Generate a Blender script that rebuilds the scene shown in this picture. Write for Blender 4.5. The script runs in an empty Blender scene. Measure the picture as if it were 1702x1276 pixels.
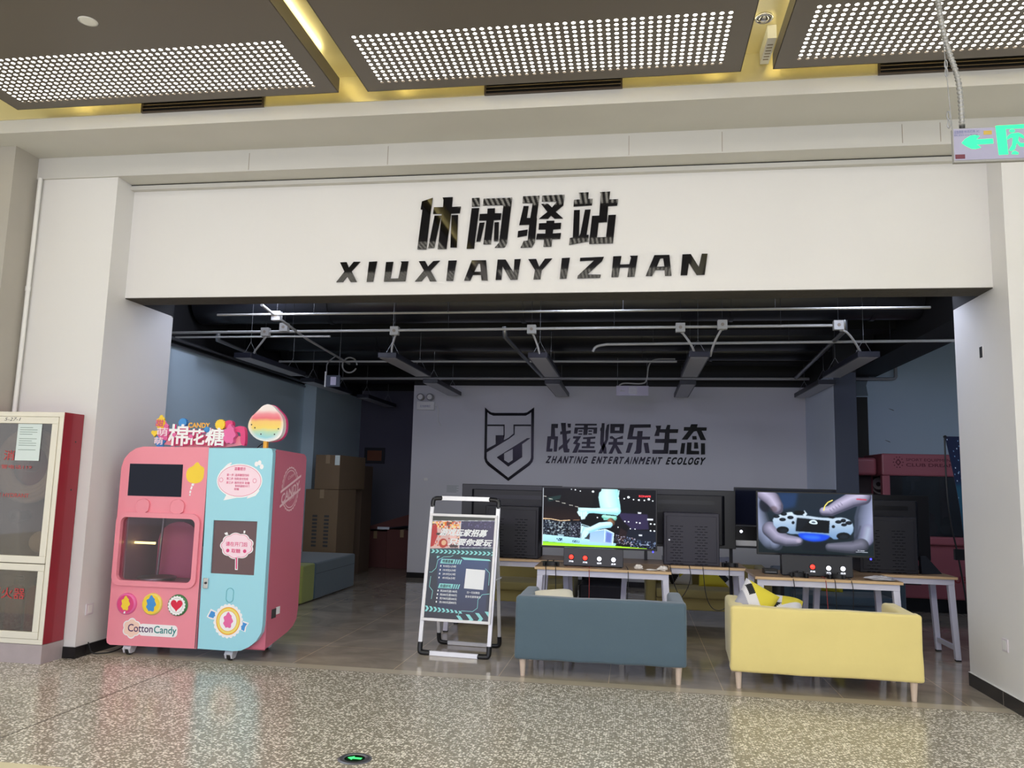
import bpy, math, random
import numpy as np
from mathutils import Vector, Matrix
from mathutils.geometry import tessellate_polygon

SC = bpy.context.scene
COL = SC.collection
R = math.radians
random.seed(7)

# ------------------------------------------------------------------ camera
CAM_YAW, CAM_PITCH, CAM_ROLL, CAM_F = 0.1555, 0.1266, 0.0253, 1305.7
def cam_matrix():
    cy, sy, cp, sp = math.cos(CAM_YAW), math.sin(CAM_YAW), math.cos(CAM_PITCH), math.sin(CAM_PITCH)
    f = Vector((-sy * cp, cy * cp, sp)); r = Vector((cy, sy, 0)); u = r.cross(f)
    cr, sr = math.cos(CAM_ROLL), math.sin(CAM_ROLL)
    r2 = r * cr + u * sr; u2 = u * cr - r * sr
    m = Matrix((r2, u2, -f)).transposed().to_4x4()
    m.translation = Vector((0, 0, 1.4))
    return m
cd = bpy.data.cameras.new('camera')
cd.sensor_width = 36.0; cd.lens = CAM_F * 36.0 / 1702.0; cd.clip_start = 0.05; cd.clip_end = 100
cam = bpy.data.objects.new('camera', cd); COL.objects.link(cam)
cam.matrix_world = cam_matrix()
SC.camera = cam

# ------------------------------------------------------------------ world, lights, exposure
SC.view_settings.view_transform = 'Standard'
SC.view_settings.look = 'None'
SC.view_settings.gamma = 1.0
SC.view_settings.use_curve_mapping = False
SC.view_settings.exposure = 0.35

w = bpy.data.worlds.new('hall_daylight'); SC.world = w; w.use_nodes = True
bg = w.node_tree.nodes['Background']
bg.inputs[0].default_value = (0.88, 0.94, 1.0, 1); bg.inputs[1].default_value = 0.95   # daylight filling the wide mall hall

def area(name, loc, target, sx, sy, power, col):
    l = bpy.data.lights.new(name, 'AREA'); l.shape = 'RECTANGLE'; l.size = sx; l.size_y = sy
    l.energy = power; l.color = col
    o = bpy.data.objects.new(name, l); COL.objects.link(o)
    o.location = loc
    o.rotation_euler = (Vector(target) - Vector(loc)).to_track_quat('-Z', 'Y').to_euler()
    return o
# the rows of ceiling lamps of the mall hall, above and behind the photographer
area('hall_ceiling_lamp', (-1.0, -1.6, 4.3), (-0.9, 3.6, 1.2), 7.0, 1.6, 170, (1.0, 0.985, 0.93))
# violet glow of the led shop front across the hall
area('hall_led_front', (-2.0, -6.0, 2.75), (-0.5, 9.0, 1.6), 6.0, 1.1, 85, (0.62, 0.52, 1.0))

# ------------------------------------------------------------------ materials
def lin(c):
    if isinstance(c, str):
        c = [int(c[i:i + 2], 16) for i in (0, 2, 4)]
    return tuple(((v / 255) / 12.92 if v / 255 <= 0.04045 else ((v / 255 + 0.055) / 1.055) ** 2.4) for v in c[:3])
MC = {}
def mat(name, col, rough=0.5, metal=0.0, emit=None, es=1.0, noise=0.0, nscale=8.0, bump=0.0, bscale=60.0, coat=0.0, spec=None, sheen=0.0):
    m = bpy.data.materials.new(name); m.use_nodes = True
    nt = m.node_tree; b = nt.nodes['Principled BSDF']
    c = lin(col) + (1,)
    b.inputs['Base Color'].default_value = c
    b.inputs['Roughness'].default_value = rough
    b.inputs['Metallic'].default_value = metal
    if spec is not None: b.inputs['Specular IOR Level'].default_value = spec
    if coat: b.inputs['Coat Weight'].default_value = coat; b.inputs['Coat Roughness'].default_value = 0.05
    if sheen: b.inputs['Sheen Weight'].default_value = sheen
    if emit is not None:
        b.inputs['Emission Color'].default_value = lin(emit) + (1,); b.inputs['Emission Strength'].default_value = es
    tc = nt.nodes.new('ShaderNodeTexCoord') if (noise or bump) else None
    if noise:
        n = nt.nodes.new('ShaderNodeTexNoise'); n.inputs['Scale'].default_value = nscale; n.inputs['Detail'].default_value = 4
        nt.links.new(tc.outputs['Object'], n.inputs['Vector'])
        mx = nt.nodes.new('ShaderNodeMix'); mx.data_type = 'RGBA'
        mx.inputs['A'].default_value = tuple(v * (1 - noise) for v in c[:3]) + (1,)
        mx.inputs['B'].default_value = tuple(min(1, v * (1 + noise)) for v in c[:3]) + (1,)
        nt.links.new(n.outputs['Fac'], mx.inputs['Factor']); nt.links.new(mx.outputs['Result'], b.inputs['Base Color'])
    if bump:
        n2 = nt.nodes.new('ShaderNodeTexNoise'); n2.inputs['Scale'].default_value = bscale; n2.inputs['Detail'].default_value = 3
        nt.links.new(tc.outputs['Object'], n2.inputs['Vector'])
        bp = nt.nodes.new('ShaderNodeBump'); bp.inputs['Strength'].default_value = bump; bp.inputs['Distance'].default_value = 0.01
        nt.links.new(n2.outputs['Fac'], bp.inputs['Height']); nt.links.new(bp.outputs['Normal'], b.inputs['Normal'])
    MC[name] = m
    return m
def emat(name, col, s):
    return mat(name, (10, 10, 10), 0.6, emit=col, es=s)
def glass(name, tint=(255, 255, 255), refl=0.12):
    m = bpy.data.materials.new(name); m.use_nodes = True; nt = m.node_tree; nt.nodes.clear()
    o = nt.nodes.new('ShaderNodeOutputMaterial'); mx = nt.nodes.new('ShaderNodeMixShader')
    t = nt.nodes.new('ShaderNodeBsdfTransparent'); t.inputs[0].default_value = lin(tint) + (1,)
    g = nt.nodes.new('ShaderNodeBsdfGlossy'); g.inputs['Roughness'].default_value = 0.03
    lw = nt.nodes.new('ShaderNodeLayerWeight'); lw.inputs[0].default_value = 0.35
    ad = nt.nodes.new('ShaderNodeMath'); ad.operation = 'MULTIPLY_ADD'; ad.inputs[1].default_value = 0.6; ad.inputs[2].default_value = refl
    nt.links.new(lw.outputs['Fresnel'], ad.inputs[0]); nt.links.new(ad.outputs[0], mx.inputs[0])
    nt.links.new(t.outputs[0], mx.inputs[1]); nt.links.new(g.outputs[0], mx.inputs[2]); nt.links.new(mx.outputs[0], o.inputs[0])
    MC[name] = m
    return m
def vcol_mat(name, emission=None, rough=0.4):
    """colour comes from the picture the screen or print carries (colour attribute)"""
    m = bpy.data.materials.new(name); m.use_nodes = True; nt = m.node_tree; b = nt.nodes['Principled BSDF']
    a = nt.nodes.new('ShaderNodeVertexColor'); a.layer_name = 'picture'
    b.inputs['Roughness'].default_value = rough
    if emission:
        b.inputs['Base Color'].default_value = (0.004, 0.004, 0.005, 1); b.inputs['Roughness'].default_value = 0.2; b.inputs['Specular IOR Level'].default_value = 0.15
        nt.links.new(a.outputs[0], b.inputs['Emission Color']); b.inputs['Emission Strength'].default_value = emission
    else:
        nt.links.new(a.outputs[0], b.inputs['Base Color'])
    MC[name] = m
    return m

def floor_terrazzo():
    m = bpy.data.materials.new('terrazzo'); m.use_nodes = True; nt = m.node_tree; b = nt.nodes['Principled BSDF']
    L = nt.links.new
    tc = nt.nodes.new('ShaderNodeTexCoord')
    nz = nt.nodes.new('ShaderNodeTexNoise'); nz.inputs['Scale'].default_value = 60; L(tc.outputs['Object'], nz.inputs['Vector'])
    wv = nt.nodes.new('ShaderNodeMix'); wv.data_type = 'VECTOR'; wv.inputs[0].default_value = 0.012
    L(tc.outputs['Object'], wv.inputs['A']); L(nz.outputs['Color'], wv.inputs['B'])
    def chips(scale, lo, hi, thr):
        v = nt.nodes.new('ShaderNodeTexVoronoi'); v.inputs['Scale'].default_value = scale; L(wv.outputs['Result'], v.inputs['Vector'])
        d = nt.nodes.new('ShaderNodeMapRange'); d.inputs[1].default_value = lo; d.inputs[2].default_value = hi; d.inputs[3].default_value = 1; d.inputs[4].default_value = 0
        L(v.outputs['Distance'], d.inputs[0])
        s = nt.nodes.new('ShaderNodeSeparateColor'); L(v.outputs['Color'], s.inputs[0])
        g = nt.nodes.new('ShaderNodeMath'); g.operation = 'GREATER_THAN'; g.inputs[1].default_value = thr; L(s.outputs[0], g.inputs[0])
        mu = nt.nodes.new('ShaderNodeMath'); mu.operation = 'MULTIPLY'; L(d.outputs[0], mu.inputs[0]); L(g.outputs[0], mu.inputs[1])
        return mu.outputs[0]
    c1 = chips(74, 0.40, 0.58, 0.50); c2 = chips(150, 0.30, 0.5, 0.55); c3 = chips(95, 0.35, 0.5, 0.72)
    def mixc(fac, a, bcol):
        x = nt.nodes.new('ShaderNodeMix'); x.data_type = 'RGBA'
        if hasattr(a, 'links'): L(a, x.inputs['A'])
        else: x.inputs['A'].default_value = lin(a) + (1,)
        x.inputs['B'].default_value = lin(bcol) + (1,); L(fac, x.inputs['Factor'])
        return x.outputs['Result']
    c = mixc(c3, (150, 144, 129), (124, 118, 105))
    c = mixc(c2, c, (198, 191, 174))
    c = mixc(c1, c, (252, 246, 232))
    L(c, b.inputs['Base Color'])
    b.inputs['Roughness'].default_value = 0.22
    b.inputs['Specular IOR Level'].default_value = 0.4
    return m
def floor_tile():
    m = bpy.data.materials.new('polished_tile'); m.use_nodes = True; nt = m.node_tree; b = nt.nodes['Principled BSDF']
    L = nt.links.new
    tc = nt.nodes.new('ShaderNodeTexCoord')
    n = nt.nodes.new('ShaderNodeTexNoise'); n.inputs['Scale'].default_value = 2.2; n.inputs['Detail'].default_value = 6; n.inputs['Distortion'].default_value = 1.2
    L(tc.outputs['Object'], n.inputs['Vector'])
    r = nt.nodes.new('ShaderNodeValToRGB')
    r.color_ramp.elements[0].color = lin((150, 140, 127)) + (1,); r.color_ramp.elements[0].position = 0.3
    r.color_ramp.elements[1].color = lin((182, 172, 156)) + (1,); r.color_ramp.elements[1].position = 0.7
    L(n.outputs['Fac'], r.inputs[0])
    br = nt.nodes.new('ShaderNodeTexBrick'); br.offset = 0; br.inputs['Scale'].default_value = 1.0
    br.inputs['Brick Width'].default_value = 0.8; br.inputs['Row Height'].default_value = 0.8; br.inputs['Mortar Size'].default_value = 0.003
    br.inputs['Color1'].default_value = br.inputs['Color2'].default_value = (1, 1, 1, 1); br.inputs['Mortar'].default_value = (1.9, 1.75, 1.5, 1)
    mp = nt.nodes.new('ShaderNodeMapping'); mp.inputs['Location'].default_value = (0.17, 0.62, 0)
    L(tc.outputs['Object'], mp.inputs[0]); L(mp.outputs[0], br.inputs['Vector'])
    mx = nt.nodes.new('ShaderNodeMix'); mx.data_type = 'RGBA'; mx.blend_type = 'MULTIPLY'; mx.inputs['Factor'].default_value = 1
    L(r.outputs[0], mx.inputs['A']); L(br.outputs['Color'], mx.inputs['B']); L(mx.outputs['Result'], b.inputs['Base Color'])
    b.inputs['Roughness'].default_value = 0.07
    b.inputs['Specular IOR Level'].default_value = 0.6
    return m

# ------------------------------------------------------------------ mesh builder
class MB:
    def __init__(s): s.v = []; s.f = []; s.m = []; s.sm = []
    def add(s, vs, fs, mi=0, smooth=False):
        o = len(s.v); s.v += [tuple(x) for x in vs]
        for f in fs: s.f.append([i + o for i in f]); s.m.append(mi); s.sm.append(smooth)
        return s
    def box(s, x0, x1, y0, y1, z0, z1, mi=0):
        return s.add([(x0, y0, z0), (x1, y0, z0), (x1, y1, z0), (x0, y1, z0), (x0, y0, z1), (x1, y0, z1), (x1, y1, z1), (x0, y1, z1)],
                     [(0, 3, 2, 1), (4, 5, 6, 7), (0, 1, 5, 4), (1, 2, 6, 5), (2, 3, 7, 6), (3, 0, 4, 7)], mi)
    def hexa(s, b4, t4, mi=0):
        return s.add(list(b4) + list(t4), [(0, 3, 2, 1), (4, 5, 6, 7), (0, 1, 5, 4), (1, 2, 6, 5), (2, 3, 7, 6), (3, 0, 4, 7)], mi)
    def tube(s, pts, r, n=10, mi=0, cap=True, smooth=True, r1=None):
        pts = [Vector(p) for p in pts]; k = len(pts); rings = []
        t0 = (pts[1] - pts[0]).normalized()
        up = Vector((0, 0, 1)) if abs(t0.z) < 0.9 else Vector((1, 0, 0))
        nx = t0.cross(up).normalized()
        for i, p in enumerate(pts):
            t = ((pts[min(i + 1, k - 1)] - p).normalized() + (p - pts[max(i - 1, 0)]).normalized()).normalized() if 0 < i < k - 1 else (pts[1] - pts[0] if i == 0 else pts[-1] - pts[-2]).normalized()
            nx = (nx - t * nx.dot(t)).normalized(); ny = t.cross(nx)
            rr = r if r1 is None else r + (r1 - r) * i / (k - 1)
            rings.append([p + (nx * math.cos(a) + ny * math.sin(a)) * rr for a in [2 * math.pi * j / n for j in range(n)]])
        vs = [q for ring in rings for q in ring]; fs = []
        for i in range(k - 1):
            for j in range(n):
                a, b = i * n + j, i * n + (j + 1) % n
                fs.append((a, b, b + n, a + n))
        s.add(vs, fs, mi, smooth)
        if cap:
            s.add(rings[0], [tuple(range(n))[::-1]], mi); s.add(rings[-1], [tuple(range(n))], mi)
        return s
    def cyl(s, p0, p1, r, r1=None, n=20, mi=0, smooth=True): return s.tube([p0, p1], r, n, mi, True, smooth, r1)
    def lathe(s, prof, c, n=24, mi=0, axis='z', smooth=True):
        vs = []
        for (r, h) in prof:
            for j in range(n):
                a = 2 * math.pi * j / n; x, y = r * math.cos(a), r * math.sin(a)
                vs.append({'z': (c[0] + x, c[1] + y, c[2] + h), 'y': (c[0] + x, c[1] + h, c[2] - y), 'x': (c[0] + h, c[1] + x, c[2] + y)}[axis])
        fs = [(i * n + j, i * n + (j + 1) % n, (i + 1) * n + (j + 1) % n, (i + 1) * n + j) for i in range(len(prof) - 1) for j in range(n)]
        s.add(vs, fs, mi, smooth)
        return s
    def prism(s, poly, y0, y1, holes=(), mi=0, plane='xz', smooth=False):
        """polygon in xz (thickness along y), in yz (along x) or in xy (along z)"""
        loops = [list(poly)] + [list(h) for h in holes]
        flat = [p for l in loops for p in l]
        tri = tessellate_polygon([[Vector((p[0], p[1], 0)) for p in l] for l in loops])
        put = {'xz': lambda p, y: (p[0], y, p[1]), 'yz': lambda p, y: (y, p[0], p[1]), 'xy': lambda p, y: (p[0], p[1], y)}[plane]
        n = len(flat)
        vs = [put(p, y0) for p in flat] + [put(p, y1) for p in flat]
        fs = [tuple(t) for t in tri] + [tuple(i + n for i in t[::-1]) for t in tri]
        o = 0
        for l in loops:
            k = len(l)
            fs += [(o + i, o + (i + 1) % k, n + o + (i + 1) % k, n + o + i) for i in range(k)]
            o += k
        return s.add(vs, fs, mi, smooth)
    def sheet(s, poly, y, mi=0, holes=(), plane='xz'):
        loops = [list(poly)] + [list(h) for h in holes]
        flat = [p for l in loops for p in l]
        tri = tessellate_polygon([[Vector((p[0], p[1], 0)) for p in l] for l in loops])
        put = {'xz': lambda p: (p[0], y, p[1]), 'yz': lambda p: (y, p[0], p[1]), 'xy': lambda p: (p[0], p[1], y)}[plane]
        return s.add([put(p) for p in flat], [tuple(t) for t in tri], mi)
    def ball(s, c, r, n=16, k=10, mi=0):
        rx, ry, rz = r if isinstance(r, (tuple, list)) else (r, r, r)
        vs = [(c[0], c[1], c[2] + rz)]
        for i in range(1, k):
            t = math.pi * i / k
            for j in range(n):
                a = 2 * math.pi * j / n
                vs.append((c[0] + rx * math.sin(t) * math.cos(a), c[1] + ry * math.sin(t) * math.sin(a), c[2] + rz * math.cos(t)))
        vs.append((c[0], c[1], c[2] - rz)); e = len(vs) - 1
        fs = [(0, 1 + j, 1 + (j + 1) % n) for j in range(n)]
        for i in range(k - 2):
            fs += [(1 + i * n + j, 1 + (i + 1) * n + j, 1 + (i + 1) * n + (j + 1) % n, 1 + i * n + (j + 1) % n) for j in range(n)]
        fs += [(e, 1 + (k - 2) * n + (j + 1) % n, 1 + (k - 2) * n + j) for j in range(n)]
        return s.add(vs, fs, mi, True)
    def xform(s, M, start=0):
        s.v[start:] = [tuple(M @ Vector(p)) for p in s.v[start:]]
        return s
    def build(s, name, mats, parent=None, origin=None, local=False, bevel=0, seg=2, sub=0):
        me = bpy.data.meshes.new(name)
        off = Vector((0, 0, 0))
        if not local:
            if parent is not None: off = WL.get(parent.name, Vector((0, 0, 0)))
            elif origin is not None: off = Vector(origin)
        me.from_pydata([tuple(Vector(p) - off) for p in s.v], [], s.f)
        for m in (mats if isinstance(mats, (list, tuple)) else [mats]): me.materials.append(MC[m] if isinstance(m, str) else m)
        me.polygons.foreach_set('material_index', s.m); me.polygons.foreach_set('use_smooth', s.sm)
        me.update(); 
        ob = bpy.data.objects.new(name, me); COL.objects.link(ob)
        if parent is not None: ob.parent = parent; WL[ob.name] = off.copy()
        elif origin is not None: ob.location = origin; WL[ob.name] = Vector(origin)
        if bevel:
            b = ob.modifiers.new('bevel', 'BEVEL'); b.width = bevel; b.segments = seg; b.limit_method = 'ANGLE'; b.angle_limit = R(40)
        if sub:
            d = ob.modifiers.new('sub', 'SUBSURF'); d.levels = d.render_levels = sub
        return ob
WL = {}
def tag(o, label, cat, group=None):
    o['label'] = label; o['category'] = cat
    if group: o['group'] = group
    return o
def thing(name, label, cat, loc=(0, 0, 0), rz=0.0, group=None):
    o = bpy.data.objects.new(name, None); COL.objects.link(o); o.location = loc; o.rotation_euler = (0, 0, rz)
    o.empty_display_size = 0.1
    WL[o.name] = Vector(loc)
    return tag(o, label, cat, group)
def struct(mb, name, mats, bevel=0):
    o = mb.build(name, mats, bevel=bevel); o['kind'] = 'structure'; return o
KIDS = {}
def copy_tree(root, loc, label, rz=None, group=None):
    c = root.copy(); COL.objects.link(c); c.location = loc; c['label'] = label
    if rz is not None: c.rotation_euler = (0, 0, rz)
    if group: c['group'] = group
    WL[c.name] = Vector(loc)
    for ch in [o for o in COL.objects if o.parent == root]:
        d = ch.copy(); COL.objects.link(d); d.parent = c
        for g in [o for o in COL.objects if o.parent == ch]:
            e = g.copy(); COL.objects.link(e); e.parent = d
    return c
def ell(cx, cz, rx, rz, n=32, a0=0.0): return [(cx + rx * math.cos(a0 + 2 * math.pi * i / n), cz + rz * math.sin(a0 + 2 * math.pi * i / n)) for i in range(n)]
def rrect(x0, x1, z0, z1, r, n=6):
    out = []
    for cx, cz, a in ((x1 - r, z1 - r, 0), (x0 + r, z1 - r, 90), (x0 + r, z0 + r, 180), (x1 - r, z0 + r, 270)):
        out += [(cx + r * math.cos(R(a + 90 * i / n)), cz + r * math.sin(R(a + 90 * i / n))) for i in range(n + 1)]
    return out
def scallop(cx, cz, r0, r1, lobes, n=8, ez=1.0):
    k = lobes * n
    return [(cx + (r0 + (r1 - r0) * abs(math.sin(math.pi * i / n))) * math.cos(2 * math.pi * i / k), cz + ez * (r0 + (r1 - r0) * abs(math.sin(math.pi * i / n))) * math.sin(2 * math.pi * i / k)) for i in range(k)]
def round_poly(p, it=2):
    for _ in range(it):
        q = []
        for i in range(len(p)):
            a, b = p[i], p[(i + 1) % len(p)]
            q += [(a[0] * .75 + b[0] * .25, a[1] * .75 + b[1] * .25), (a[0] * .25 + b[0] * .75, a[1] * .25 + b[1] * .75)]
        p = q
    return p
def text_geo(s, bold=0.0, shear=0.0, res=3):
    c = bpy.data.curves.new('lettering', 'FONT'); c.body = s; c.resolution_u = res; c.offset = bold; c.shear = shear
    o = bpy.data.objects.new('lettering', c); COL.objects.link(o)
    bpy.context.view_layer.update()
    dg = bpy.context.evaluated_depsgraph_get()
    me = bpy.data.meshes.new_from_object(o.evaluated_get(dg))
    vs = [(v.co.x, v.co.y) for v in me.vertices]; fs = [tuple(p.vertices) for p in me.polygons]
    bpy.data.objects.remove(o); bpy.data.curves.remove(c); bpy.data.meshes.remove(me)
    return vs, fs
def text(mb, s, x0, x1, z0, z1, y, mi=0, bold=0.0, shear=0.0, keep=False, put=None):
    """lettering laid on a plane; fits the box (keep: keep the letter shapes, left-aligned)"""
    vs, fs = text_geo(s, 0.0, shear)
    if not vs: return mb
    ax, bx = min(v[0] for v in vs), max(v[0] for v in vs); az, bz = min(v[1] for v in vs), max(v[1] for v in vs)
    r = bold * (bz - az); ax -= r; bx += r; az -= r; bz += r
    kx, kz = (x1 - x0) / max(bx - ax, 1e-6), (z1 - z0) / max(bz - az, 1e-6)
    put0 = put or (lambda x, z, k: (x, y - k * 1.2e-4, z))
    if put: put0 = lambda x, z, k: put(x, z, k)
    for k, (dx, dz) in enumerate(((0, 0), (1, 1), (-1, 1), (-1, -1), (1, -1)) if bold else ((0, 0),)):
        mb.add([put0(x0 + (v[0] + dx * r - ax) * kx, z0 + (v[1] + dz * r - az) * kz, k) for v in vs], fs, mi)
    return mb
# small painter for the pictures shown on screens and prints
class Canvas:
    def __init__(s, w, h, bg): s.w, s.h = w, h; s.a = np.zeros((h, w, 3)); s.a[:] = np.array(bg) / 255.0
    def mask(s, poly, soft=0):
        ss = 2; W, H = s.w * ss, s.h * ss
        p = np.array(poly, float) * np.array([W, H])
        yy, xx = np.mgrid[0:H, 0:W]; xx = xx + .5; yy = yy + .5
        m = np.zeros((H, W), bool); n = len(p)
        for i in range(n):
            (xa, ya), (xb, yb) = p[i], p[(i + 1) % n]
            if ya == yb: continue
            c = ((ya > yy) != (yb > yy)); xi = (xb - xa) * (yy - ya) / (yb - ya) + xa
            m ^= c & (xx < xi)
        m = m.reshape(s.h, ss, s.w, ss).mean((1, 3))
        for _ in range(soft):
            q = np.pad(m, 1, mode='edge'); m = (q[:-2, 1:-1] + q[2:, 1:-1] + q[1:-1, :-2] + q[1:-1, 2:] + q[1:-1, 1:-1] * 2) / 6
        return m
    def fill(s, poly, col, alpha=1.0, soft=0):
        m = s.mask(poly, soft)[..., None] * alpha; s.a = s.a * (1 - m) + np.array(col) / 255.0 * m; return s
    def grad(s, poly, c0, c1, d=(0, 1), soft=0, alpha=1.0):
        yy, xx = np.mgrid[0:s.h, 0:s.w]; t = xx / s.w * d[0] + yy / s.h * d[1]
        m = s.mask(poly, soft); sel = m > 0.5
        if sel.any(): t = np.clip((t - t[sel].min()) / max(np.ptp(t[sel]), 1e-6), 0, 1)
        c = np.array(c0) / 255.0 * (1 - t[..., None]) + np.array(c1) / 255.0 * t[..., None]
        m = m[..., None] * alpha; s.a = s.a * (1 - m) + c * m; return s
    def speck(s, poly, cols, p, rng, size=1):
        m = s.mask(poly) > 0.5; h, w = (s.h + size - 1) // size, (s.w + size - 1) // size
        sel = rng.random((h, w)) < p; ci = rng.integers(0, len(cols), (h, w))
        sel = np.kron(sel, np.ones((size, size), bool))[:s.h, :s.w]; ci = np.kron(ci, np.ones((size, size), int))[:s.h, :s.w]
        k = m & sel; s.a[k] = (np.array(cols) / 255.0)[ci][k]; return s
    def disc(s, x, y, r, col, alpha=1.0, soft=0):
        return s.fill([(x + r * math.cos(2 * math.pi * i / 20), y + r * s.w / s.h * math.sin(2 * math.pi * i / 20)) for i in range(20)], col, alpha, soft)
    def limb(s, pts, dark, light, lx=-.25, ly=-.35, edge=1.2, alpha=1.0):
        yy, xx = np.mgrid[0:s.h, 0:s.w]; xx = xx + .5; yy = yy + .5
        def sdf(X, Y):
            best = np.full(X.shape, 1e9); rad = np.ones(X.shape)
            for (xa, ya, ra), (xb, yb, rb) in zip(pts, pts[1:]):
                ax, ay, bx, by = xa * s.w, ya * s.h, xb * s.w, yb * s.h; ra_, rb_ = ra * s.w, rb * s.w
                t = np.clip(((X - ax) * (bx - ax) + (Y - ay) * (by - ay)) / max((bx - ax) ** 2 + (by - ay) ** 2, 1e-6), 0, 1)
                r = ra_ + (rb_ - ra_) * t; d = np.hypot(X - ax - (bx - ax) * t, Y - ay - (by - ay) * t) - r
                k = d < best; best = np.where(k, d, best); rad = np.where(k, r, rad)
            return best, rad
        d, r = sdf(xx, yy); rm = np.median(r); d2, r2 = sdf(xx - lx * rm, yy - ly * rm)
        m = np.clip(.5 - d / edge, 0, 1)[..., None] * alpha; t = np.clip(-d2 / r2, 0, 1) ** .6
        c = np.array(dark) / 255.0 * (1 - t[..., None]) + np.array(light) / 255.0 * t[..., None]
        s.a = s.a * (1 - m) + c * m; return s
    def line(s, pts, wd, col, alpha=1.0, soft=0):
        for (xa, ya), (xb, yb) in zip(pts, pts[1:]):
            dx, dy = (xb - xa) * s.w, (yb - ya) * s.h; l = math.hypot(dx, dy) or 1
            nx, ny = -dy / l * wd / 2 / s.w, dx / l * wd / 2 / s.h
            s.fill([(xa + nx, ya + ny), (xb + nx, yb + ny), (xb - nx, yb - ny), (xa - nx, ya - ny)], col, alpha, soft)
        return s
def picture(name, cv, put, mats, parent, local=False):
    """the painted picture as a fine grid of coloured cells; put(u, v) -> point"""
    h, w = cv.h, cv.w
    mb = MB()
    mb.v = [put(i / w, 1 - j / h) for j in range(h + 1) for i in range(w + 1)]
    mb.f = [(j * (w + 1) + i, (j + 1) * (w + 1) + i, (j + 1) * (w + 1) + i + 1, j * (w + 1) + i + 1) for j in range(h) for i in range(w)]
    mb.m = [0] * len(mb.f); mb.sm = [False] * len(mb.f)
    o = mb.build(name, mats, parent, local=local)
    a = np.clip(cv.a.reshape(-1, 3), 0, 1); a = np.where(a <= 0.04045, a / 12.92, ((a + 0.055) / 1.055) ** 2.4)
    col = np.concatenate([np.repeat(a, 4, 0), np.ones((len(a) * 4, 1))], 1).astype(np.float32)
    at = o.data.color_attributes.new('picture', 'FLOAT_COLOR', 'CORNER'); at.data.foreach_set('color', col.ravel())
    return o
def homog(src):
    """map from four measured corners (tl, tr, br, bl) to the unit square, v down"""
    dst = [(0, 0), (1, 0), (1, 1), (0, 1)]; A = []; b = []
    for (x, y), (u, v) in zip(src, dst):
        A += [[x, y, 1, 0, 0, 0, -u * x, -u * y], [0, 0, 0, x, y, 1, -v * x, -v * y]]; b += [u, v]
    h = np.append(np.linalg.solve(np.array(A, float), np.array(b, float)), 1).reshape(3, 3)
    def f(p):
        q = h @ np.array([p[0], p[1], 1.0]); return (q[0] / q[2], q[1] / q[2])
    return f
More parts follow.
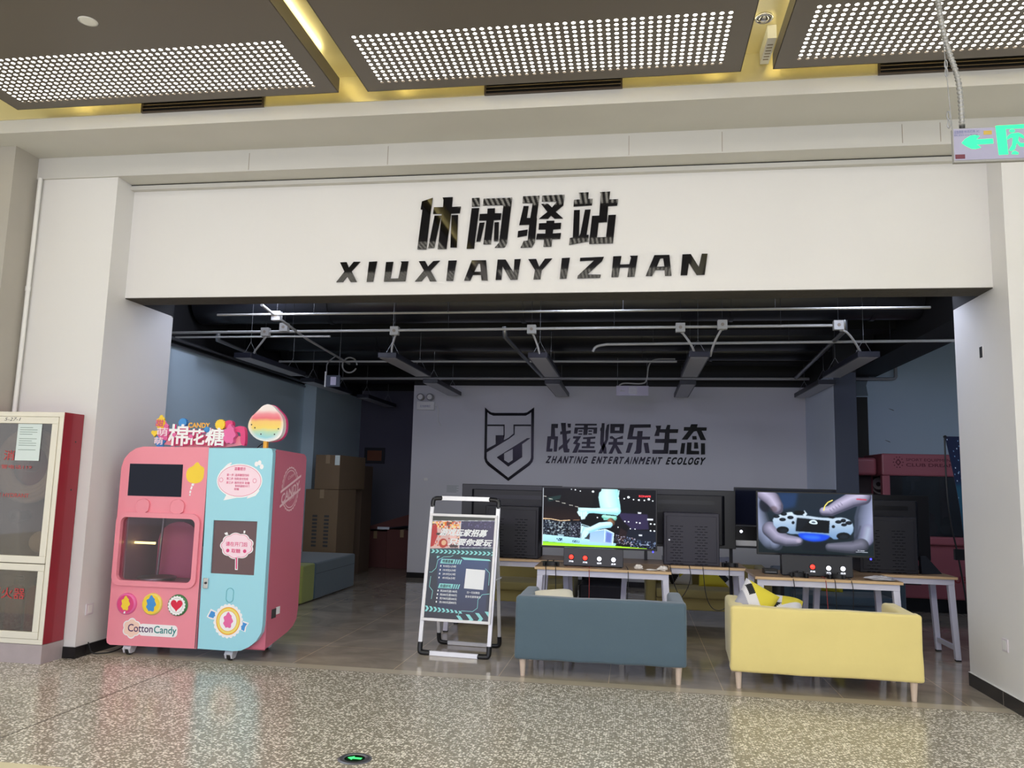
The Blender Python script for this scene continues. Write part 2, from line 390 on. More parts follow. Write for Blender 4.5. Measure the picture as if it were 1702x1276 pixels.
TR = {  # outlines of lettering and machine panels, metres on their own planes
 'xiu': [[[-1.676,3.611],[-1.589,3.638],[-1.6,3.536],[-1.625,3.217],[-1.698,3.219],[-1.669,3.543],[-1.684,3.546]],[[-1.508,3.638],[-1.426,3.639],[-1.43,3.558],[-1.358,3.56],[-1.365,3.505],[-1.435,3.504],[-1.436,3.487],[-1.462,3.217],[-1.533,3.217],[-1.51,3.504],[-1.581,3.506],[-1.576,3.56],[-1.502,3.559],[-1.5,3.617]],[[-1.568,3.491],[-1.514,3.49],[-1.562,3.228],[-1.61,3.227]],[[-1.43,3.491],[-1.378,3.491],[-1.379,3.227],[-1.431,3.228]]],
 'xian': [[[-1.271,3.625],[-1.209,3.627],[-1.206,3.557],[-1.268,3.556]],[[-1.27,3.542],[-1.21,3.543],[-1.241,3.215],[-1.3,3.215]],[[-1.176,3.618],[-0.95,3.619],[-0.982,3.256],[-0.996,3.223],[-1.005,3.218],[-1.077,3.219],[-1.044,3.258],[-1.017,3.561],[-1.181,3.563]],[[-1.143,3.536],[-1.084,3.537],[-1.084,3.497],[-1.032,3.495],[-1.037,3.442],[-1.091,3.441],[-1.109,3.248],[-1.168,3.248],[-1.149,3.44],[-1.208,3.441],[-1.204,3.494],[-1.144,3.494]],[[-1.204,3.422],[-1.163,3.425],[-1.192,3.272],[-1.225,3.271]],[[-1.084,3.423],[-1.05,3.424],[-1.05,3.271],[-1.086,3.271]]],
 'yi': [[[-0.864,3.627],[-0.735,3.628],[-0.754,3.449],[-0.751,3.449],[-0.763,3.255],[-0.787,3.215],[-0.874,3.214],[-0.85,3.267],[-0.82,3.269],[-0.811,3.397],[-0.889,3.396],[-0.858,3.548],[-0.818,3.547],[-0.83,3.451],[-0.804,3.45],[-0.787,3.57],[-0.867,3.573]],[[-0.896,3.348],[-0.822,3.358],[-0.827,3.31],[-0.9,3.298]],[[-0.714,3.628],[-0.542,3.63],[-0.548,3.545],[-0.607,3.495],[-0.549,3.44],[-0.615,3.44],[-0.643,3.466],[-0.665,3.44],[-0.736,3.442],[-0.671,3.495],[-0.721,3.561],[-0.668,3.561],[-0.636,3.53],[-0.596,3.577],[-0.715,3.58]],[[-0.676,3.424],[-0.615,3.424],[-0.616,3.404],[-0.562,3.405],[-0.566,3.357],[-0.623,3.354],[-0.626,3.322],[-0.562,3.324],[-0.568,3.277],[-0.63,3.277],[-0.635,3.218],[-0.696,3.218],[-0.692,3.276],[-0.754,3.278],[-0.748,3.323],[-0.683,3.322],[-0.682,3.355],[-0.737,3.356],[-0.734,3.405],[-0.677,3.406]]],
 'zhan': [[[-0.431,3.642],[-0.354,3.643],[-0.358,3.59],[-0.324,3.59],[-0.328,3.538],[-0.469,3.533],[-0.466,3.587],[-0.42,3.588],[-0.423,3.628]],[[-0.465,3.503],[-0.42,3.504],[-0.424,3.293],[-0.413,3.315],[-0.381,3.504],[-0.337,3.505],[-0.366,3.304],[-0.35,3.304],[-0.353,3.253],[-0.498,3.228],[-0.494,3.282],[-0.471,3.286]],[[-0.268,3.642],[-0.19,3.643],[-0.196,3.58],[-0.129,3.58],[-0.135,3.53],[-0.204,3.528],[-0.212,3.402],[-0.275,3.4],[-0.286,3.283],[-0.218,3.283],[-0.201,3.456],[-0.144,3.457],[-0.165,3.234],[-0.347,3.232],[-0.326,3.454],[-0.271,3.454],[-0.261,3.628]]],
 'py0': [[[-2.332,3.125],[-2.277,3.126],[-2.256,3.079],[-2.218,3.127],[-2.163,3.127],[-2.232,3.051],[-2.184,2.963],[-2.236,2.963],[-2.266,3.011],[-2.3,2.964],[-2.355,2.963],[-2.291,3.048]]],
 'py1': [[[-2.09,3.125],[-2.024,3.127],[-2.05,2.963],[-2.102,2.962]]],
 'py2': [[[-1.949,3.12],[-1.89,3.121],[-1.907,2.985],[-1.842,2.986],[-1.821,3.111],[-1.83,3.123],[-1.767,3.123],[-1.785,2.962],[-1.96,2.962]]],
 'py3': [[[-1.682,3.122],[-1.631,3.123],[-1.605,3.078],[-1.564,3.121],[-1.511,3.123],[-1.583,3.045],[-1.532,2.958],[-1.585,2.959],[-1.613,3.01],[-1.655,2.96],[-1.707,2.959],[-1.637,3.046]]],
 'py4': [[[-1.442,3.122],[-1.376,3.123],[-1.4,2.96],[-1.454,2.961]]],
 'py5': [[[-1.255,3.121],[-1.143,3.12],[-1.125,2.959],[-1.173,2.96],[-1.179,3.004],[-1.244,3.004],[-1.264,2.959],[-1.312,2.96]],[[-1.205,3.095],[-1.19,3.095],[-1.181,3.029],[-1.234,3.029]]],
 'py6': [[[-1.051,3.123],[-0.988,3.122],[-0.923,3.016],[-0.919,3.123],[-0.871,3.124],[-0.892,2.962],[-0.948,2.962],[-1.012,3.07],[-1.018,2.963],[-1.063,2.962]]],
 'py7': [[[-0.812,3.122],[-0.75,3.122],[-0.725,3.059],[-0.683,3.123],[-0.626,3.124],[-0.706,3.031],[-0.714,2.962],[-0.768,2.961],[-0.758,3.034]]],
 'py8': [[[-0.552,3.125],[-0.49,3.127],[-0.515,2.964],[-0.566,2.963]]],
 'py9': [[[-0.412,3.124],[-0.232,3.129],[-0.246,3.096],[-0.357,2.993],[-0.254,2.991],[-0.259,2.966],[-0.432,2.964],[-0.428,2.985],[-0.305,3.103],[-0.414,3.099]]],
 'py10': [[[-0.162,3.131],[-0.1,3.132],[-0.111,3.066],[-0.041,3.067],[-0.028,3.119],[-0.037,3.133],[0.022,3.133],[-0.002,2.971],[-0.055,2.97],[-0.045,3.044],[-0.111,3.043],[-0.122,2.971],[-0.174,2.97]]],
 'py11': [[[0.145,3.134],[0.256,3.134],[0.271,2.974],[0.223,2.974],[0.221,3.019],[0.152,3.019],[0.128,2.974],[0.082,2.975]],[[0.189,3.108],[0.21,3.11],[0.219,3.045],[0.163,3.043]]],
 'py12': [[[0.352,3.136],[0.413,3.137],[0.471,3.037],[0.493,3.138],[0.535,3.137],[0.513,2.977],[0.455,2.976],[0.399,3.07],[0.386,2.976],[0.338,2.976]]],
 'shield': [[[-2.195,2.524],[-2.138,2.473],[-2.097,2.449],[-2.037,2.442],[-1.611,2.447],[-1.562,2.455],[-1.514,2.49],[-1.458,2.531],[-1.451,1.781],[-1.467,1.728],[-1.505,1.679],[-1.817,1.444],[-2.124,1.661],[-2.165,1.709],[-2.185,1.767]],[[-2.158,2.453],[-2.127,2.424],[-2.066,2.4],[-1.581,2.406],[-1.527,2.436],[-1.498,2.461],[-1.488,1.79],[-1.502,1.747],[-1.535,1.712],[-1.819,1.492],[-2.095,1.696],[-2.136,1.734],[-2.15,1.777]]],
 'shield_in': [[[-2.152,2.268],[-1.893,2.272],[-1.889,2.113],[-2.023,2.111],[-2.019,1.979],[-2.181,1.889],[-2.152,1.855],[-1.887,2.021],[-1.814,2.066],[-1.829,2.077],[-1.887,2.045],[-1.902,2.045],[-1.908,2.248],[-2.151,2.245]],[[-1.76,2.273],[-1.499,2.277],[-1.498,2.253],[-1.74,2.25],[-1.741,2.125],[-1.814,2.066],[-1.829,2.077],[-1.756,2.14]]],
 'shield_d': [[[-1.504,2.078],[-1.553,2.075],[-1.999,1.785],[-1.823,1.653],[-1.62,1.797],[-1.625,1.986]],[[-1.761,1.916],[-1.757,1.751],[-1.819,1.708],[-1.887,1.748],[-1.89,1.845]]],
 'zhan4': [[[-1.197,2.29],[-1.099,2.291],[-1.102,2.231],[-1.146,2.23],[-1.139,2.11],[-1.096,2.109],[-1.111,1.886],[-1.157,1.885],[-1.152,2.065],[-1.197,2.064],[-1.213,1.929],[-1.175,1.929],[-1.179,1.884],[-1.265,1.883],[-1.251,2.107],[-1.202,2.109]],[[-1.058,2.307],[-0.987,2.308],[-0.981,2.187],[-0.91,2.2],[-0.913,2.155],[-0.971,2.146],[-0.964,2.053],[-0.915,2.091],[-0.933,2.038],[-0.959,2.0],[-0.95,1.933],[-0.924,1.926],[-0.931,1.878],[-1.006,1.876],[-1.022,1.947],[-1.085,1.901],[-1.082,1.946],[-1.023,1.999],[-1.033,2.142],[-1.066,2.137],[-1.065,2.179],[-1.041,2.183]],[[-0.962,2.297],[-0.911,2.297],[-0.914,2.241],[-0.952,2.239]]],
 'ting': [[[-0.847,2.296],[-0.533,2.3],[-0.535,2.276],[-0.664,2.274],[-0.664,2.244],[-0.527,2.246],[-0.532,2.157],[-0.584,2.156],[-0.578,2.219],[-0.663,2.218],[-0.67,2.136],[-0.729,2.135],[-0.723,2.217],[-0.805,2.216],[-0.815,2.152],[-0.864,2.152],[-0.854,2.242],[-0.72,2.245],[-0.72,2.273],[-0.851,2.272]],[[-0.797,2.201],[-0.741,2.202],[-0.743,2.182],[-0.799,2.181]],[[-0.799,2.156],[-0.745,2.157],[-0.744,2.138],[-0.8,2.138]],[[-0.653,2.203],[-0.601,2.204],[-0.603,2.184],[-0.655,2.183]],[[-0.655,2.159],[-0.603,2.159],[-0.603,2.141],[-0.657,2.14]],[[-0.875,2.114],[-0.759,2.116],[-0.814,2.025],[-0.769,2.011],[-0.819,1.876],[-0.886,1.873],[-0.828,1.995],[-0.877,2.006],[-0.829,2.081],[-0.878,2.08]],[[-0.729,2.101],[-0.55,2.115],[-0.554,2.086],[-0.622,2.079],[-0.624,2.036],[-0.553,2.037],[-0.557,2.009],[-0.627,2.008],[-0.628,1.973],[-0.564,1.974],[-0.566,1.946],[-0.749,1.943],[-0.746,1.97],[-0.68,1.972],[-0.678,2.007],[-0.75,2.006],[-0.745,2.034],[-0.676,2.035],[-0.674,2.076],[-0.732,2.075]],[[-0.793,1.918],[-0.548,1.918],[-0.55,1.885],[-0.805,1.88]]],
 'yu_a': [[[-0.462,2.311],[-0.421,2.311],[-0.431,2.039],[-0.393,1.951],[-0.388,1.871],[-0.429,1.87],[-0.483,2.009],[-0.477,2.195],[-0.485,2.202],[-0.481,2.239],[-0.467,2.247]],[[-0.389,2.285],[-0.352,2.301],[-0.369,2.07],[-0.455,1.872],[-0.508,1.871],[-0.449,1.987],[-0.409,2.069],[-0.407,2.196]],[[-0.343,2.122],[-0.31,2.127],[-0.266,2.09],[-0.156,2.133],[-0.157,2.088],[-0.236,2.083],[-0.24,2.042],[-0.149,2.044],[-0.153,1.999],[-0.239,1.998],[-0.165,1.874],[-0.227,1.873],[-0.268,1.96],[-0.308,1.871],[-0.361,1.87],[-0.298,2.001],[-0.364,2.0],[-0.36,2.037],[-0.295,2.041],[-0.291,2.082],[-0.343,2.089]]],
 'yu_b': [[[-0.338,2.301],[-0.139,2.304],[-0.149,2.168],[-0.34,2.166]],[[-0.271,2.253],[-0.204,2.255],[-0.208,2.206],[-0.273,2.205]]],
 'le': [[[-0.055,2.296],[0.24,2.304],[0.239,2.256],[0.003,2.249],[-0.019,2.126],[0.046,2.127],[0.052,2.204],[0.126,2.205],[0.12,2.124],[0.232,2.126],[0.227,2.084],[0.117,2.082],[0.106,1.899],[0.084,1.878],[0.001,1.876],[0.031,1.928],[0.041,2.083],[-0.097,2.083]],[[-0.072,2.033],[-0.011,2.034],[-0.06,1.889],[-0.116,1.888]],[[0.139,2.033],[0.203,2.037],[0.225,1.89],[0.163,1.889]]],
 'sheng': [[[0.308,2.284],[0.387,2.287],[0.376,2.235],[0.45,2.236],[0.473,2.298],[0.516,2.298],[0.51,2.237],[0.629,2.239],[0.622,2.186],[0.506,2.182],[0.503,2.096],[0.607,2.098],[0.605,2.041],[0.497,2.039],[0.484,1.885],[0.264,1.881],[0.265,1.937],[0.421,1.939],[0.432,2.038],[0.299,2.037],[0.304,2.093],[0.435,2.095],[0.441,2.185],[0.364,2.187],[0.359,2.136],[0.289,2.135],[0.323,2.238]],[[0.503,1.937],[0.618,1.939],[0.614,1.883],[0.499,1.88]]],
 'tai': [[[0.808,2.312],[0.9,2.313],[0.889,2.268],[1.026,2.269],[1.02,2.222],[0.955,2.221],[1.014,2.089],[0.94,2.088],[0.885,2.216],[0.845,2.208],[0.755,2.091],[0.674,2.09],[0.77,2.218],[0.704,2.217],[0.708,2.27],[0.793,2.272]],[[0.822,2.143],[0.881,2.144],[0.887,2.095],[0.826,2.092]],[[0.674,2.042],[0.726,2.043],[0.707,1.889],[0.651,1.889]],[[0.751,2.051],[0.814,2.052],[0.807,1.935],[0.917,1.933],[0.917,1.885],[0.74,1.881]],[[0.851,2.053],[0.899,2.054],[0.906,1.966],[0.847,1.964]],[[0.943,2.043],[0.999,2.044],[0.999,1.886],[0.943,1.883]]],
 'pink': [[[-3.322,1.629],[-3.892,1.624],[-3.954,1.609],[-4.011,1.574],[-4.051,1.522],[-4.07,1.454],[-4.069,0.112],[-4.062,0.091],[-4.037,0.078],[-3.311,0.086]]],
 'blue': [[[-3.318,1.623],[-2.806,1.629],[-2.787,1.62],[-2.779,1.593],[-2.776,0.287],[-2.784,0.234],[-2.82,0.173],[-2.875,0.127],[-2.938,0.097],[-2.996,0.09],[-3.29,0.091]]],
 'screen': [[[-3.995,1.486],[-3.536,1.488],[-3.531,1.233],[-3.993,1.232]]],
 'ysticker': [[[-3.409,1.514],[-3.388,1.482],[-3.351,1.469],[-3.351,1.423],[-3.354,1.376],[-3.388,1.345],[-3.445,1.341],[-3.49,1.359],[-3.506,1.413],[-3.491,1.46],[-3.449,1.477],[-3.43,1.501]]],
 'ystick': [[[-3.427,1.341],[-3.431,1.322],[-3.451,1.324],[-3.449,1.341]],[[-3.438,1.317],[-3.445,1.293],[-3.46,1.295],[-3.452,1.319]],[[-3.448,1.284],[-3.45,1.264],[-3.464,1.266],[-3.461,1.286]],[[-3.451,1.257],[-3.453,1.244],[-3.464,1.246],[-3.462,1.259]]],
 'tabs': [[[-3.903,1.1],[-3.905,1.162],[-3.897,1.189],[-3.872,1.206],[-3.829,1.211],[-3.798,1.195],[-3.788,1.165],[-3.8,1.103]],[[-3.608,1.103],[-3.609,1.17],[-3.6,1.194],[-3.572,1.211],[-3.529,1.214],[-3.498,1.193],[-3.489,1.167],[-3.498,1.104]]],
 'win_out': [[[-4.067,1.03],[-4.059,1.07],[-4.029,1.097],[-3.404,1.102],[-3.367,1.088],[-3.348,1.053],[-3.344,0.605],[-3.357,0.565],[-3.39,0.538],[-4.0,0.532],[-4.034,0.542],[-4.054,0.582]]],
 'win_in': [[[-4.023,1.015],[-4.014,1.052],[-3.985,1.064],[-3.423,1.068],[-3.397,1.054],[-3.389,1.025],[-3.379,0.614],[-3.39,0.588],[-3.409,0.58],[-3.991,0.57],[-4.011,0.576],[-4.018,0.598]]],
 'badges': [[[-4.003,0.392],[-3.925,0.478],[-3.833,0.4],[-3.91,0.312]],[[-3.786,0.4],[-3.71,0.487],[-3.617,0.408],[-3.695,0.318]],[[-3.569,0.402],[-3.493,0.486],[-3.403,0.409],[-3.478,0.322]]],
 'cc': [[[-3.952,0.207],[-3.872,0.294],[-3.776,0.216],[-3.856,0.127]],[[-3.89,0.236],[-3.675,0.236],[-3.671,0.19],[-3.886,0.186]],[[-3.665,0.229],[-3.478,0.225],[-3.478,0.172],[-3.661,0.18]]],
 'bubble': [[[-3.227,1.362],[-3.051,1.495],[-2.862,1.371],[-3.033,1.245]],[[-3.152,1.216],[-3.097,1.25],[-3.026,1.242]]],
 'dwin': [[[-3.236,1.062],[-2.872,1.064],[-2.872,0.656],[-3.23,0.658]]],
 'dcloud': [[[-3.164,0.863],[-3.037,0.968],[-2.901,0.872],[-3.023,0.778]]],
 'dstick': [[[-3.038,0.781],[-3.018,0.782],[-3.009,0.688],[-3.025,0.687]]],
 'lock': [[[-3.277,0.619],[-3.234,0.621],[-3.233,0.538],[-3.276,0.541]]],
 'slot': [[[-3.087,0.549],[-3.027,0.555],[-3.018,0.438],[-3.084,0.435]]],
 'bbadge': [[[-3.174,0.304],[-3.062,0.433],[-2.935,0.312],[-3.05,0.184]],[[-3.231,0.328],[-3.214,0.389],[-3.157,0.375],[-3.167,0.307]],[[-2.952,0.245],[-2.935,0.306],[-2.887,0.298],[-2.911,0.228]]],
 'topboard': [[[-3.775,1.631],[-3.769,1.702],[-3.727,1.733],[-3.462,1.737],[-3.238,1.718],[-3.073,1.728],[-3.055,1.634]]],
 'topstuff': [[[-3.709,1.812],[-3.534,1.637]],[[-3.538,1.777],[-3.392,1.647]],[[-3.387,1.787],[-3.218,1.643]],[[-3.542,1.825],[-3.355,1.784]],[[-3.833,1.848],[-3.76,1.789]],[[-3.816,1.784],[-3.716,1.712]],[[-3.833,1.706],[-3.751,1.641]],[[-3.87,1.754],[-3.809,1.71]],[[-3.632,1.85],[-3.563,1.799]],[[-3.313,1.847],[-3.23,1.778]],[[-3.241,1.785],[-3.115,1.674]],[[-3.399,1.787],[-3.354,1.754]]],
 'ears': [[[-3.25,1.812],[-3.236,1.842],[-3.198,1.853],[-3.169,1.835],[-3.169,1.784],[-3.216,1.776]],[[-3.169,1.784],[-3.123,1.805],[-3.084,1.804],[-3.059,1.778],[-3.052,1.636],[-3.098,1.668],[-3.096,1.756],[-3.135,1.755]]],
 'lolly': [[[-2.973,1.945],[-2.944,1.975],[-2.898,1.986],[-2.857,1.972],[-2.824,1.939],[-2.783,1.903],[-2.76,1.851],[-2.759,1.778],[-2.779,1.726],[-2.823,1.696],[-2.893,1.687],[-2.964,1.698],[-3.021,1.734],[-3.057,1.788],[-3.058,1.833],[-3.039,1.881],[-3.01,1.907]],[[-2.924,1.688],[-2.897,1.688],[-2.896,1.64],[-2.922,1.64]]],
 'oval': [[[5.968,1.314],[6.109,1.485],[6.308,1.313],[6.158,1.141]]],
 'sock': [[[5.926,0.381],[6.069,0.37],[6.077,0.317],[5.934,0.319]]],
 'mside': [[[5.855,1.622],[6.406,1.605]]],
 'mside2': [[[6.414,0.33],[6.393,0.232],[6.336,0.198],[6.22,0.175],[5.753,0.178],[5.697,0.169]]],
}
# ------------------------------------------------------------------ materials used
mat('white_wall', (220, 219, 218), 0.7, noise=0.03, nscale=1.5, bump=0.05, bscale=25)
mat('beam_paint', (200, 199, 195), 0.75, noise=0.05, nscale=2.5, bump=0.06, bscale=20)
mat('blue_wall', (196, 216, 228), 0.6, noise=0.03, nscale=1.2)
mat('grey_wall', (208, 208, 214), 0.6, noise=0.03, nscale=1.0)
mat('dark_wall', (92, 92, 108), 0.7)
mat('soot_black', (14, 14, 16), 0.65)
mat('duct_black', (20, 21, 25), 0.4)
mat('bare_concrete', (70, 66, 60), 0.9, noise=0.25, nscale=12, bump=0.4, bscale=40)
mat('skirting_black', (26, 24, 26), 0.25)
mat('mortar', (150, 140, 128), 0.8)
mat('column_grey', (172, 167, 158), 0.5, noise=0.08, nscale=4)
mat('panel_taupe', (102, 95, 88), 0.45)
mat('cove_paint', (224, 214, 172), 0.28, metal=0.6)
mat('light_sheet', (240, 240, 235), 0.6, emit=(255, 250, 236), es=8.0)
mat('led_strip', (240, 220, 150), 0.5, emit=(255, 242, 190), es=20.0)
mat('grille_brown', (70, 58, 50), 0.45)
mat('grille_slat', (122, 106, 92), 0.4)
mat('plastic_white', (226, 226, 224), 0.35)
mat('chrome', (200, 200, 205), 0.15, metal=1.0)
mat('steel', (150, 152, 156), 0.35, metal=0.9)
mat('galv', (168, 168, 170), 0.4, metal=0.35)
mat('flex_grey', (150, 150, 148), 0.4, metal=0.6)
mat('black_plastic', (22, 22, 25), 0.35)
mat('letter_black', (6, 6, 6), 0.04, coat=0.0, spec=0.5)
mat('wood_edge', (214, 182, 138), 0.5)
MC['terrazzo'] = floor_terrazzo(); MC['tile'] = floor_tile()
mat('stone_band', (222, 212, 176), 0.2, noise=0.04, nscale=6)
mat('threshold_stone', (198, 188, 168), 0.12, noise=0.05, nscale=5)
mat('joint_dark', (66, 58, 50), 0.5)

# ------------------------------------------------------------------ the setting
XL, XR = -4.2, 2.49           # inner faces of the two pillars
Y1, Y2, Y3 = 5.62, 5.84, 6.54  # pillar front, lintel board, pillar back
YT = 5.78                     # joint between hall terrazzo and shop tiles
f = MB()
f.box(-14, 12, 3.60, YT, -0.1, 0); struct(f, 'floor', 'terrazzo')
f = MB(); f.box(-14, 12, -9, 3.60, -0.1, 0.0, 0); struct(f, 'floor', 'stone_band')
f = MB(); f.box(-14, 12, YT, 17.5, -0.1, 0); struct(f, 'floor', 'tile')
f = MB(); f.box(-3.306, -3.300, 3.61, YT - .005, 0.0, 0.0008); struct(f, 'trim_1', 'joint_dark')
f = MB(); f.box(XL, XR, YT - .006, YT + .006, 0.0, 0.001); struct(f, 'trim_2', 'mortar')

# pillars and lintel
f = MB(); f.box(-7.5, XL, Y1, Y3, 0, 4.0); struct(f, 'wall_left', 'white_wall')
f = MB(); f.box(XR, 6.0, Y1, Y3, 0, 4.0); struct(f, 'wall_right', 'white_wall')
f = MB(); f.box(XL, XR, Y2, Y2 + .24, 2.857, 4.0, 0); f.box(XL, XR, Y2 + .004, Y2 + .238, 2.851, 2.857, 1)
struct(f, 'wall_front', ['white_wall', 'bare_concrete'])
f = MB(); f.box(XL, XR, Y2 + .242, Y3, 3.0, 4.0); struct(f, 'wall_front', 'soot_black')
f = MB(); f.box(XL, XR, Y2 - .05, Y2, 3.775, 3.81, 0); f.box(XL, XR, Y2 - .045, Y2, 3.812, 3.818, 1); struct(f, 'trim_3', ['beam_paint', 'soot_black'])
# overhanging beam with soffit and the bulkhead that meets the panel ceiling
f = MB()
f.box(-7.5, 6.0, 5.60, 5.84, 3.82, 4.0, 0)
f.box(-7.5, 6.0, 5.13, 5.86, 4.0, 4.6, 0)
struct(f, 'wall_beam', 'beam_paint')
f = MB()
for x0, x1 in ((-7.5, -3.68), (-2.70, -1.05), (-.09, 1.56), (2.55, 6)): f.box(x0, x1, 5.12, 5.13, 4.105, 4.30)
for x0, x1 in ((-3.68, -2.70), (-1.05, -.09), (1.56, 2.55)): f.box(x0, x1, 5.12, 5.13, 4.235, 4.30)
struct(f, 'trim_4', 'cove_paint')
f = MB(); f.box(-8, 6.5, -1.0, 5.12, 4.30, 4.36); struct(f, 'ceiling', 'cove_paint')
f = MB(); f.box(XL, XL + .003, Y2 + .241, Y3 + .001, 2.85, 3.0); f.box(XR - .003, XR, Y2 + .241, Y3 + .001, 2.85, 3.0); struct(f, 'trim_6', 'soot_black')
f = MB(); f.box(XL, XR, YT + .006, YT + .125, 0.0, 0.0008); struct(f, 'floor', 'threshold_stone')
# fine joints in the beam's plaster
f = MB()
for x, z0, z1 in ((-3.05, 3.83, 3.97), (-1.9, 3.83, 3.98), (-.05, 3.83, 3.98), (.62, 3.83, 3.98), (1.85, 3.84, 3.98), (2.1, 3.84, 3.98)): f.box(x, x + .004, 5.5985, 5.6, z0, z1)
struct(f, 'trim_5', 'mortar')

# skirting boards
f = MB(); f.box(XL - .11, XL, Y1 - .012, Y1, 0, .085); f.box(XL - .0, XL + .012, Y1 - .012, Y3, 0, .085); struct(f, 'baseboard_left', 'skirting_black')
f = MB(); f.box(XR - .012, XR, Y1 - .012, Y3, 0, .095, 0); f.box(XR, 6, Y1 - .012, Y1, 0, .095, 0)
for y in (5.98,): f.box(XR - .0128, XR - .012, y, y + .003, 0, .095, 1)
f.box(XR - .013, XR, Y1 - .012, Y3, .095, .099, 2)
struct(f, 'baseboard_right', ['skirting_black', 'mortar', 'plastic_white'])
f = MB(); f.box(-3.3, 2.38, 11.462, 11.476, 0, .075); struct(f, 'baseboard_back', 'skirting_black')

# grey column at the far left of the front
f = MB(); f.box(-7.5, -4.93, 5.35, 5.615, 0, 4.0); struct(f, 'wall_column', 'column_grey')

# shop interior
f = MB(); f.box(-5.25, -5.05, Y3, 11.46, 0, 2.84, 0); f.box(-5.25, -5.05, Y3, 11.46, 2.84, 4.3, 1); struct(f, 'wall_shop_left', ['blue_wall', 'soot_black'])
f = MB(); f.box(-5.25, -4.85, 11.46, 13.5, 0, 2.86, 0); f.box(-5.25, -4.85, 11.46, 13.5, 2.86, 4.3, 1); struct(f, 'wall_shop_left', ['blue_wall', 'soot_black'])
f = MB(); f.box(-5.25, 4.6, 13.5, 13.6, 0, 3.0, 0); f.box(-5.25, 4.6, 13.5, 13.6, 3.0, 4.3, 1); struct(f, 'wall_corridor', ['dark_wall', 'soot_black'])
f = MB(); f.box(-3.3, 2.38, 11.476, 11.62, 0, 2.85, 0); f.box(-3.3, 2.38, 11.476, 11.62, 2.85, 4.3, 1); struct(f, 'wall_back', ['grey_wall', 'soot_black'])
f = MB(); f.box(4.45, 4.6, Y3, 13.5, 0, 4.3, 0); struct(f, 'wall_shop_right', ['blue_wall', 'soot_black'])
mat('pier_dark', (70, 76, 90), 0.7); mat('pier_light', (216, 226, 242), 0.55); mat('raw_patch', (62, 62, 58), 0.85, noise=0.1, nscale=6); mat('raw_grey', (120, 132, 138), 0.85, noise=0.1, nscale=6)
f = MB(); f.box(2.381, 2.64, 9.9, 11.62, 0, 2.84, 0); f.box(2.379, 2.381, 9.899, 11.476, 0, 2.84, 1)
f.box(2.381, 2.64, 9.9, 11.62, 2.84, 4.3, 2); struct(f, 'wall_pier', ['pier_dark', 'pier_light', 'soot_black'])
f = MB(); f.box(2.642, 4.45, 11.3, 11.42, 0, 4.3); struct(f, 'wall_alcove', 'blue_wall')
f = MB(); f.box(2.642, 3.15, 11.28, 11.299, 0, 2.70, 0); f.prism([(2.642, 2.705), (3.16, 2.72), (3.14, 2.86), (3.19, 3.02), (2.642, 3.05)], 11.282, 11.299, mi=1)
for x, z in ((3.42, 2.55), (3.36, 2.12)): f.prism([(x, z), (x + .06, z - .02), (x + .075, z - .035), (x + .02, z - .012)], 11.296, 11.2995, mi=0)
struct(f, 'wall_stub', ['raw_patch', 'raw_grey'])
f = MB(); f.box(-5.25, 4.6, Y2 + .24, 13.6, 4.3, 4.4); struct(f, 'ceiling', 'soot_black')
f = MB(); f.box(-5.25, -4.2, Y3 - .02, Y3 + .0, 2.84, 4.3); f.box(2.49, 4.45, Y3, Y3 + .02, 3.2, 4.3); struct(f, 'wall_fill', 'soot_black')
# black concrete beams of the open ceiling
f = MB(); f.box(2.85, 3.27, 6.6, 11.29, 2.98, 4.3); struct(f, 'ceiling_beam', 'soot_black')
for i, (y, d, z) in enumerate(((7.25, .3, 3.22), (9.05, .35, 3.2), (10.9, .35, 3.12), (12.6, .3, 3.05))):
    f = MB(); f.box(-5.2, 2.849, y, y + d, z, 4.3); struct(f, 'ceiling_beam', 'soot_black')
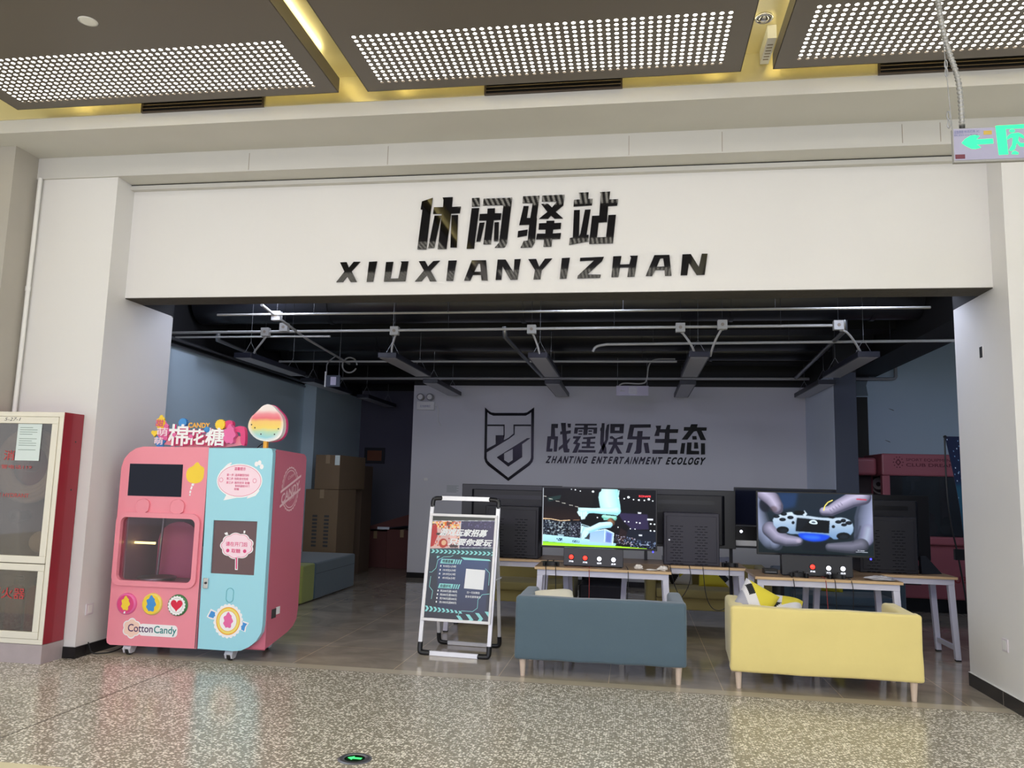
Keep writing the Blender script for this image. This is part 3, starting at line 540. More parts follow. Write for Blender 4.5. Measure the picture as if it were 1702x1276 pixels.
# ------------------------------------------------------------------ perforated ceiling panels
def perf_panel(x0, x1, ynear, yfar, label, bands, phase=0):
    t = thing('ceiling_panel', label, 'ceiling panel', ((x0 + x1) / 2, (ynear + yfar) / 2, 4.1), 0, 'perforated ceiling panels')
    z = 4.1; m = MB(); border = .115; px = .05
    nx = int(round((x1 - x0 - 2 * border) / px)); hx0 = (x0 + x1) / 2 - nx * px / 2
    ys = [ynear]
    def solid(a, b, c, d): m.add([(a, c, z), (a, d, z), (b, d, z), (b, c, z)], [(0, 1, 2, 3)])
    cur = ynear
    for (b0, b1) in sorted(bands):
        solid(x0, x1, cur, b0)
        ny = int(round((b1 - b0) / .0465)); py = (b1 - b0) / ny
        solid(x0, hx0, b0, b1); solid(hx0 + nx * px, x1, b0, b1)
        for i in range(nx):
            for j in range(ny):
                cx, cy = hx0 + (i + .5) * px, b0 + (j + .5) * py
                vs = []
                for k in range(8):
                    a = math.pi / 4 * k + math.pi / 4
                    sx, sy = math.cos(a), math.sin(a); q = max(abs(sx), abs(sy))
                    vs.append((cx + sx / q * px / 2, cy + sy / q * py / 2, z))
                for k in range(8):
                    a = math.pi / 4 * k + math.pi / 4
                    vs.append((cx + .0131 * math.cos(a), cy + .0131 * math.sin(a), z))
                m.add(vs, [(k, k + 8, (k + 1) % 8 + 8, (k + 1) % 8) for k in range(8)])
        cur = b1
    solid(x0, x1, cur, yfar)
    m.build('perforated_sheet', 'panel_taupe', t)
    r = MB(); tt = .004
    r.box(x0, x0 + tt, ynear, yfar, z, z + .1); r.box(x1 - tt, x1, ynear, yfar, z, z + .1)
    r.box(x0 + tt, x1 - tt, ynear, ynear + tt, z, z + .1); r.box(x0 + tt, x1 - tt, yfar - tt, yfar, z, z + .1)
    r.build('rim', 'panel_taupe', t)
    l = MB(); l.box(x0, x1, ynear, yfar, z + .1, z + .106); l.build('lid', 'panel_taupe', t)
    for (b0, b1) in bands:
        d = MB(); d.box(x0 + .06, x1 - .06, b0 - .03, b1 + .03, z + .035, z + .05); d.build('light_diffuser', 'light_sheet', t)
    s = MB(); s.box(x0 + .10, x0 + .112, ynear + .1, yfar - .1, z + .106, z + .112); s.build('cove_light', 'led_strip', t)
    s = MB(); s.box(x1 - .112, x1 - .10, ynear + .1, yfar - .1, z + .106, z + .112); s.build('cove_light', 'led_strip', t)
    s = MB(); s.box(x0 + .15, x1 - .15, yfar - .062, yfar - .05, z + .106, z + .112); s.build('cove_light', 'led_strip', t)
    return t
BN = [(4.29, 4.885), (2.68, 3.28), (1.45, 2.05)]
perf_panel(-4.60, -2.065, 1.30, 4.97, 'perforated taupe ceiling panel at the left, with a round white speaker in it', BN)
perf_panel(-1.855, .675, 1.30, 4.98, 'perforated taupe ceiling panel in the middle above the big black shop name', BN)
perf_panel(.875, 3.41, 1.30, 4.97, 'perforated taupe ceiling panel at the right, behind the flexible grey conduit', BN)
# speaker and fittings
t = thing('ceiling_speaker', 'small round white speaker set flush in the left ceiling panel', 'speaker', (-3.263, 3.97, 4.1))
m = MB(); m.lathe([(0, -.006), (.036, -.006), (.044, -.004), (.05, 0.0)], (-3.263, 3.97, 4.1), 28); m.build('speaker_cover', 'plastic_white', t)
m = MB(); m.lathe([(.05, 0.0), (.056, -.001), (.05, -.004)], (-3.263, 3.97, 4.1), 28); m.build('trim_ring', 'plastic_white', t)
t = thing('ceiling_downlight', 'round chrome lamp in the gap between the middle and right ceiling panels', 'lamp', (.78, 4.70, 4.30))
m = MB(); m.lathe([(.052, 0), (.058, -.01), (.046, -.02), (.04, -.006)], (.78, 4.70, 4.30), 28); m.build('ring', 'chrome', t)
m = MB(); m.ball((.78, 4.70, 4.292), (.036, .036, .022)); m.build('lens', 'chrome', t)
t = thing('slotted_plate', 'narrow cream slotted plate in the gap beside the right ceiling panel', 'vent plate', (.842, 4.94, 4.25))
m = MB(); m.box(.815, .870, 4.79, 5.10, 4.21, 4.299); m.build('plate', 'plastic_white', t)
for i in range(6): 
    m = MB(); m.box(.825, .860, 4.86 + i * .035, 4.872 + i * .035, 4.2085, 4.2099); m.build('slot', 'mortar', t)
# air grilles
for x0, x1, lab in ((-3.68, -2.70, 'brown slatted air grille above the left end of the white lintel'), (-1.05, -.09, 'brown slatted air grille above the middle of the white lintel'), (1.56, 2.55, 'brown slatted air grille at the right, behind the hanging conduit')):
    t = thing('air_grille', lab, 'air vent', ((x0 + x1) / 2, 5.12, 4.1), 0, 'linear air grilles')
    m = MB(); m.box(x0 + .012, x1 - .012, 5.118, 5.128, 4.11, 4.225); m.build('backing', 'soot_black', t)
    m = MB(); m.box(x0, x1, 5.105, 5.128, 4.102, 4.11); m.box(x0, x1, 5.105, 5.128, 4.225, 4.235); m.box(x0, x0 + .012, 5.105, 5.128, 4.11, 4.225); m.box(x1 - .012, x1, 5.105, 5.128, 4.11, 4.225); m.build('frame', 'grille_brown', t)
    for k in range(4):
        m = MB(); z = 4.127 + k * .027
        m.hexa([(x0 + .012, 5.104, z), (x1 - .012, 5.104, z), (x1 - .012, 5.117, z + .006), (x0 + .012, 5.117, z + .006)], [(x0 + .012, 5.104, z + .005), (x1 - .012, 5.104, z + .005), (x1 - .012, 5.117, z + .011), (x0 + .012, 5.117, z + .011)])
        m.build('slat', 'grille_slat', t)

# ------------------------------------------------------------------ hanging exit sign with conduit
mat('sign_case', (150, 150, 148), 0.4)
mat('sign_face', (150, 148, 172), 0.4, emit=(186, 184, 208), es=.06)
mat('exit_green', (20, 200, 110), 0.4, emit=(40, 255, 140), es=1.1)
mat('label_yellow', (190, 160, 70), 0.5); mat('label_blue', (96, 104, 150), 0.5); mat('label_maroon', (100, 40, 56), 0.5)
YE = 3.6
t = thing('exit_sign', 'hanging green emergency exit sign with left arrow and running figure', 'sign', (1.6, YE, 2.87))
m = MB(); m.box(1.402, 1.86, YE, YE + .022, 2.868, 3.028); m.build('case', 'sign_case', t, bevel=.003)
m = MB(); m.box(1.405, 1.855, YE - .002, YE, 2.878, 3.024); m.build('face_plate', 'sign_face', t)
def sgx(p): return (1.401 + (p[0] - 395) * (YE + .05) / 1305.7 / 9.117 * .985, 2.872 + (1030 - p[1] - (p[0] - 395) * .012) * (YE + .05) / 1305.7 / 9.117 * .99)
m = MB(); m.sheet([sgx(p) for p in [(512, 748), (560, 690), (640, 640), (690, 632), (765, 645), (715, 700), (940, 695), (945, 770), (715, 778), (775, 825), (700, 845), (640, 840), (560, 790)]], YE - .003); m.build('arrow', 'exit_green', t)
m = MB()
m.sheet([sgx(p) for p in [(985, 500), (1640, 480), (1640, 560), (1385, 548), (1120, 552), (1135, 900), (1140, 940), (1010, 945)]], YE - .003)
m.sheet([sgx(p) for p in [(1400, 560), (1640, 555), (1640, 935), (1395, 930)]], YE - .003)
m.build('doorway', 'exit_green', t)
m = MB()
m.sheet([sgx(p) for p in ell(1205, 585, 38, 24, 16)], YE - .004)
m.sheet([sgx(p) for p in [(1130, 720), (1135, 670), (1190, 625), (1290, 618), (1345, 650), (1375, 710), (1340, 700), (1290, 670), (1275, 735), (1300, 770), (1330, 780), (1420, 765), (1435, 800), (1390, 835), (1300, 830), (1280, 800), (1255, 770), (1230, 860), (1185, 895), (1145, 880), (1195, 800), (1210, 690), (1180, 690)]], YE - .004)
m.sheet([sgx(p) for p in [(1190, 905), (1230, 890), (1275, 920), (1270, 945), (1180, 940)]], YE - .004)
m.build('running_figure', 'exit_green', t)
m = MB()
text(m, '应急照明', 1.408, 1.445, 3.0, 3.016, YE - .003); text(m, '标志灯具 3C', 1.450, 1.512, 3.003, 3.016, YE - .003); text(m, 'BLZD-I1LROE', 1.408, 1.505, 2.990, 2.997, YE - .003)
m.build('small_print', 'label_blue', t)
m = MB(); m.box(1.529, 1.563, YE - .003, YE - .002, 2.992, 3.010); m.build('yellow_label', 'label_yellow', t)
m = MB(); m.box(1.408, 1.448, YE - .003, YE - .002, 2.884, 2.904); m.build('maroon_label', 'label_maroon', t)
t = thing('sign_chain', 'thin chain holding the left end of the hanging exit sign', 'chain', (1.41, YE + .01, 3.03))
m = MB(); m.tube([(1.405, YE + .01, 3.03), (1.392, YE + .01, 3.3), (1.383, YE + .02, 3.62), (1.38, YE + .03, 4.09)], .0022, 6); m.build('wire', 'steel', t)
for z in (3.055, 3.095, 3.3, 3.34, 3.45):
    m = MB(); pts = [(1.392 + .006 * math.sin(a), YE + .01, z + .02 * math.cos(a)) for a in [2 * math.pi * i / 12 for i in range(13)]]
    m.tube(pts, .0026, 6, cap=False); m.build('link', 'steel', t)
t = thing('flexible_conduit', 'ribbed grey flexible conduit running from the ceiling to the exit sign', 'cable', (1.447, YE + .01, 3.03))
def ribbed(pts, r, pitch, amp):
    out = []
    P = [Vector(p) for p in pts]; m = MB(); L = 0; rings = []
    seg = []
    for a, b in zip(P, P[1:]):
        n = max(2, int((b - a).length / (pitch / 4)))
        seg += [a.lerp(b, i / n) for i in range(n)]
    seg.append(P[-1]); n = 10; vs = []; fs = []
    for i, p in enumerate(seg):
        tg = (seg[min(i + 1, len(seg) - 1)] - seg[max(i - 1, 0)]).normalized(); nx = tg.cross(Vector((0, 1, 0))).normalized(); ny = tg.cross(nx)
        rr = r + amp * math.sin(i * math.pi / 2)
        vs += [p + (nx * math.cos(a) + ny * math.sin(a)) * rr for a in [2 * math.pi * j / n for j in range(n)]]
    for i in range(len(seg) - 1): fs += [(i * n + j, i * n + (j + 1) % n, (i + 1) * n + (j + 1) % n, (i + 1) * n + j) for j in range(n)]
    return m.add(vs, fs, 0, True)
def smoothpath(pts, it=3):
    P = [Vector(p) for p in pts]
    for _ in range(it):
        q = [P[0]]
        for a, b in zip(P, P[1:]): q += [a.lerp(b, .25), a.lerp(b, .75)]
        q.append(P[-1]); P = q
    return P
ribbed(smoothpath([(1.447, YE + .01, 3.04), (1.447, YE + .01, 3.16), (1.44, YE + .01, 3.28), (1.40, YE + .01, 3.42), (1.375, YE + .02, 3.6), (1.36, YE + .03, 4.095)]), 0.0115, .016, .002).build('conduit_tube', 'flex_grey', t)
m = MB(); m.cyl((1.447, YE + .01, 3.028), (1.447, YE + .01, 3.044), .012, n=14); m.build('gland', 'black_plastic', t)

# ------------------------------------------------------------------ shop name in black acrylic on the lintel
ORD = ['first', 'second', 'third', 'fourth', 'fifth', 'sixth', 'seventh', 'eighth', 'ninth', 'tenth', 'eleventh', 'twelfth', 'thirteenth']
for k, ch, where in (('xiu', '休', 'leftmost of the four'), ('xian', '闲', 'second from left'), ('yi', '驿', 'third from left'), ('zhan', '站', 'rightmost of the four')):
    m = MB()
    for p in TR[k]: m.prism(p, Y2 - .012, Y2)
    c = TR[k][0][0]
    tag(m.build('sign_character', 'letter_black', origin=(c[0], Y2, 3.1)), 'big glossy black character %s on the white lintel, %s' % (ch, where), 'sign lettering', 'big shop name characters')
PY = 'XIUXIANYIZHAN'
for i, ch in enumerate(PY):
    P = TR['py%d' % i]; m = MB()
    m.prism(P[0], Y2 - .012, Y2, holes=P[1:])
    wh = 'first letter of the word' if i == 0 else 'last letter of the word' if i == 12 else 'between %s and %s, %s letter' % (PY[i - 1], PY[i + 1], ORD[i])
    tag(m.build('sign_letter', 'letter_black', origin=(P[0][0][0], Y2, 2.95)), 'glossy black letter %s in the lintel word XIUXIANYIZHAN, %s' % (ch, wh), 'sign lettering', 'latin letters of the shop name')

# ------------------------------------------------------------------ fire cabinet
mat('cab_cream', (228, 223, 208), 0.45); mat('cab_red', (142, 22, 38), 0.35); mat('cab_red_side', (150, 44, 58), 0.4); mat('cab_dark', (124, 100, 90), 0.6)
mat('granite', (172, 160, 162), 0.3, noise=0.12, nscale=14); mat('red_print', (190, 60, 60), 0.5); mat('hose_white', (238, 230, 210), 0.8); mat('ext_red', (150, 26, 26), 0.3); mat('ink', (60, 60, 62), 0.6)
glass('cab_glass', (214, 206, 200), 0.05)
mat('paper', (214, 226, 224), 0.8); mat('paper_ink', (120, 140, 130), 0.8)
YF = 5.39; X0 = -5.60; X1 = -4.30
t = thing('fire_cabinet', 'red and cream fire hose cabinet with two glazed doors against the left pillar', 'fire cabinet', (-4.95, 5.5, 0))
m = MB(); m.box(X0, X1 + .005, YF - .0, Y1 - .005, 0, .135); m.build('stone_plinth', 'granite', t)
m = MB()
m.box(X1 - .02, X1, YF + .045, Y1 - .006, .137, 1.858, 0); m.box(X0, X1 - .02, YF + .045, Y1 - .006, 1.84, 1.858, 0); m.box(X0, X1 - .02, YF + .045, Y1 - .006, .137, .155, 0); m.box(X0, X0 + .02, YF + .045, Y1 - .006, .155, 1.84, 0)
m.box(X0 + .02, X1 - .02, Y1 - .02, Y1 - .006, .155, 1.84, 1); m.box(X0 + .02, X1 - .02, YF + .05, Y1 - .02, .70, .715, 1)
m.build('cabinet_body', ['cab_red_side', 'cab_dark'], t)
m = MB(); m.box(X1 - .001, X1 + .002, YF + .006, YF + .10, .139, 1.858); m.build('red_corner', 'cab_red', t)
m = MB()
def frame(m, x0, x1, z0, z1, wd, y0, y1, mi=0):
    m.box(x0, x1, y0, y1, z1 - wd, z1, mi); m.box(x0, x1, y0, y1, z0, z0 + wd, mi); m.box(x0, x0 + wd, y0, y1, z0 + wd, z1 - wd, mi); m.box(x1 - wd, x1, y0, y1, z0 + wd, z1 - wd, mi)
frame(m, X0, X1 + .001, .137, 1.858, .036, YF, YF + .045); m.build('outer_frame', 'cab_cream', t, bevel=.003)
for z0, z1, wd in ((.722, 1.82, .052), (.175, .716, .05)):
    m = MB(); frame(m, X0 + .04, X1 - .038, z0, z1, wd, YF - .006, YF + .03); d = m.build('door', 'cab_cream', t, bevel=.004)
    m = MB(); m.box(X0 + .04 + wd, X1 - .038 - wd, YF + .012, YF + .016, z0 + wd, z1 - wd); m.build('glass_pane', 'cab_glass', d)
m = MB(); text(m, '消火栓', -4.79, -4.49, 1.485, 1.56, YF + .0114, bold=.005); m.build('red_lettering', 'red_print', t)
m = MB(); text(m, '灭火器', -4.79, -4.49, .455, .535, YF + .0114, bold=.005); m.build('red_lettering', 'red_print', t)
m = MB(); text(m, '火警电话119', -4.86, -4.54, 1.42, 1.45, YF + .0114, bold=.002); text(m, 'FIRE HYDRANT', -4.86, -4.54, 1.205, 1.235, YF + .0114); m.build('red_lettering', 'red_print', t)
m = MB(); text(m, '5-27-1', -4.80, -4.66, 1.787, 1.812, YF - .0065, shear=.25); m.build('pen_marking', 'ink', t)
for x, z in ((-4.2985, 1.64), (-4.2985, 1.27)):
    m = MB(); m.lathe([(0, .003), (.006, .002), (.007, 0)], (-4.30, 5.545, z), 12, axis='x'); m.build('rivet', 'ink', t)
t = thing('paper_notice', 'white printed notice taped inside the upper glass of the fire cabinet', 'notice', (-4.59, YF + .0115, 1.62))
m = MB(); m.box(-4.69, -4.485, YF + .0095, YF + .0115, 1.485, 1.766); m.build('sheet', 'paper', t)
m = MB()
for i in range(11):
    if i in (4, 9): continue
    m.box(-4.67, -4.52 if i % 3 else -4.56, YF + .009, YF + .0094, 1.735 - i * .017, 1.739 - i * .017)
m.build('printed_lines', 'paper_ink', t)
t = thing('fire_hose', 'coiled pale fire hose on its reel inside the cabinet', 'fire hose', (-4.66, 5.52, 1.45))
m = MB()
for r, y in ((.27, 5.52), (.24, 5.51), (.21, 5.52), (.18, 5.53)):
    m.tube([(-4.66 + r * math.sin(a), y, 1.45 + r * math.cos(a)) for a in [2 * math.pi * i / 40 for i in range(41)]], .026, 10, cap=False)
m.build('coil', 'hose_white', t)
m = MB(); m.cyl((-4.66, 5.60, 1.45), (-4.66, 5.46, 1.45), .05, n=20); m.cyl((-4.66, 5.565, 1.45), (-4.66, 5.575, 1.45), .16, n=28); m.build('reel', 'ext_red', t)
t = thing('hydrant_valve', 'round hydrant valve behind the glass below the hose reel', 'valve', (-4.70, 5.52, 1.06))
m = MB(); m.lathe([(.018, -.06), (.05, -.06), (.052, -.03), (.036, -.02), (.036, .08)], (-4.70, 5.52, 1.06), 24, axis='y'); m.build('outlet', 'steel', t)
m = MB(); m.lathe([(.0, -.061), (.024, -.061), (.024, -.05)], (-4.70, 5.52, 1.06), 20, axis='y'); m.build('cap', 'ink', t)
m = MB(); m.ball((-4.47, 5.50, .87), (.10, .07, .085), 20, 12); tag(m.build('hose_bag', 'hose_white', origin=(-4.47, 5.5, .79)), 'white rolled hose bundle on the shelf behind the upper glass', 'hose')
for x, lab in ((-4.66, 'red fire extinguisher at the left behind the lower cabinet glass'), (-4.49, 'red fire extinguisher at the right behind the lower cabinet glass')):
    t = thing('fire_extinguisher', lab, 'fire extinguisher', (x, 5.51, .155), 0, 'extinguishers in the fire cabinet')
    m = MB(); m.lathe([(0, 0), (.058, 0), (.062, .01), (.062, .33), (.05, .37), (.02, .39), (0, .39)], (x, 5.51, .157), 24); m.build('cylinder_body', 'ext_red', t)
    m = MB(); m.cyl((x, 5.51, .545), (x, 5.51, .58), .018); m.box(x - .012, x + .06, 5.505, 5.515, .58, .59); m.box(x - .012, x + .055, 5.505, 5.515, .60, .61); m.build('valve_head', 'ink', t)
# white riser pipe on the left pillar
m = MB(); m.cyl((-4.885, 5.585, 3.82), (-4.90, 5.585, 1.86), .017, n=14)
t = thing('wall_pipe', 'thin white pipe running down the pillar beside the grey column', 'pipe', (-4.89, 5.585, 1.86)); m.build('pipe_run', 'plastic_white', t)
m = MB(); m.cyl((-4.893, 5.585, 2.86), (-4.893, 5.585, 2.90), .021, n=14); m.build('coupling', 'plastic_white', t)
# sockets and hole plate
mat('socket_white', (214, 208, 214), 0.35)
def socket(x0, y, z, nx, label, w=.086):
    t = thing('wall_socket', label, 'socket', (x0, y, z))
    d = .009 * nx
    a, b = sorted((x0, x0 + d))
    m = MB(); m.box(a, b, y - w / 2, y + w / 2, z - w / 2, z + w / 2); m.build('plate', 'socket_white', t, bevel=.003)
    m = MB(); e, g = sorted((x0 + d, x0 + d * 1.15))
    m.box(e, g, y - .026, y + .026, z - .03, z + .03); m.build('outlet', 'plastic_white', t)
socket(XL, 5.74, .35, 1, 'white wall socket low on the left pillar behind the pink machine')
socket(XR, 5.93, .405, -1, 'white wall socket low on the right pillar')
t = thing('wall_slot', 'small black slot high up in the right pillar', 'hole', (XR, 6.08, 2.44))
m = MB(); m.box(XR - .002, XR, 6.055, 6.105, 2.395, 2.475); m.build('recess', 'soot_black', t)
m = MB(); m.box(XR - .003, XR, 6.045, 6.054, 2.39, 2.48); m.build('chipped_rim', 'plastic_white', t)
# floor arrow light
mat('arrow_glass', (20, 40, 24), 0.15)
mat('arrow_green', (60, 240, 110), 0.4, emit=(70, 255, 120), es=1.2)
t = thing('floor_arrow_light', 'round metal floor light with a glowing green arrow set in the terrazzo', 'floor light', (-1.387, 4.02, 0))
c = (-1.387, 4.02, 0)
m = MB(); m.lathe([(.052, .002), (.054, .006), (.078, .005), (.086, .001)], c, 36); m.build('metal_ring', 'steel', t)
m = MB(); m.lathe([(0, .004), (.052, .004)], c, 36); m.build('dark_glass', 'arrow_glass', t)
m = MB(); m.sheet([(c[0] + x, c[1] + y) for x, y in [(-.038, 0), (-.008, .026), (-.008, .010), (.036, .010), (.036, -.010), (-.008, -.010), (-.008, -.026)]], .0055, plane='xy'); m.build('green_arrow', 'arrow_green', t)
# ------------------------------------------------------------------ cotton candy machine
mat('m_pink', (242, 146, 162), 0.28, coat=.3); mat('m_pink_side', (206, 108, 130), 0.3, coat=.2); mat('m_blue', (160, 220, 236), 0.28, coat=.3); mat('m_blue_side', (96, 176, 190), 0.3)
mat('m_screen', (24, 27, 42), 0.06, spec=.2); mat('m_yellow', (250, 214, 60), 0.4); mat('m_yellow_pale', (246, 226, 120), 0.4); mat('m_white', (248, 246, 248), 0.4); mat('m_pinkpale', (252, 224, 236), 0.4)
mat('m_hot', (226, 70, 130), 0.4); mat('m_inner', (150, 130, 142), 0.4); mat('m_inner_pink', (206, 110, 150), 0.35); mat('m_skyblue', (70, 150, 220), 0.4); mat('m_green', (70, 136, 84), 0.4); mat('m_red', (226, 36, 72), 0.35)
mat('m_purple', (84, 50, 100), 0.4); mat('m_teal', (50, 140, 140), 0.4); mat('m_orange', (246, 180, 60), 0.4); mat('m_peach', (250, 214, 196), 0.5); mat('m_rose', (236, 110, 170), 0.4); mat('m_dust', (244, 204, 210), 0.4)
mat('m_brownglass', (104, 80, 84), 0.12); mat('m_lightbar', (246, 226, 120), 0.4, emit=(255, 236, 140), es=3.0); mat('rubber', (30, 30, 32), 0.6); mat('caster_grey', (206, 206, 214), 0.4)
glass('m_glass', (240, 234, 238), 0.0)
YM = 5.80; XA, XB, XS = -4.065, -2.78, -3.318
GC = 'cotton candy vending machine'
t = thing('cotton_candy_machine', 'pink and light blue cotton candy vending machine on casters beside the left pillar', 'vending machine', (-3.42, 6.1, 0))
# body: rounded box behind the two front panels
def outline(x0, x1, z0, z1, rtl, rtr, rbr, rbl, n=7):
    o = []
    for cx, cz, r, a in ((x1 - rtr, z1 - rtr, rtr, 0), (x0 + rtl, z1 - rtl, rtl, 90), (x0 + rbl, z0 + rbl, rbl, 180), (x1 - rbr, z0 + rbr, rbr, 270)):
        o += [(cx + r * math.cos(R(a + 90 * i / n)), cz + r * math.sin(R(a + 90 * i / n))) for i in range(n + 1)]
    return o
side_prof = [(5.84, .105), (6.24, .17), (6.34, .20), (6.40, .245), (6.42, .33), (6.42, 1.56), (6.405, 1.585), (6.37, 1.60), (5.84, 1.615)]
wi = [(x, z) for x, z in rrect(-4.02, -3.385, .575, 1.065, .045)]
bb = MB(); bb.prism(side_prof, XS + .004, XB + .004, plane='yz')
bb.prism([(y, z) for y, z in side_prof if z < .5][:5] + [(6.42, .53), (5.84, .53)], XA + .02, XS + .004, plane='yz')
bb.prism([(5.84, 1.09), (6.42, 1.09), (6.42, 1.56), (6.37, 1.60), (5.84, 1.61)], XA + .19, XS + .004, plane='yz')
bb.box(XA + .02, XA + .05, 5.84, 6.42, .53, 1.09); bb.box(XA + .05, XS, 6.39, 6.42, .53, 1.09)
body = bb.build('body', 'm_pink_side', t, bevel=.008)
# front panels
pk = TR['pink'][0]
m = MB(); m.prism(pk, YM, YM + .05, holes=[wi]); pp = m.build('front_panel', 'm_pink', t, bevel=.006)
m = MB(); m.prism(TR['blue'][0], YM - .012, YM + .075, holes=[TR['dwin'][0]]); bd = m.build('door', 'm_blue', t, bevel=.006); bd['label'] = 'light blue door'
m = MB(); m.box(XS - .0035, XS + .0015, YM - .003, YM + .01, .09, 1.625); m.build('seam', 'ink', t)
# advert screen
m = MB(); m.prism(TR['screen'][0], YM - .003, YM + .001); m.build('screen', 'm_screen', t)
# raised hand tabs and window frame
m = MB(); m.prism(rrect(-4.06, -3.345, .535, 1.103, .07), YM - .022, YM, holes=[wi]); m.build('window_frame', 'm_pink', t, bevel=.006)
for k in (0, 1):
    m = MB(); m.prism(round_poly(TR['tabs'][k], 1), YM - .014, YM); m.build('grip_tab', 'm_pink', t, bevel=.005)
m = MB(); m.prism(wi, YM + .012, YM + .016); m.build('window_glass', 'm_glass', t)
# chamber inside
m = MB()
m.box(XA + .052, XS - .002, 5.86, 6.388, .531, .56, 0); m.box(XA + .051, XA + .06, 5.86, 6.388, .56, 1.08, 0); m.box(XA + .06, XS - .002, 6.375, 6.388, .56, 1.08, 0); m.box(XS - .012, XS - .002, 5.86, 6.375, .56, 1.08, 0)
m.build('chamber', 'm_inner', t)
m = MB(); m.prism([(-3.925, .562), (-3.555, .562), (-3.555, .86)] + [(-3.74 + .185 * math.cos(R(a)), .86 + .16 * math.sin(R(a))) for a in range(0, 181, 20)], 6.16, 6.18); m.build('divider', 'm_inner_pink', t)
m = MB(); m.lathe([(.0, .562), (.14, .562), (.15, .585), (.14, .59), (.12, .572), (0, .57)], (-3.80, 5.98, 0), 32); m.build('spinner_bowl', 'steel', t)
m = MB(); m.box(-4.0, -3.82, 5.95, 5.962, .845, .862); m.build('light_bar', 'm_lightbar', t)
m = MB(); m.cyl((-3.86, 6.08, .59), (-3.84, 6.08, 1.07), .010); m.build('candy_stick_arm', 'steel', t)
# yellow candy sticker
m = MB(); m.sheet(round_poly(TR['ysticker'][0], 2), YM - .001); m.build('yellow_candy_sticker', 'm_yellow', t)
m = MB()
for p in TR['ystick']: m.sheet(p, YM - .001)
m.build('candy_stick_sticker', 'm_white', t)
# three round badges
def badge(c, r, rz, cols, deco):
    m = MB(); m.lathe([(0, -.02), (.86, -.02), (.97, -.012), (1.0, 0)], (0, 0, 0), 36, axis='y')
    m.v = [(c[0] + p[0] * r, YM + p[1], c[1] + p[2] * rz) for p in m.v]
    b = m.build('badge', cols[0], t)
    m = MB(); deco(m); m.build('badge_picture', cols[1:], b)
puff = lambda cx, cz, s: [(cx + s * (1 + .16 * math.cos(7 * a)) * math.cos(a) * .72, cz + s * (1 + .12 * math.sin(5 * a)) * math.sin(a) * (1.05 if math.sin(a) < 0 else 1.2)) for a in [2 * math.pi * i / 60 for i in range(60)]]
B3 = [((min(x for x, z in p) + max(x for x, z in p)) / 2, (min(z for x, z in p) + max(z for x, z in p)) / 2, (max(x for x, z in p) - min(x for x, z in p)) / 2, (max(z for x, z in p) - min(z for x, z in p)) / 2) for p in TR['badges']]
b = B3[0]; badge(b[:2], b[2], b[3], ['m_rose', 'm_hot', 'm_yellow', 'm_white'], lambda m: (m.sheet(ell(b[0], b[1], b[2] * .82, b[3] * .82), YM - .021, 0), m.sheet(puff(b[0], b[1], .047), YM - .022, 1), m.sheet([(b[0] - .012, b[1] - .072), (b[0] + .004, b[1] - .072), (b[0] + .006, b[1] - .055), (b[0] - .006, b[1] - .055)], YM - .0225, 2)))
c2 = B3[1]; badge(c2[:2], c2[2], c2[3], ['m_yellow_pale', 'm_yellow', 'm_skyblue'], lambda m: (m.sheet(ell(c2[0], c2[1], c2[2] * .86, c2[3] * .86), YM - .021, 0), m.sheet(puff(c2[0], c2[1], .052), YM - .022, 1)))
c3 = B3[2]
heart = [(c3[0] + .0031 * 16 * math.sin(a) ** 3, c3[1] + .004 + .0031 * (13 * math.cos(a) - 5 * math.cos(2 * a) - 2 * math.cos(3 * a) - math.cos(4 * a))) for a in [2 * math.pi * i / 48 for i in range(48)]]
badge(c3[:2], c3[2], c3[3], ['m_green', 'm_white', 'm_green', 'm_red'], lambda m: (m.sheet(scallop(c3[0], c3[1], .066, .074, 18), YM - .021, 0), m.sheet(ell(c3[0], c3[1], .053, .055), YM - .0214, 1), m.sheet(ell(c3[0], c3[1], .0515, .0535), YM - .0217, 0), m.sheet(heart, YM - .0225, 2)))
# cotton candy logo
m = MB(); lob = []
for i in range(72):
    a = 2 * math.pi * i / 72; r = .078 * (.86 + .17 * abs(math.sin(3 * a))); lob.append((-3.862 + r * math.cos(a), .211 + r * .98 * math.sin(a)))
m.sheet(lob, YM - .001, 0); m.sheet([(-3.862 + (x + 3.862) * .88, .211 + (z - .211) * .88) for x, z in lob], YM - .0014, 1)
m.sheet(rrect(-3.80, -3.475, .160, .250, .03), YM - .0012, 0)
m.build('logo_backing', ['m_white', 'm_peach'], t)
m = MB(); text(m, 'Cotton', -3.893, -3.682, .186, .244, YM - .002, bold=.012); m.build('logo_word', 'm_purple', t)
m = MB(); text(m, 'Candy', -3.672, -3.483, .168, .240, YM - .002, bold=.012); m.build('logo_word', 'm_teal', t)
YD = YM - .012
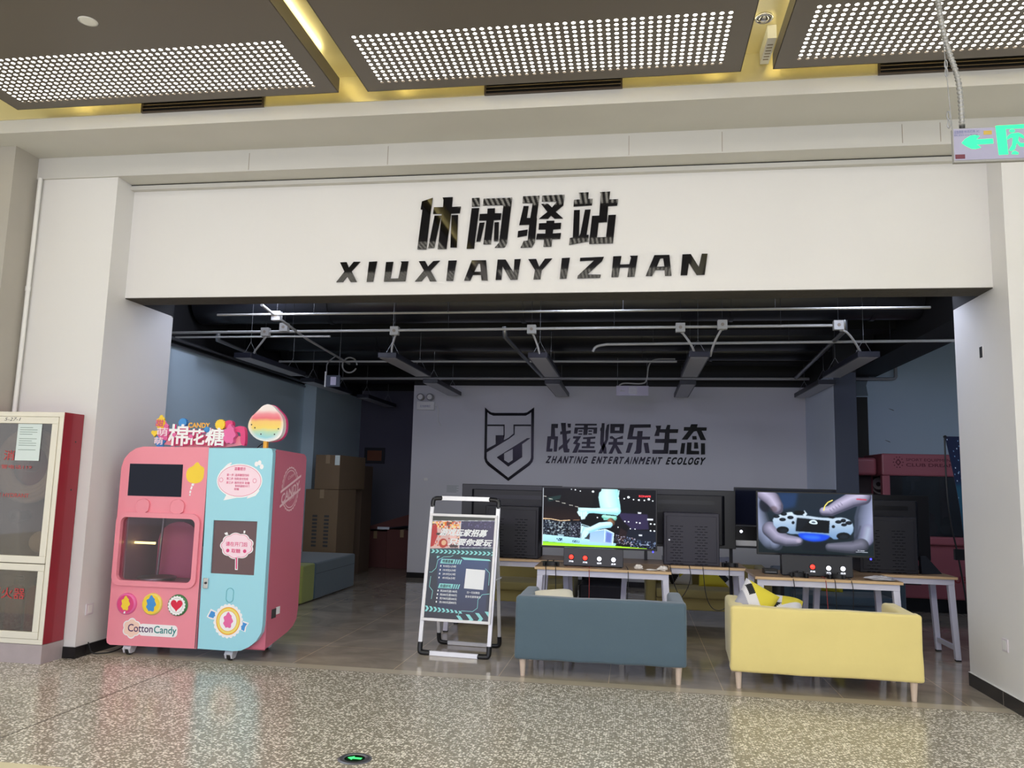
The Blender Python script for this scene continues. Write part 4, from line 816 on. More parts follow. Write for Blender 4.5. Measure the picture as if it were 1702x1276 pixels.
# speech bubble with the instructions
m = MB()
m.sheet(ell(-3.042, 1.372, .190, .132, 40), YD - .001, 0); m.sheet([(-3.165, 1.217), (-3.13, 1.29), (-3.03, 1.245)], YD - .0007, 0)
m.sheet([(-3.21, 1.44), (-3.15, 1.50), (-3.12, 1.515), (-3.115, 1.505), (-3.2, 1.42)], YD - .0008, 0); m.sheet([(-2.87, 1.30), (-2.90, 1.26), (-2.97, 1.235), (-2.97, 1.245), (-2.88, 1.31)], YD - .0008, 0)
for x, z in ((-2.91, 1.505), (-2.885, 1.515), (-2.865, 1.485)): m.sheet(ell(x, z, .016, .02, 12), YD - .0006 - x * .0001, 0)
m.sheet(ell(-3.042, 1.372, .180, .122, 40), YD - .0014, 1); m.sheet(ell(-3.042, 1.372, .177, .119, 40), YD - .0018, 2)
for x in (-3.195, -2.915): m.sheet(ell(x, 1.375, .016, .018, 16), YD - .002, 1); m.sheet(ell(x, 1.375, .013, .015, 16), YD - .0022, 2)
m.build('speech_bubble_sticker', ['m_white', 'm_hot', 'm_pinkpale'], bd)
m = MB(); text(m, '温馨提示', -3.09, -2.995, 1.452, 1.478, YD - .0025, bold=.01)
for z, s, x1 in ((1.417, '第一步: 选择糖型扫码', -2.965), (1.388, '第二步: 扫码支付完成', -2.97), (1.357, '第三步: 制作完毕 取糖', -2.955)): text(m, s, -3.15, x1, z - .011, z + .009, YD - .0025, bold=.006)
text(m, '等待机器提示开门', -3.075, -2.955, 1.322, 1.340, YD - .0025, bold=.006); text(m, '取糖', -3.08, -3.04, 1.298, 1.316, YD - .0025, bold=.006)
m.build('instruction_lettering', 'm_hot', bd)
# door window with cloud sticker
m = MB(); m.prism(TR['dwin'][0], YD + .012, YD + .016); m.build('door_window', 'm_brownglass', bd)
cl = [(-3.032 + .128 * (1 + .10 * abs(math.sin(4.5 * a))) * math.cos(a), .872 + .092 * (1 + .10 * abs(math.sin(4.5 * a))) * math.sin(a)) for a in [2 * math.pi * i / 72 for i in range(72)]]
sc = lambda k: [(-3.032 + (x + 3.032) * k, .872 + (z - .872) * k) for x, z in cl]
m = MB(); m.sheet(sc(1), YD + .011, 0); m.sheet(sc(.93), YD + .0107, 1); m.sheet(sc(.90), YD + .0104, 2)
m.sheet([(-3.04, .78), (-3.017, .78), (-3.012, .69), (-3.035, .69)], YD + .011, 0); m.sheet([(-3.034, .78), (-3.023, .78), (-3.018, .697), (-3.029, .697)], YD + .0107, 1)
m.sheet([(-3.13, .95), (-3.145, .965), (-3.12, .975), (-3.11, .955)], YD + .011, 0); m.sheet([(-2.985, .97), (-2.985, .99), (-2.97, .99), (-2.972, .97)], YD + .011, 0)
m.build('cloud_sticker', ['m_white', 'm_hot', 'm_pinkpale'], bd)
m = MB(); text(m, '请在开门后', -3.125, -2.945, .868, .902, YD + .010, bold=.014); text(m, '取糖', -3.075, -3.0, .818, .850, YD + .010, bold=.014)
m.build('cloud_lettering', 'm_hot', bd)
for x in (-3.105, -2.965): m = MB(); m.sheet(ell(x, .834, .014, .014, 14), YD + .0101); m.build('cloud_dot', 'm_hot', bd)
# lock and slot
m = MB(); m.box(-3.278, -3.238, YD - .014, YD, .543, .622); lk = m.build('lock_plate', 'chrome', bd, bevel=.003)
m = MB(); m.cyl((-3.256, YD - .02, .585), (-3.256, YD - .013, .585), .009, n=16); m.build('keyhole', 'ink', lk)
m = MB(); m.prism(rrect(-3.087, -3.025, .445, .555, .03), YD - .003, YD, holes=[rrect(-3.083, -3.029, .449, .551, .027)]); m.build('slot_outline', 'm_blue_side', bd)
# round rosette with ribbons
m = MB()
m.sheet([(-3.235, .33), (-3.205, .392), (-3.15, .37), (-3.15, .31), (-3.2, .315)], YD - .0008, 0); m.sheet([(-2.955, .25), (-2.935, .315), (-2.885, .302), (-2.905, .272), (-2.91, .232)], YD - .0008, 0)
m.sheet([(-3.222, .333), (-3.2, .378), (-3.15, .36), (-3.15, .318), (-3.19, .325)], YD - .0011, 1); m.sheet([(-2.955, .255), (-2.935, .305), (-2.90, .295), (-2.915, .272), (-2.92, .24)], YD - .0011, 1)
m.sheet(scallop(-3.056, .308, .112, .122, 22, ez=1.06), YD - .0014, 2); m.sheet(ell(-3.056, .308, .098, .104), YD - .0017, 3); m.sheet(ell(-3.056, .308, .090, .095), YD - .002, 4); m.sheet(ell(-3.056, .308, .074, .078), YD - .0023, 3); m.sheet(ell(-3.056, .308, .070, .074), YD - .0026, 2)
m.sheet(puff(-3.056, .308, .05), YD - .0029, 5)
m.build('rosette_sticker', ['m_white', 'm_skyblue', 'm_white', 'm_orange', 'm_yellow_pale', 'm_rose'], bd)
# side print
XP = XB + .0055
def ring(y0, z0, ry, rz, k, n=44): return ell(y0, z0, ry * k, rz * k, n)
cy, cz = 6.135, 1.315
m = MB()
sc1 = scallop(cy, cz, .155, .163, 26); ez = 1.12
st = lambda P, k=1: [(cy + (y - cy) * k, cz + (z - cz) * k * ez) for y, z in P]
m.sheet(st(sc1), XP, holes=[st(ell(cy, cz, .150, .150, 40))], plane='yz')
m.sheet(st(ell(cy, cz, .138, .138, 40)), XP, holes=[st(ell(cy, cz, .131, .131, 40))], plane='yz')
o = m.build('side_emblem', 'm_dust', t)
m = MB(); m.sheet([(5.955, 1.30), (6.33, 1.435), (6.33, 1.415), (5.955, 1.28)], XP + .0006, plane='yz'); m.sheet([(5.955, 1.185), (6.33, 1.325), (6.33, 1.305), (5.955, 1.165)], XP + .0006, plane='yz'); m.build('emblem_bar', 'm_dust', t)
m = MB(); m.sheet([(5.955, 1.28), (6.33, 1.415), (6.33, 1.325), (5.955, 1.185)], XP + .0003, plane='yz'); m.build('emblem_band', 'm_pink_side', t)
m = MB(); text(m, 'CANDY', 0, .33, 0, .095, 0, bold=.03, put=lambda x, z, k=0: (XP + .001 + k * 1.2e-4, 5.975 + x, 1.19 + z * .82 + x * .365)); m.build('emblem_word', 'm_dust', t)
m = MB(); text(m, 'Cotton', 0, .12, 0, .03, 0, put=lambda x, z, k=0: (XP + .001 + k * 1.2e-4, 6.08 + x, 1.385 + z + x * .36)); text(m, 'candy', 0, .10, 0, .03, 0, put=lambda x, z, k=0: (XP + .001 + k * 1.2e-4, 6.12 + x, 1.205 + z + x * .36)); m.build('emblem_small_word', 'm_dust', t)
m = MB(); m.box(XB + .004, XB + .007, 5.93, 6.005, .315, .385); m.build('power_inlet', 'ink', t)
m = MB(); m.box(XB + .004, XB + .006, 6.006, 6.075, .335, .392); m.build('rating_label', 'm_white', t)
m = MB(); m.box(-3.2, -2.85, 6.1, 6.3, 1.606, 1.612); m.build('top_hatch', 'm_pink_side', t)
# top sign
ZT = 1.617
m = MB(); m.prism(round_poly(TR['topboard'][0], 1), YM + .075, YM + .10); tb = m.build('sign_board', 'm_pink', t, bevel=.004)
for i, (ch, col, bold) in enumerate((('棉', 'm_white', .03), ('花', 'm_white', .03), ('糖', 'm_white', .03), ('CANDY', 'm_orange', .03), ('甜', 'm_yellow', .03), ('萌', 'm_rose', .03), ('萌', 'm_skyblue', .03))):
    (xa, za), (xb, zb) = TR['topstuff'][i]
    if i > 3: xa, xb, za, zb = xa - .004, xb + .004, za + .004, zb - .004
    if col == 'm_white':
        m = MB(); text(m, ch, xa - .002, xb + .006, zb - .006, za - .002, YM + .05, bold=.05); m.build('sign_character_shadow', 'm_hot', tb)
    if i > 3:
        m = MB(); m.prism(puff((xa + xb) / 2, (za + zb) / 2, (xb - xa) * .62), YM + .046 + i * .003, YM + .075); m.build('sign_blob', ['m_yellow', 'm_rose', 'm_skyblue'][i - 4], tb)
        m = MB(); text(m, ch, xa + .006, xb - .006, zb + .006, za - .006, YM + .042, bold=.015); m.build('sign_character', ['m_hot', 'm_pinkpale', 'm_pinkpale'][i - 4], tb)
        continue
    if col == 'm_white':
        m = MB(); text(m, ch, xa, xb, zb, za, YM + .04, bold=.022)
        m.build('sign_character', col, tb); continue
    m = MB(); text(m, ch, xa, xb, zb, za, YM + .04, bold=.04); m.build('sign_character', col, tb)
(xa, za), (xb, zb) = TR['topstuff'][7]
hx, hz, hk = (xa + xb) / 2, (za + zb) / 2 + .004, (xb - xa) / 34
m = MB(); m.prism([(hx + hk * 16 * math.sin(a) ** 3, hz + hk * (13 * math.cos(a) - 5 * math.cos(2 * a) - 2 * math.cos(3 * a) - math.cos(4 * a))) for a in [2 * math.pi * i / 40 for i in range(40)]], YM + .05, YM + .075); m.build('sign_heart', 'm_yellow', tb)
for i, col in ((8, 'm_skyblue'), (9, 'm_yellow')):
    (xa, za), (xb, zb) = TR['topstuff'][i]
    m = MB(); m.prism(scallop((xa + xb) / 2, (za + zb) / 2, (xb - xa) * .44, (xb - xa) * .53, 16), YM + .045, YM + .075); m.build('sign_burst', col, tb)
(xa, za), (xb, zb) = TR['topstuff'][11]
m = MB(); m.ball(((xa + xb) / 2, YM + .04, (za + zb) / 2), .024); m.build('sign_dot', 'm_skyblue', tb)
for x, z in ((-3.655, 1.725), (-3.51, 1.715)):
    m = MB(); m.cyl((x, YM + .034, z), (x, YM + .04, z), .016, n=18); m.build('sign_dot', 'm_rose', tb)
(xa, za), (xb, zb) = TR['topstuff'][10]
m = MB(); m.prism(puff((xa + xb) / 2, (za + zb) / 2, .066), YM + .03, YM + .075); m.build('sign_candy_puff', 'm_rose', tb, bevel=.006)
for p in TR['ears']:
    m = MB(); m.prism(round_poly(p, 2), YM + .06, YM + .10); m.build('sign_lobe', 'm_hot', tb, bevel=.005)
# lollipop: plush of cotton candy on a stick (three coloured bands printed across it)
LP = round_poly(TR['lolly'][0], 1)
def bandmat():
    mm = bpy.data.materials.new('candy_bands'); mm.use_nodes = True; nt = mm.node_tree; b = nt.nodes['Principled BSDF']
    tc = nt.nodes.new('ShaderNodeTexCoord'); s = nt.nodes.new('ShaderNodeSeparateXYZ'); nt.links.new(tc.outputs['Generated'], s.inputs[0])
    nz = nt.nodes.new('ShaderNodeTexNoise'); nz.inputs['Scale'].default_value = 3; nt.links.new(tc.outputs['Generated'], nz.inputs['Vector'])
    ad = nt.nodes.new('ShaderNodeMath'); ad.operation = 'MULTIPLY_ADD'; ad.inputs[1].default_value = .12; nt.links.new(nz.outputs['Fac'], ad.inputs[0]); nt.links.new(s.outputs['Z'], ad.inputs[2])
    r = nt.nodes.new('ShaderNodeValToRGB'); e = r.color_ramp.elements
    e[0].position = .06; e[0].color = lin((214, 232, 232)) + (1,)
    e[1].position = .18; e[1].color = lin((150, 214, 224)) + (1,)
    for p, c in ((.32, (196, 224, 190)), (.42, (248, 220, 110)), (.58, (250, 206, 120)), (.68, (240, 120, 130)), (.80, (242, 150, 160)), (.93, (246, 232, 228))):
        q = e.new(p); q.color = lin(c) + (1,)
    nt.links.new(ad.outputs[0], r.inputs[0])
    mp = nt.nodes.new('ShaderNodeMapping'); mp.inputs['Location'].default_value = (-.5, 0, -.5); mp.inputs['Scale'].default_value = (1, 0, 1); nt.links.new(tc.outputs['Generated'], mp.inputs[0])
    ln = nt.nodes.new('ShaderNodeVectorMath'); ln.operation = 'LENGTH'; nt.links.new(mp.outputs[0], ln.inputs[0])
    mr = nt.nodes.new('ShaderNodeMapRange'); mr.inputs[1].default_value = .40; mr.inputs[2].default_value = .53; nt.links.new(ln.outputs['Value'], mr.inputs[0])
    wx = nt.nodes.new('ShaderNodeMix'); wx.data_type = 'RGBA'; wx.inputs['B'].default_value = lin((246, 240, 238)) + (1,)
    nt.links.new(mr.outputs[0], wx.inputs['Factor']); nt.links.new(r.outputs[0], wx.inputs['A']); nt.links.new(wx.outputs['Result'], b.inputs['Base Color']); b.inputs['Roughness'].default_value = .5
    MC['candy_bands'] = mm
bandmat()
m = MB(); m.prism(LP, YM + .10, YM + .15); tp = m.build('candy_topper', 'candy_bands', t, bevel=.006)
cx0 = sum(p[0] for p in LP) / len(LP); cz0 = sum(p[1] for p in LP) / len(LP)
m = MB(); m.prism([(cx0 + (x - cx0) * 1.02, cz0 + (z - cz0) * 1.02) for x, z in LP], YM + .15, YM + .185); m.build('topper_back', 'm_hot', tp)
for x, z in ((-3.03, 1.82), (-3.0, 1.795), (-2.945, 1.745), (-2.83, 1.745), (-2.80, 1.79)):
    m = MB(); m.cyl((x, YM + .099, z), (x, YM + .101, z), .006, n=10); m.build('bolt', 'ink', tp)
m = MB(); m.box(-2.925, -2.895, YM + .11, YM + .14, 1.60, 1.70); m.build('topper_stick', 'm_orange', tp)
m = MB(); m.tube(smoothpath([(-2.905, YM + .16, 1.69), (-2.96, YM + .17, 1.675), (-3.01, YM + .18, 1.64), (-3.03, YM + .19, 1.61)]), .004, 8); m.build('topper_wire', 'black_plastic', tp)
# casters
for x, y in ((-3.90, 5.875), (-3.06, 5.895), (-2.98, 6.34), (-3.9, 6.34)):
    m = MB(); m.box(x - .035, x + .035, y - .03, y + .03, .092, .106 if y < 6.2 else .19); cs = m.build('caster', 'caster_grey', t)
    m = MB()
    for q in (-.030, .018): m.prism([(y - .045, .092), (y - .066, .05), (y - .05, .018), (y - .005, .022), (y + .02, .06), (y + .025, .092)], x + q, x + q + .012, plane='yz')
    m.prism([(y - .045, .092), (y - .066, .052), (y - .056, .045), (y - .03, .082), (y + .025, .086), (y + .025, .092)], x - .018, x + .018, plane='yz')
    m.build('fork', 'caster_grey', cs, bevel=.003)
    m = MB(); m.lathe([(0, -.016), (.032, -.016), (.037, -.011), (.037, .011), (.032, .016), (0, .016)], (x, y - .022, .037), 22, axis='x'); m.build('wheel', 'rubber', cs)
m = MB(); m.tube(smoothpath([(-3.98, 6.0, .12), (-4.02, 5.95, .03), (-4.06, 5.86, .006), (-4.12, 5.80, .006), (-4.165, 5.76, .012), (-4.18, 5.74, .1)]), .005, 8)
tag(m.build('power_cable', 'black_plastic', origin=(-4.06, 5.86, 0)), 'black power cable on the floor between the pink machine and the left pillar', 'cable')
# ------------------------------------------------------------------ A-board with its poster
mat('alu', (232, 232, 236), 0.3, metal=.25); mat('alu_face', (240, 240, 242), 0.35); mat('p_dark', (44, 50, 66), 0.3); mat('p_aqua', (150, 226, 226), 0.4); mat('p_white', (240, 244, 246), 0.4); mat('p_navy', (30, 36, 50), 0.4); mat('p_yel', (250, 220, 120), 0.4)
vcol_mat('poster_print', None, .3)
AB = thing('a_board', 'silver A-frame pavement sign with a dark blue game poster beside the teal sofa', 'sign stand', (-1.433, 6.445, 0), R(-4.3))
LEAN = (6.66 - 6.45) / 1.25
Sx = Matrix.Identity(4); Sx[1][2] = LEAN             # front leaf leans back
def leaf(m): return m.xform(Sx)
H = .292
for s in (-1, 1):
    m = MB(); m.box(s * H - .016, s * H + .016, -.012, .012, .085, 1.20); leaf(m).build('upright', 'alu', AB, local=True)
    m = MB()
    m.tube(smoothpath([(s * H, 0, .10), (s * H, 0, .03), (s * H * .96, 0, .018), (s * (H - .09), 0, .018)], 2), .021, 10); leaf(m).build('corner_foot', 'black_plastic', AB, local=True)
    m = MB(); m.tube(smoothpath([(s * H, 0, 1.19), (s * H, 0, 1.245), (s * H * .95, 0, 1.262), (s * (H - .085), 0, 1.265)], 2), .019, 10); leaf(m).build('corner_handle', 'black_plastic', AB, local=True)
m = MB(); m.box(-H + .085, H - .085, -.014, .012, .002, .036); leaf(m).build('bottom_bar', 'alu', AB, local=True)
m = MB(); m.box(-H + .08, H - .08, -.014, .012, 1.248, 1.283); leaf(m).build('handle_bar', 'alu', AB, local=True)
# poster clip frame
m = MB(); frame(m, -H - .004, H + .004, .268, 1.135, .022, -.030, -.012); leaf(m).build('clip_frame', 'alu_face', AB, local=True, bevel=.004)
m = MB(); m.box(-H + .01, H - .01, -.017, -.006, .28, 1.12); leaf(m).build('backing_sheet', 'p_dark', AB, local=True)
P0, P1, Q0, Q1 = -H + .018, H - .018, .290, 1.113
cv = Canvas(140, 210, (58, 62, 74)); rg = np.random.default_rng(3)
sq = [(0, 0), (1, 0), (1, 1), (0, 1)]
cv.grad(sq, (52, 66, 84), (60, 60, 70)); cv.fill([(0, 0), (1, 0), (1, .05), (0, .05)], (62, 66, 62))
cv.fill([(0, .05), (.46, .045), (.46, .31), (0, .33)], (226, 190, 186)); cv.fill([(.46, .045), (1, .025), (1, .29), (.46, .31)], (62, 56, 92))
cv.speck([(0, .05), (.46, .045), (.46, .12), (0, .13)], [(240, 110, 40), (250, 190, 80), (210, 70, 60), (120, 70, 60), (250, 226, 160), (246, 214, 210)], .8, rg, 4); cv.speck([(0, .05), (.46, .045), (.46, .30), (0, .31)], [(240, 130, 90), (250, 200, 150), (200, 90, 90), (120, 80, 80), (244, 222, 214)], .22, rg, 3)
cv.fill([(0, .10), (.07, .08), (.10, .20), (.05, .30), (0, .31)], (190, 50, 50)); cv.disc(.2, .27, .07, (190, 60, 44)); cv.disc(.21, .265, .04, (236, 190, 150)); cv.fill([(.08, .17), (.22, .17), (.22, .19), (.08, .19)], (60, 50, 44)); cv.disc(.35, .19, .06, (244, 206, 200))
cv.fill([(.30, .29), (.44, .27), (.44, .305), (.32, .31)], (70, 50, 50)); cv.speck([(.46, .05), (1, .03), (1, .1), (.46, .1)], [(90, 84, 130), (70, 66, 110)], .3, rg, 3)
cv.line([(.46, .045), (.46, .32)], 1.5, (240, 236, 240)); cv.line([(.46, .31), (1, .295)], 1.2, (220, 230, 240)); cv.line([(0, .05), (1, .028)], 1.2, (220, 226, 236))
cv.grad([(.13, .40), (.95, .40), (.95, .93), (.20, .93)], (66, 86, 130), (62, 66, 90), soft=6); cv.grad([(.0, .33), (1, .31), (1, .42), (0, .42)], (40, 84, 92), (58, 66, 78))
picture('poster', cv, lambda u, v: (P0 + (P1 - P0) * u, -.019 + LEAN * (Q0 + (Q1 - Q0) * v), Q0 + (Q1 - Q0) * v), 'poster_print', AB, local=True)
def pp2(u, v): return (P0 + (P1 - P0) * u, Q1 - (Q1 - Q0) * v)
def ptext(m, s, u0, u1, v0, v1, mi=0, bold=0.0, shear=0.0, y=-.021):
    a, b = pp2(u0, v1), pp2(u1, v0); text(m, s, a[0], b[0], a[1], b[1], y, mi, bold, shear)
m = MB(); ptext(m, '游戏玩家招募', .13, .90, .120, .195, 0, .035, .3); ptext(m, '只要你爱玩', .28, .985, .215, .285, 0, .035, .3); leaf(m).build('poster_headline', 'p_white', AB, local=True)
m = MB()
def chev(m, u, v, w, h, lean):
    m.sheet([pp2(u, v), pp2(u + w, v), pp2(u + w + lean, v + h / 2), pp2(u + w, v + h), pp2(u, v + h), pp2(u + lean, v + h / 2)], -.0205)
for i in range(15): m.sheet([pp2(.02 + i * .068, .335), pp2(.055 + i * .068, .335), pp2(.085 + i * .068, .352), pp2(.05 + i * .068, .372), pp2(.015 + i * .068, .372), pp2(.05 + i * .068, .352)], -.0205)
for i in range(9): m.sheet([pp2(.0 + i * .066, .885 + i * .004), pp2(.036 + i * .066, .885 + i * .004), pp2(.066 + i * .066, .91 + i * .004), pp2(.036 + i * .066, .94), pp2(.0 + i * .066, .94), pp2(.03 + i * .066, .91 + i * .004)], -.0205)
for i in range(4):
    u, v = .50 + i * .145, .962 - i * .018; k = min(1.0, (1.0 - v) / .05); uu = min(u + .06, 1.0)
    m.sheet([pp2(u, v), pp2(uu, v), pp2(min(u + .06 + .07 * k, 1), v + .05 * k), pp2(min(u + .07 * k, .999), v + .05 * k)], -.0205)
    if v + .052 < 1 and u + .14 < 1: m.sheet([pp2(u + .07, v + .05), pp2(u + .13, v + .05), pp2(u + .105, 1), pp2(u + .045, 1)], -.0205)
m.sheet([pp2(.50, .40), pp2(.95, .41), pp2(.98, .425), pp2(.56, .425)], -.0205); m.sheet([pp2(.12, .40), pp2(.17, .40), pp2(.12, .425)], -.0205)
for v in (.425, .665):
    m.sheet([pp2(.20, v), pp2(.42, v), pp2(.40, v + .045), pp2(.18, v + .045)], -.0205)
    for k in range(3): m.sheet([pp2(.435 + k * .035, v), pp2(.455 + k * .035, v), pp2(.435 + k * .035, v + .045), pp2(.415 + k * .035, v + .045)], -.0205)
def ln(m, pts, w=.004):
    for a, b in zip(pts, pts[1:]):
        (xa, za), (xb, zb) = pp2(*a), pp2(*b); l = math.hypot(xb - xa, zb - za) or 1; nx, nz = -(zb - za) / l * w / 2, (xb - xa) / l * w / 2
        m.sheet([(xa + nx, za + nz), (xb + nx, zb + nz), (xb - nx, zb - nz), (xa - nx, za - nz)], -.0206)
ln(m, [(.38, .385), (.34, .40), (.23, .405), (.14, .44), (.12, .52), (.06, .56), (.02, .56)]); ln(m, [(.99, .74), (.88, .75), (.82, .80), (.82, .88), (.75, .915), (.58, .915), (.54, .94), (.53, .97)]); ln(m, [(.90, .50), (.97, .54), (.97, .66)]); ln(m, [(.05, .60), (.04, .70), (.10, .74), (.09, .82)])
leaf(m).build('poster_graphics', 'p_aqua', AB, local=True)
m = MB(); ptext(m, '特惠套餐', .215, .39, .431, .464, 0, .015, .2, -.0212); ptext(m, '充值好礼', .205, .39, .671, .704, 0, .015, .2, -.0212); leaf(m).build('poster_subtitle', 'p_navy', AB, local=True)
m = MB()
for i, s in enumerate(('9.9元1小时', '19.9元2小时', '29.9元3小时', '49.9元6小时')):
    v = .495 + i * .038; ptext(m, s, .235, .44, v - .012, v + .012, 0, .015); a = pp2(.195 - i * .004, v); m.sheet(ell(a[0], a[1], .006, .008, 10), -.021)
for i, s in enumerate(('充200元送100元', '充500元送300元', '充700元送500元', '充1000元送800元')):
    v = .735 + i * .036; ptext(m, s, .22, .49, v - .012, v + .012, 0, .015); a = pp2(.185 - i * .004, v); m.sheet(ell(a[0], a[1], .006, .008, 10), -.021)
ptext(m, '扫一扫加微信', .64, .84, .725, .748, 0, .01); ptext(m, '更多优惠等着你', .62, .86, .765, .788, 0, .01)
m.sheet([pp2(.60, .51), pp2(.90, .515), pp2(.89, .705), pp2(.59, .70)], -.0208)
leaf(m).build('poster_lettering', 'p_white', AB, local=True)
# rear leaf
S2m = Matrix.Identity(4); S2m[1][2] = -(6.90 - 6.66) / 1.22
def leafb(m): m.xform(S2m); return m.xform(Matrix.Translation((0, 6.90 - 6.445, 0)))
for s in (-1, 1):
    m = MB(); m.box(s * (H - .02) - .013, s * (H - .02) + .013, -.010, .010, .085, 1.13); leafb(m).build('rear_upright', 'alu', AB, local=True)
    m = MB(); m.tube(smoothpath([(s * (H - .02), 0, .10), (s * (H - .02), 0, .03), (s * (H - .04), 0, .018), (s * (H - .10), 0, .018)], 2), .019, 10); leafb(m).build('rear_corner_foot', 'black_plastic', AB, local=True)
    m = MB(); m.box(s * H - .005, s * H + .005, .12, .36, .60, .61); m.build('hinge_stay', 'alu', AB, local=True)
m = MB(); m.box(-H + .10, H - .10, -.012, .012, .004, .034); leafb(m).build('rear_bottom_bar', 'alu', AB, local=True)
# ------------------------------------------------------------------ sofas
mat('teal_fabric', (79, 100, 113), 0.75, noise=.06, nscale=3, bump=.12, bscale=14, sheen=.3)
mat('yellow_fabric', (232, 214, 138), 0.8, noise=.06, nscale=3, bump=.14, bscale=12, sheen=.3)
mat('olive_fabric', (176, 160, 96), 0.8, noise=.05, nscale=3, sheen=.2)
mat('tan_fabric', (150, 132, 96), 0.8)
mat('leg_wood', (214, 194, 176), 0.5, noise=.1, nscale=30)
def soft_box(x0, x1, y0, y1, z0, z1, nx=6, ny=2, nz=4, wob=0.0, seed=1):
    """box with gently uneven faces"""
    rng = random.Random(seed); m = MB(); idx = {}
    def vid(i, j, k):
        if (i, j, k) not in idx:
            x = x0 + (x1 - x0) * i / nx; y = y0 + (y1 - y0) * j / ny; z = z0 + (z1 - z0) * k / nz
            e = lambda a, n: 0 if a in (0, n) else 1
            if wob: x += rng.uniform(-wob, wob); y += rng.uniform(-wob, wob); z += rng.uniform(-wob, wob)
            idx[(i, j, k)] = len(m.v); m.v.append((x, y, z))
        return idx[(i, j, k)]
    def q(a, b, c, d): m.f.append([a, b, c, d]); m.m.append(0); m.sm.append(True)
    for i in range(nx):
        for k in range(nz):
            q(vid(i, 0, k), vid(i + 1, 0, k), vid(i + 1, 0, k + 1), vid(i, 0, k + 1)); q(vid(i + 1, ny, k), vid(i, ny, k), vid(i, ny, k + 1), vid(i + 1, ny, k + 1))
    for j in range(ny):
        for k in range(nz):
            q(vid(0, j + 1, k), vid(0, j, k), vid(0, j, k + 1), vid(0, j + 1, k + 1)); q(vid(nx, j, k), vid(nx, j + 1, k), vid(nx, j + 1, k + 1), vid(nx, j, k + 1))
    for i in range(nx):
        for j in range(ny):
            q(vid(i, j, nz), vid(i + 1, j, nz), vid(i + 1, j + 1, nz), vid(i, j + 1, nz)); q(vid(i, j + 1, 0), vid(i + 1, j + 1, 0), vid(i + 1, j, 0), vid(i, j, 0))
    return m
def sofa(label, loc, rz, w, fab, d=.66, hb=.45, z0=.125, group=None, seed=1, wob=.004, taper=0.0):
    """back towards local -y, seat opening towards +y; loc is the middle of the back's foot"""
    t = thing('sofa', label, 'sofa', loc, rz, group)
    b = soft_box(-w / 2, w / 2, 0, .12, z0, z0 + hb, 8, 1, 4, wob, seed).build('backrest', fab, t, local=True, bevel=.02, seg=3)
    for s in (-1, 1):
        xa, xb = sorted((s * (w / 2 - .002), s * (w / 2 - .11)))
        soft_box(xa, xb, .03, d, z0 + .004, z0 + hb - .002, 1, 4, 3, wob * .4, seed + 9).build('armrest', fab, t, local=True, bevel=.028, seg=4)
    m = MB(); m.box(-w / 2 + .112, w / 2 - .112, .125, d - .02, z0 + .01, z0 + .13); m.build('seat_base', fab, t, local=True, bevel=.01)
    soft_box(-w / 2 + .115, w / 2 - .115, .13, d + .01, z0 + .132, z0 + .22, 6, 3, 1, .003, seed + 5).build('seat_cushion', fab, t, local=True, bevel=.02, seg=3)
    for x in (-w / 2 + .055, w / 2 - .055):
        for y in (.06, d - .07):
            m = MB(); m.cyl((x * .995, y, 0), (x, y, z0 + .012), .017, .026, 18); m.build('leg', 'leg_wood', t, local=True)
    return t
sofa('teal two-seat sofa seen from behind, in front of the football television', (-.238, 5.93, 0), R(.6), 1.245, 'teal_fabric', seed=3)
sofa('yellow two-seat sofa seen from behind, in front of the gamepad television', (1.322, 5.92, 0), R(-2.8), 1.27, 'yellow_fabric', seed=8, wob=.006)
GR = 'sofas beyond the television tables'
sofa('olive yellow sofa beyond the tables, at the left behind the A-board', (-1.28, 9.30, 0), R(180), 1.30, 'olive_fabric', group=GR)
sofa('olive yellow sofa beyond the tables, in the middle under the console cabinet', (.78, 9.30, 0), R(180), 1.30, 'olive_fabric', group=GR)
sofa('dark teal sofa beyond the tables, behind the yellow front sofa', (2.12, 9.30, 0), R(180), 1.22, 'teal_fabric', group=GR)
# cushions
mat('c_white', (226, 224, 226), 0.8); mat('c_yellow', (222, 206, 60), 0.8); mat('c_grey', (168, 168, 180), 0.8); mat('c_black', (30, 30, 32), 0.8); mat('c_cream', (228, 222, 200), 0.85)
def cushion(label, loc, rot, s, mats, tris, thick=.06, group=None, name='cushion'):
    n = 30; m = MB()
    for side in (1, -1):
        o = len(m.v)
        for j in range(n + 1):
            for i in range(n + 1):
                u, v = i / n * 2 - 1, j / n * 2 - 1
                h = thick * ((1 - u ** 4) * (1 - v ** 4)) ** .5
                k = 1 - .07 * (1 - abs(u * v)) * (abs(u) > .99 or abs(v) > .99)
                m.v.append((u * s / 2 * (1 - .05 * (1 - v * v)), side * h, v * s / 2 * (1 - .05 * (1 - u * u))))
        for j in range(n):
            for i in range(n):
                a = o + j * (n + 1) + i; q = [a, a + 1, a + n + 2, a + n + 1]
                m.f.append(q if side < 0 else q[::-1]); m.sm.append(True); m.m.append(tris((i + .5) / n, (j + .5) / n))
    M = Matrix.Rotation(rot[2], 4, 'Z') @ Matrix.Rotation(rot[1], 4, 'Y') @ Matrix.Rotation(rot[0], 4, 'X')
    m.xform(M)
    o = m.build(name, mats, local=True); o.location = loc
    return tag(o, label, 'cushion', group)
geo = lambda u, v: (1 if (u - .5) + (v - .3) > .25 and v > .35 else 3 if abs(u - .25) + abs(v - .75) < .22 else 2 if u + v < .62 else 0)
geo2 = lambda u, v: (3 if v < .45 and abs(u - .35) < v * .5 else 1 if u > .55 and v > .3 + (u - .55) else 2 if u < .3 and v > .5 else 0)
CM = ['c_white', 'c_yellow', 'c_grey', 'c_black']
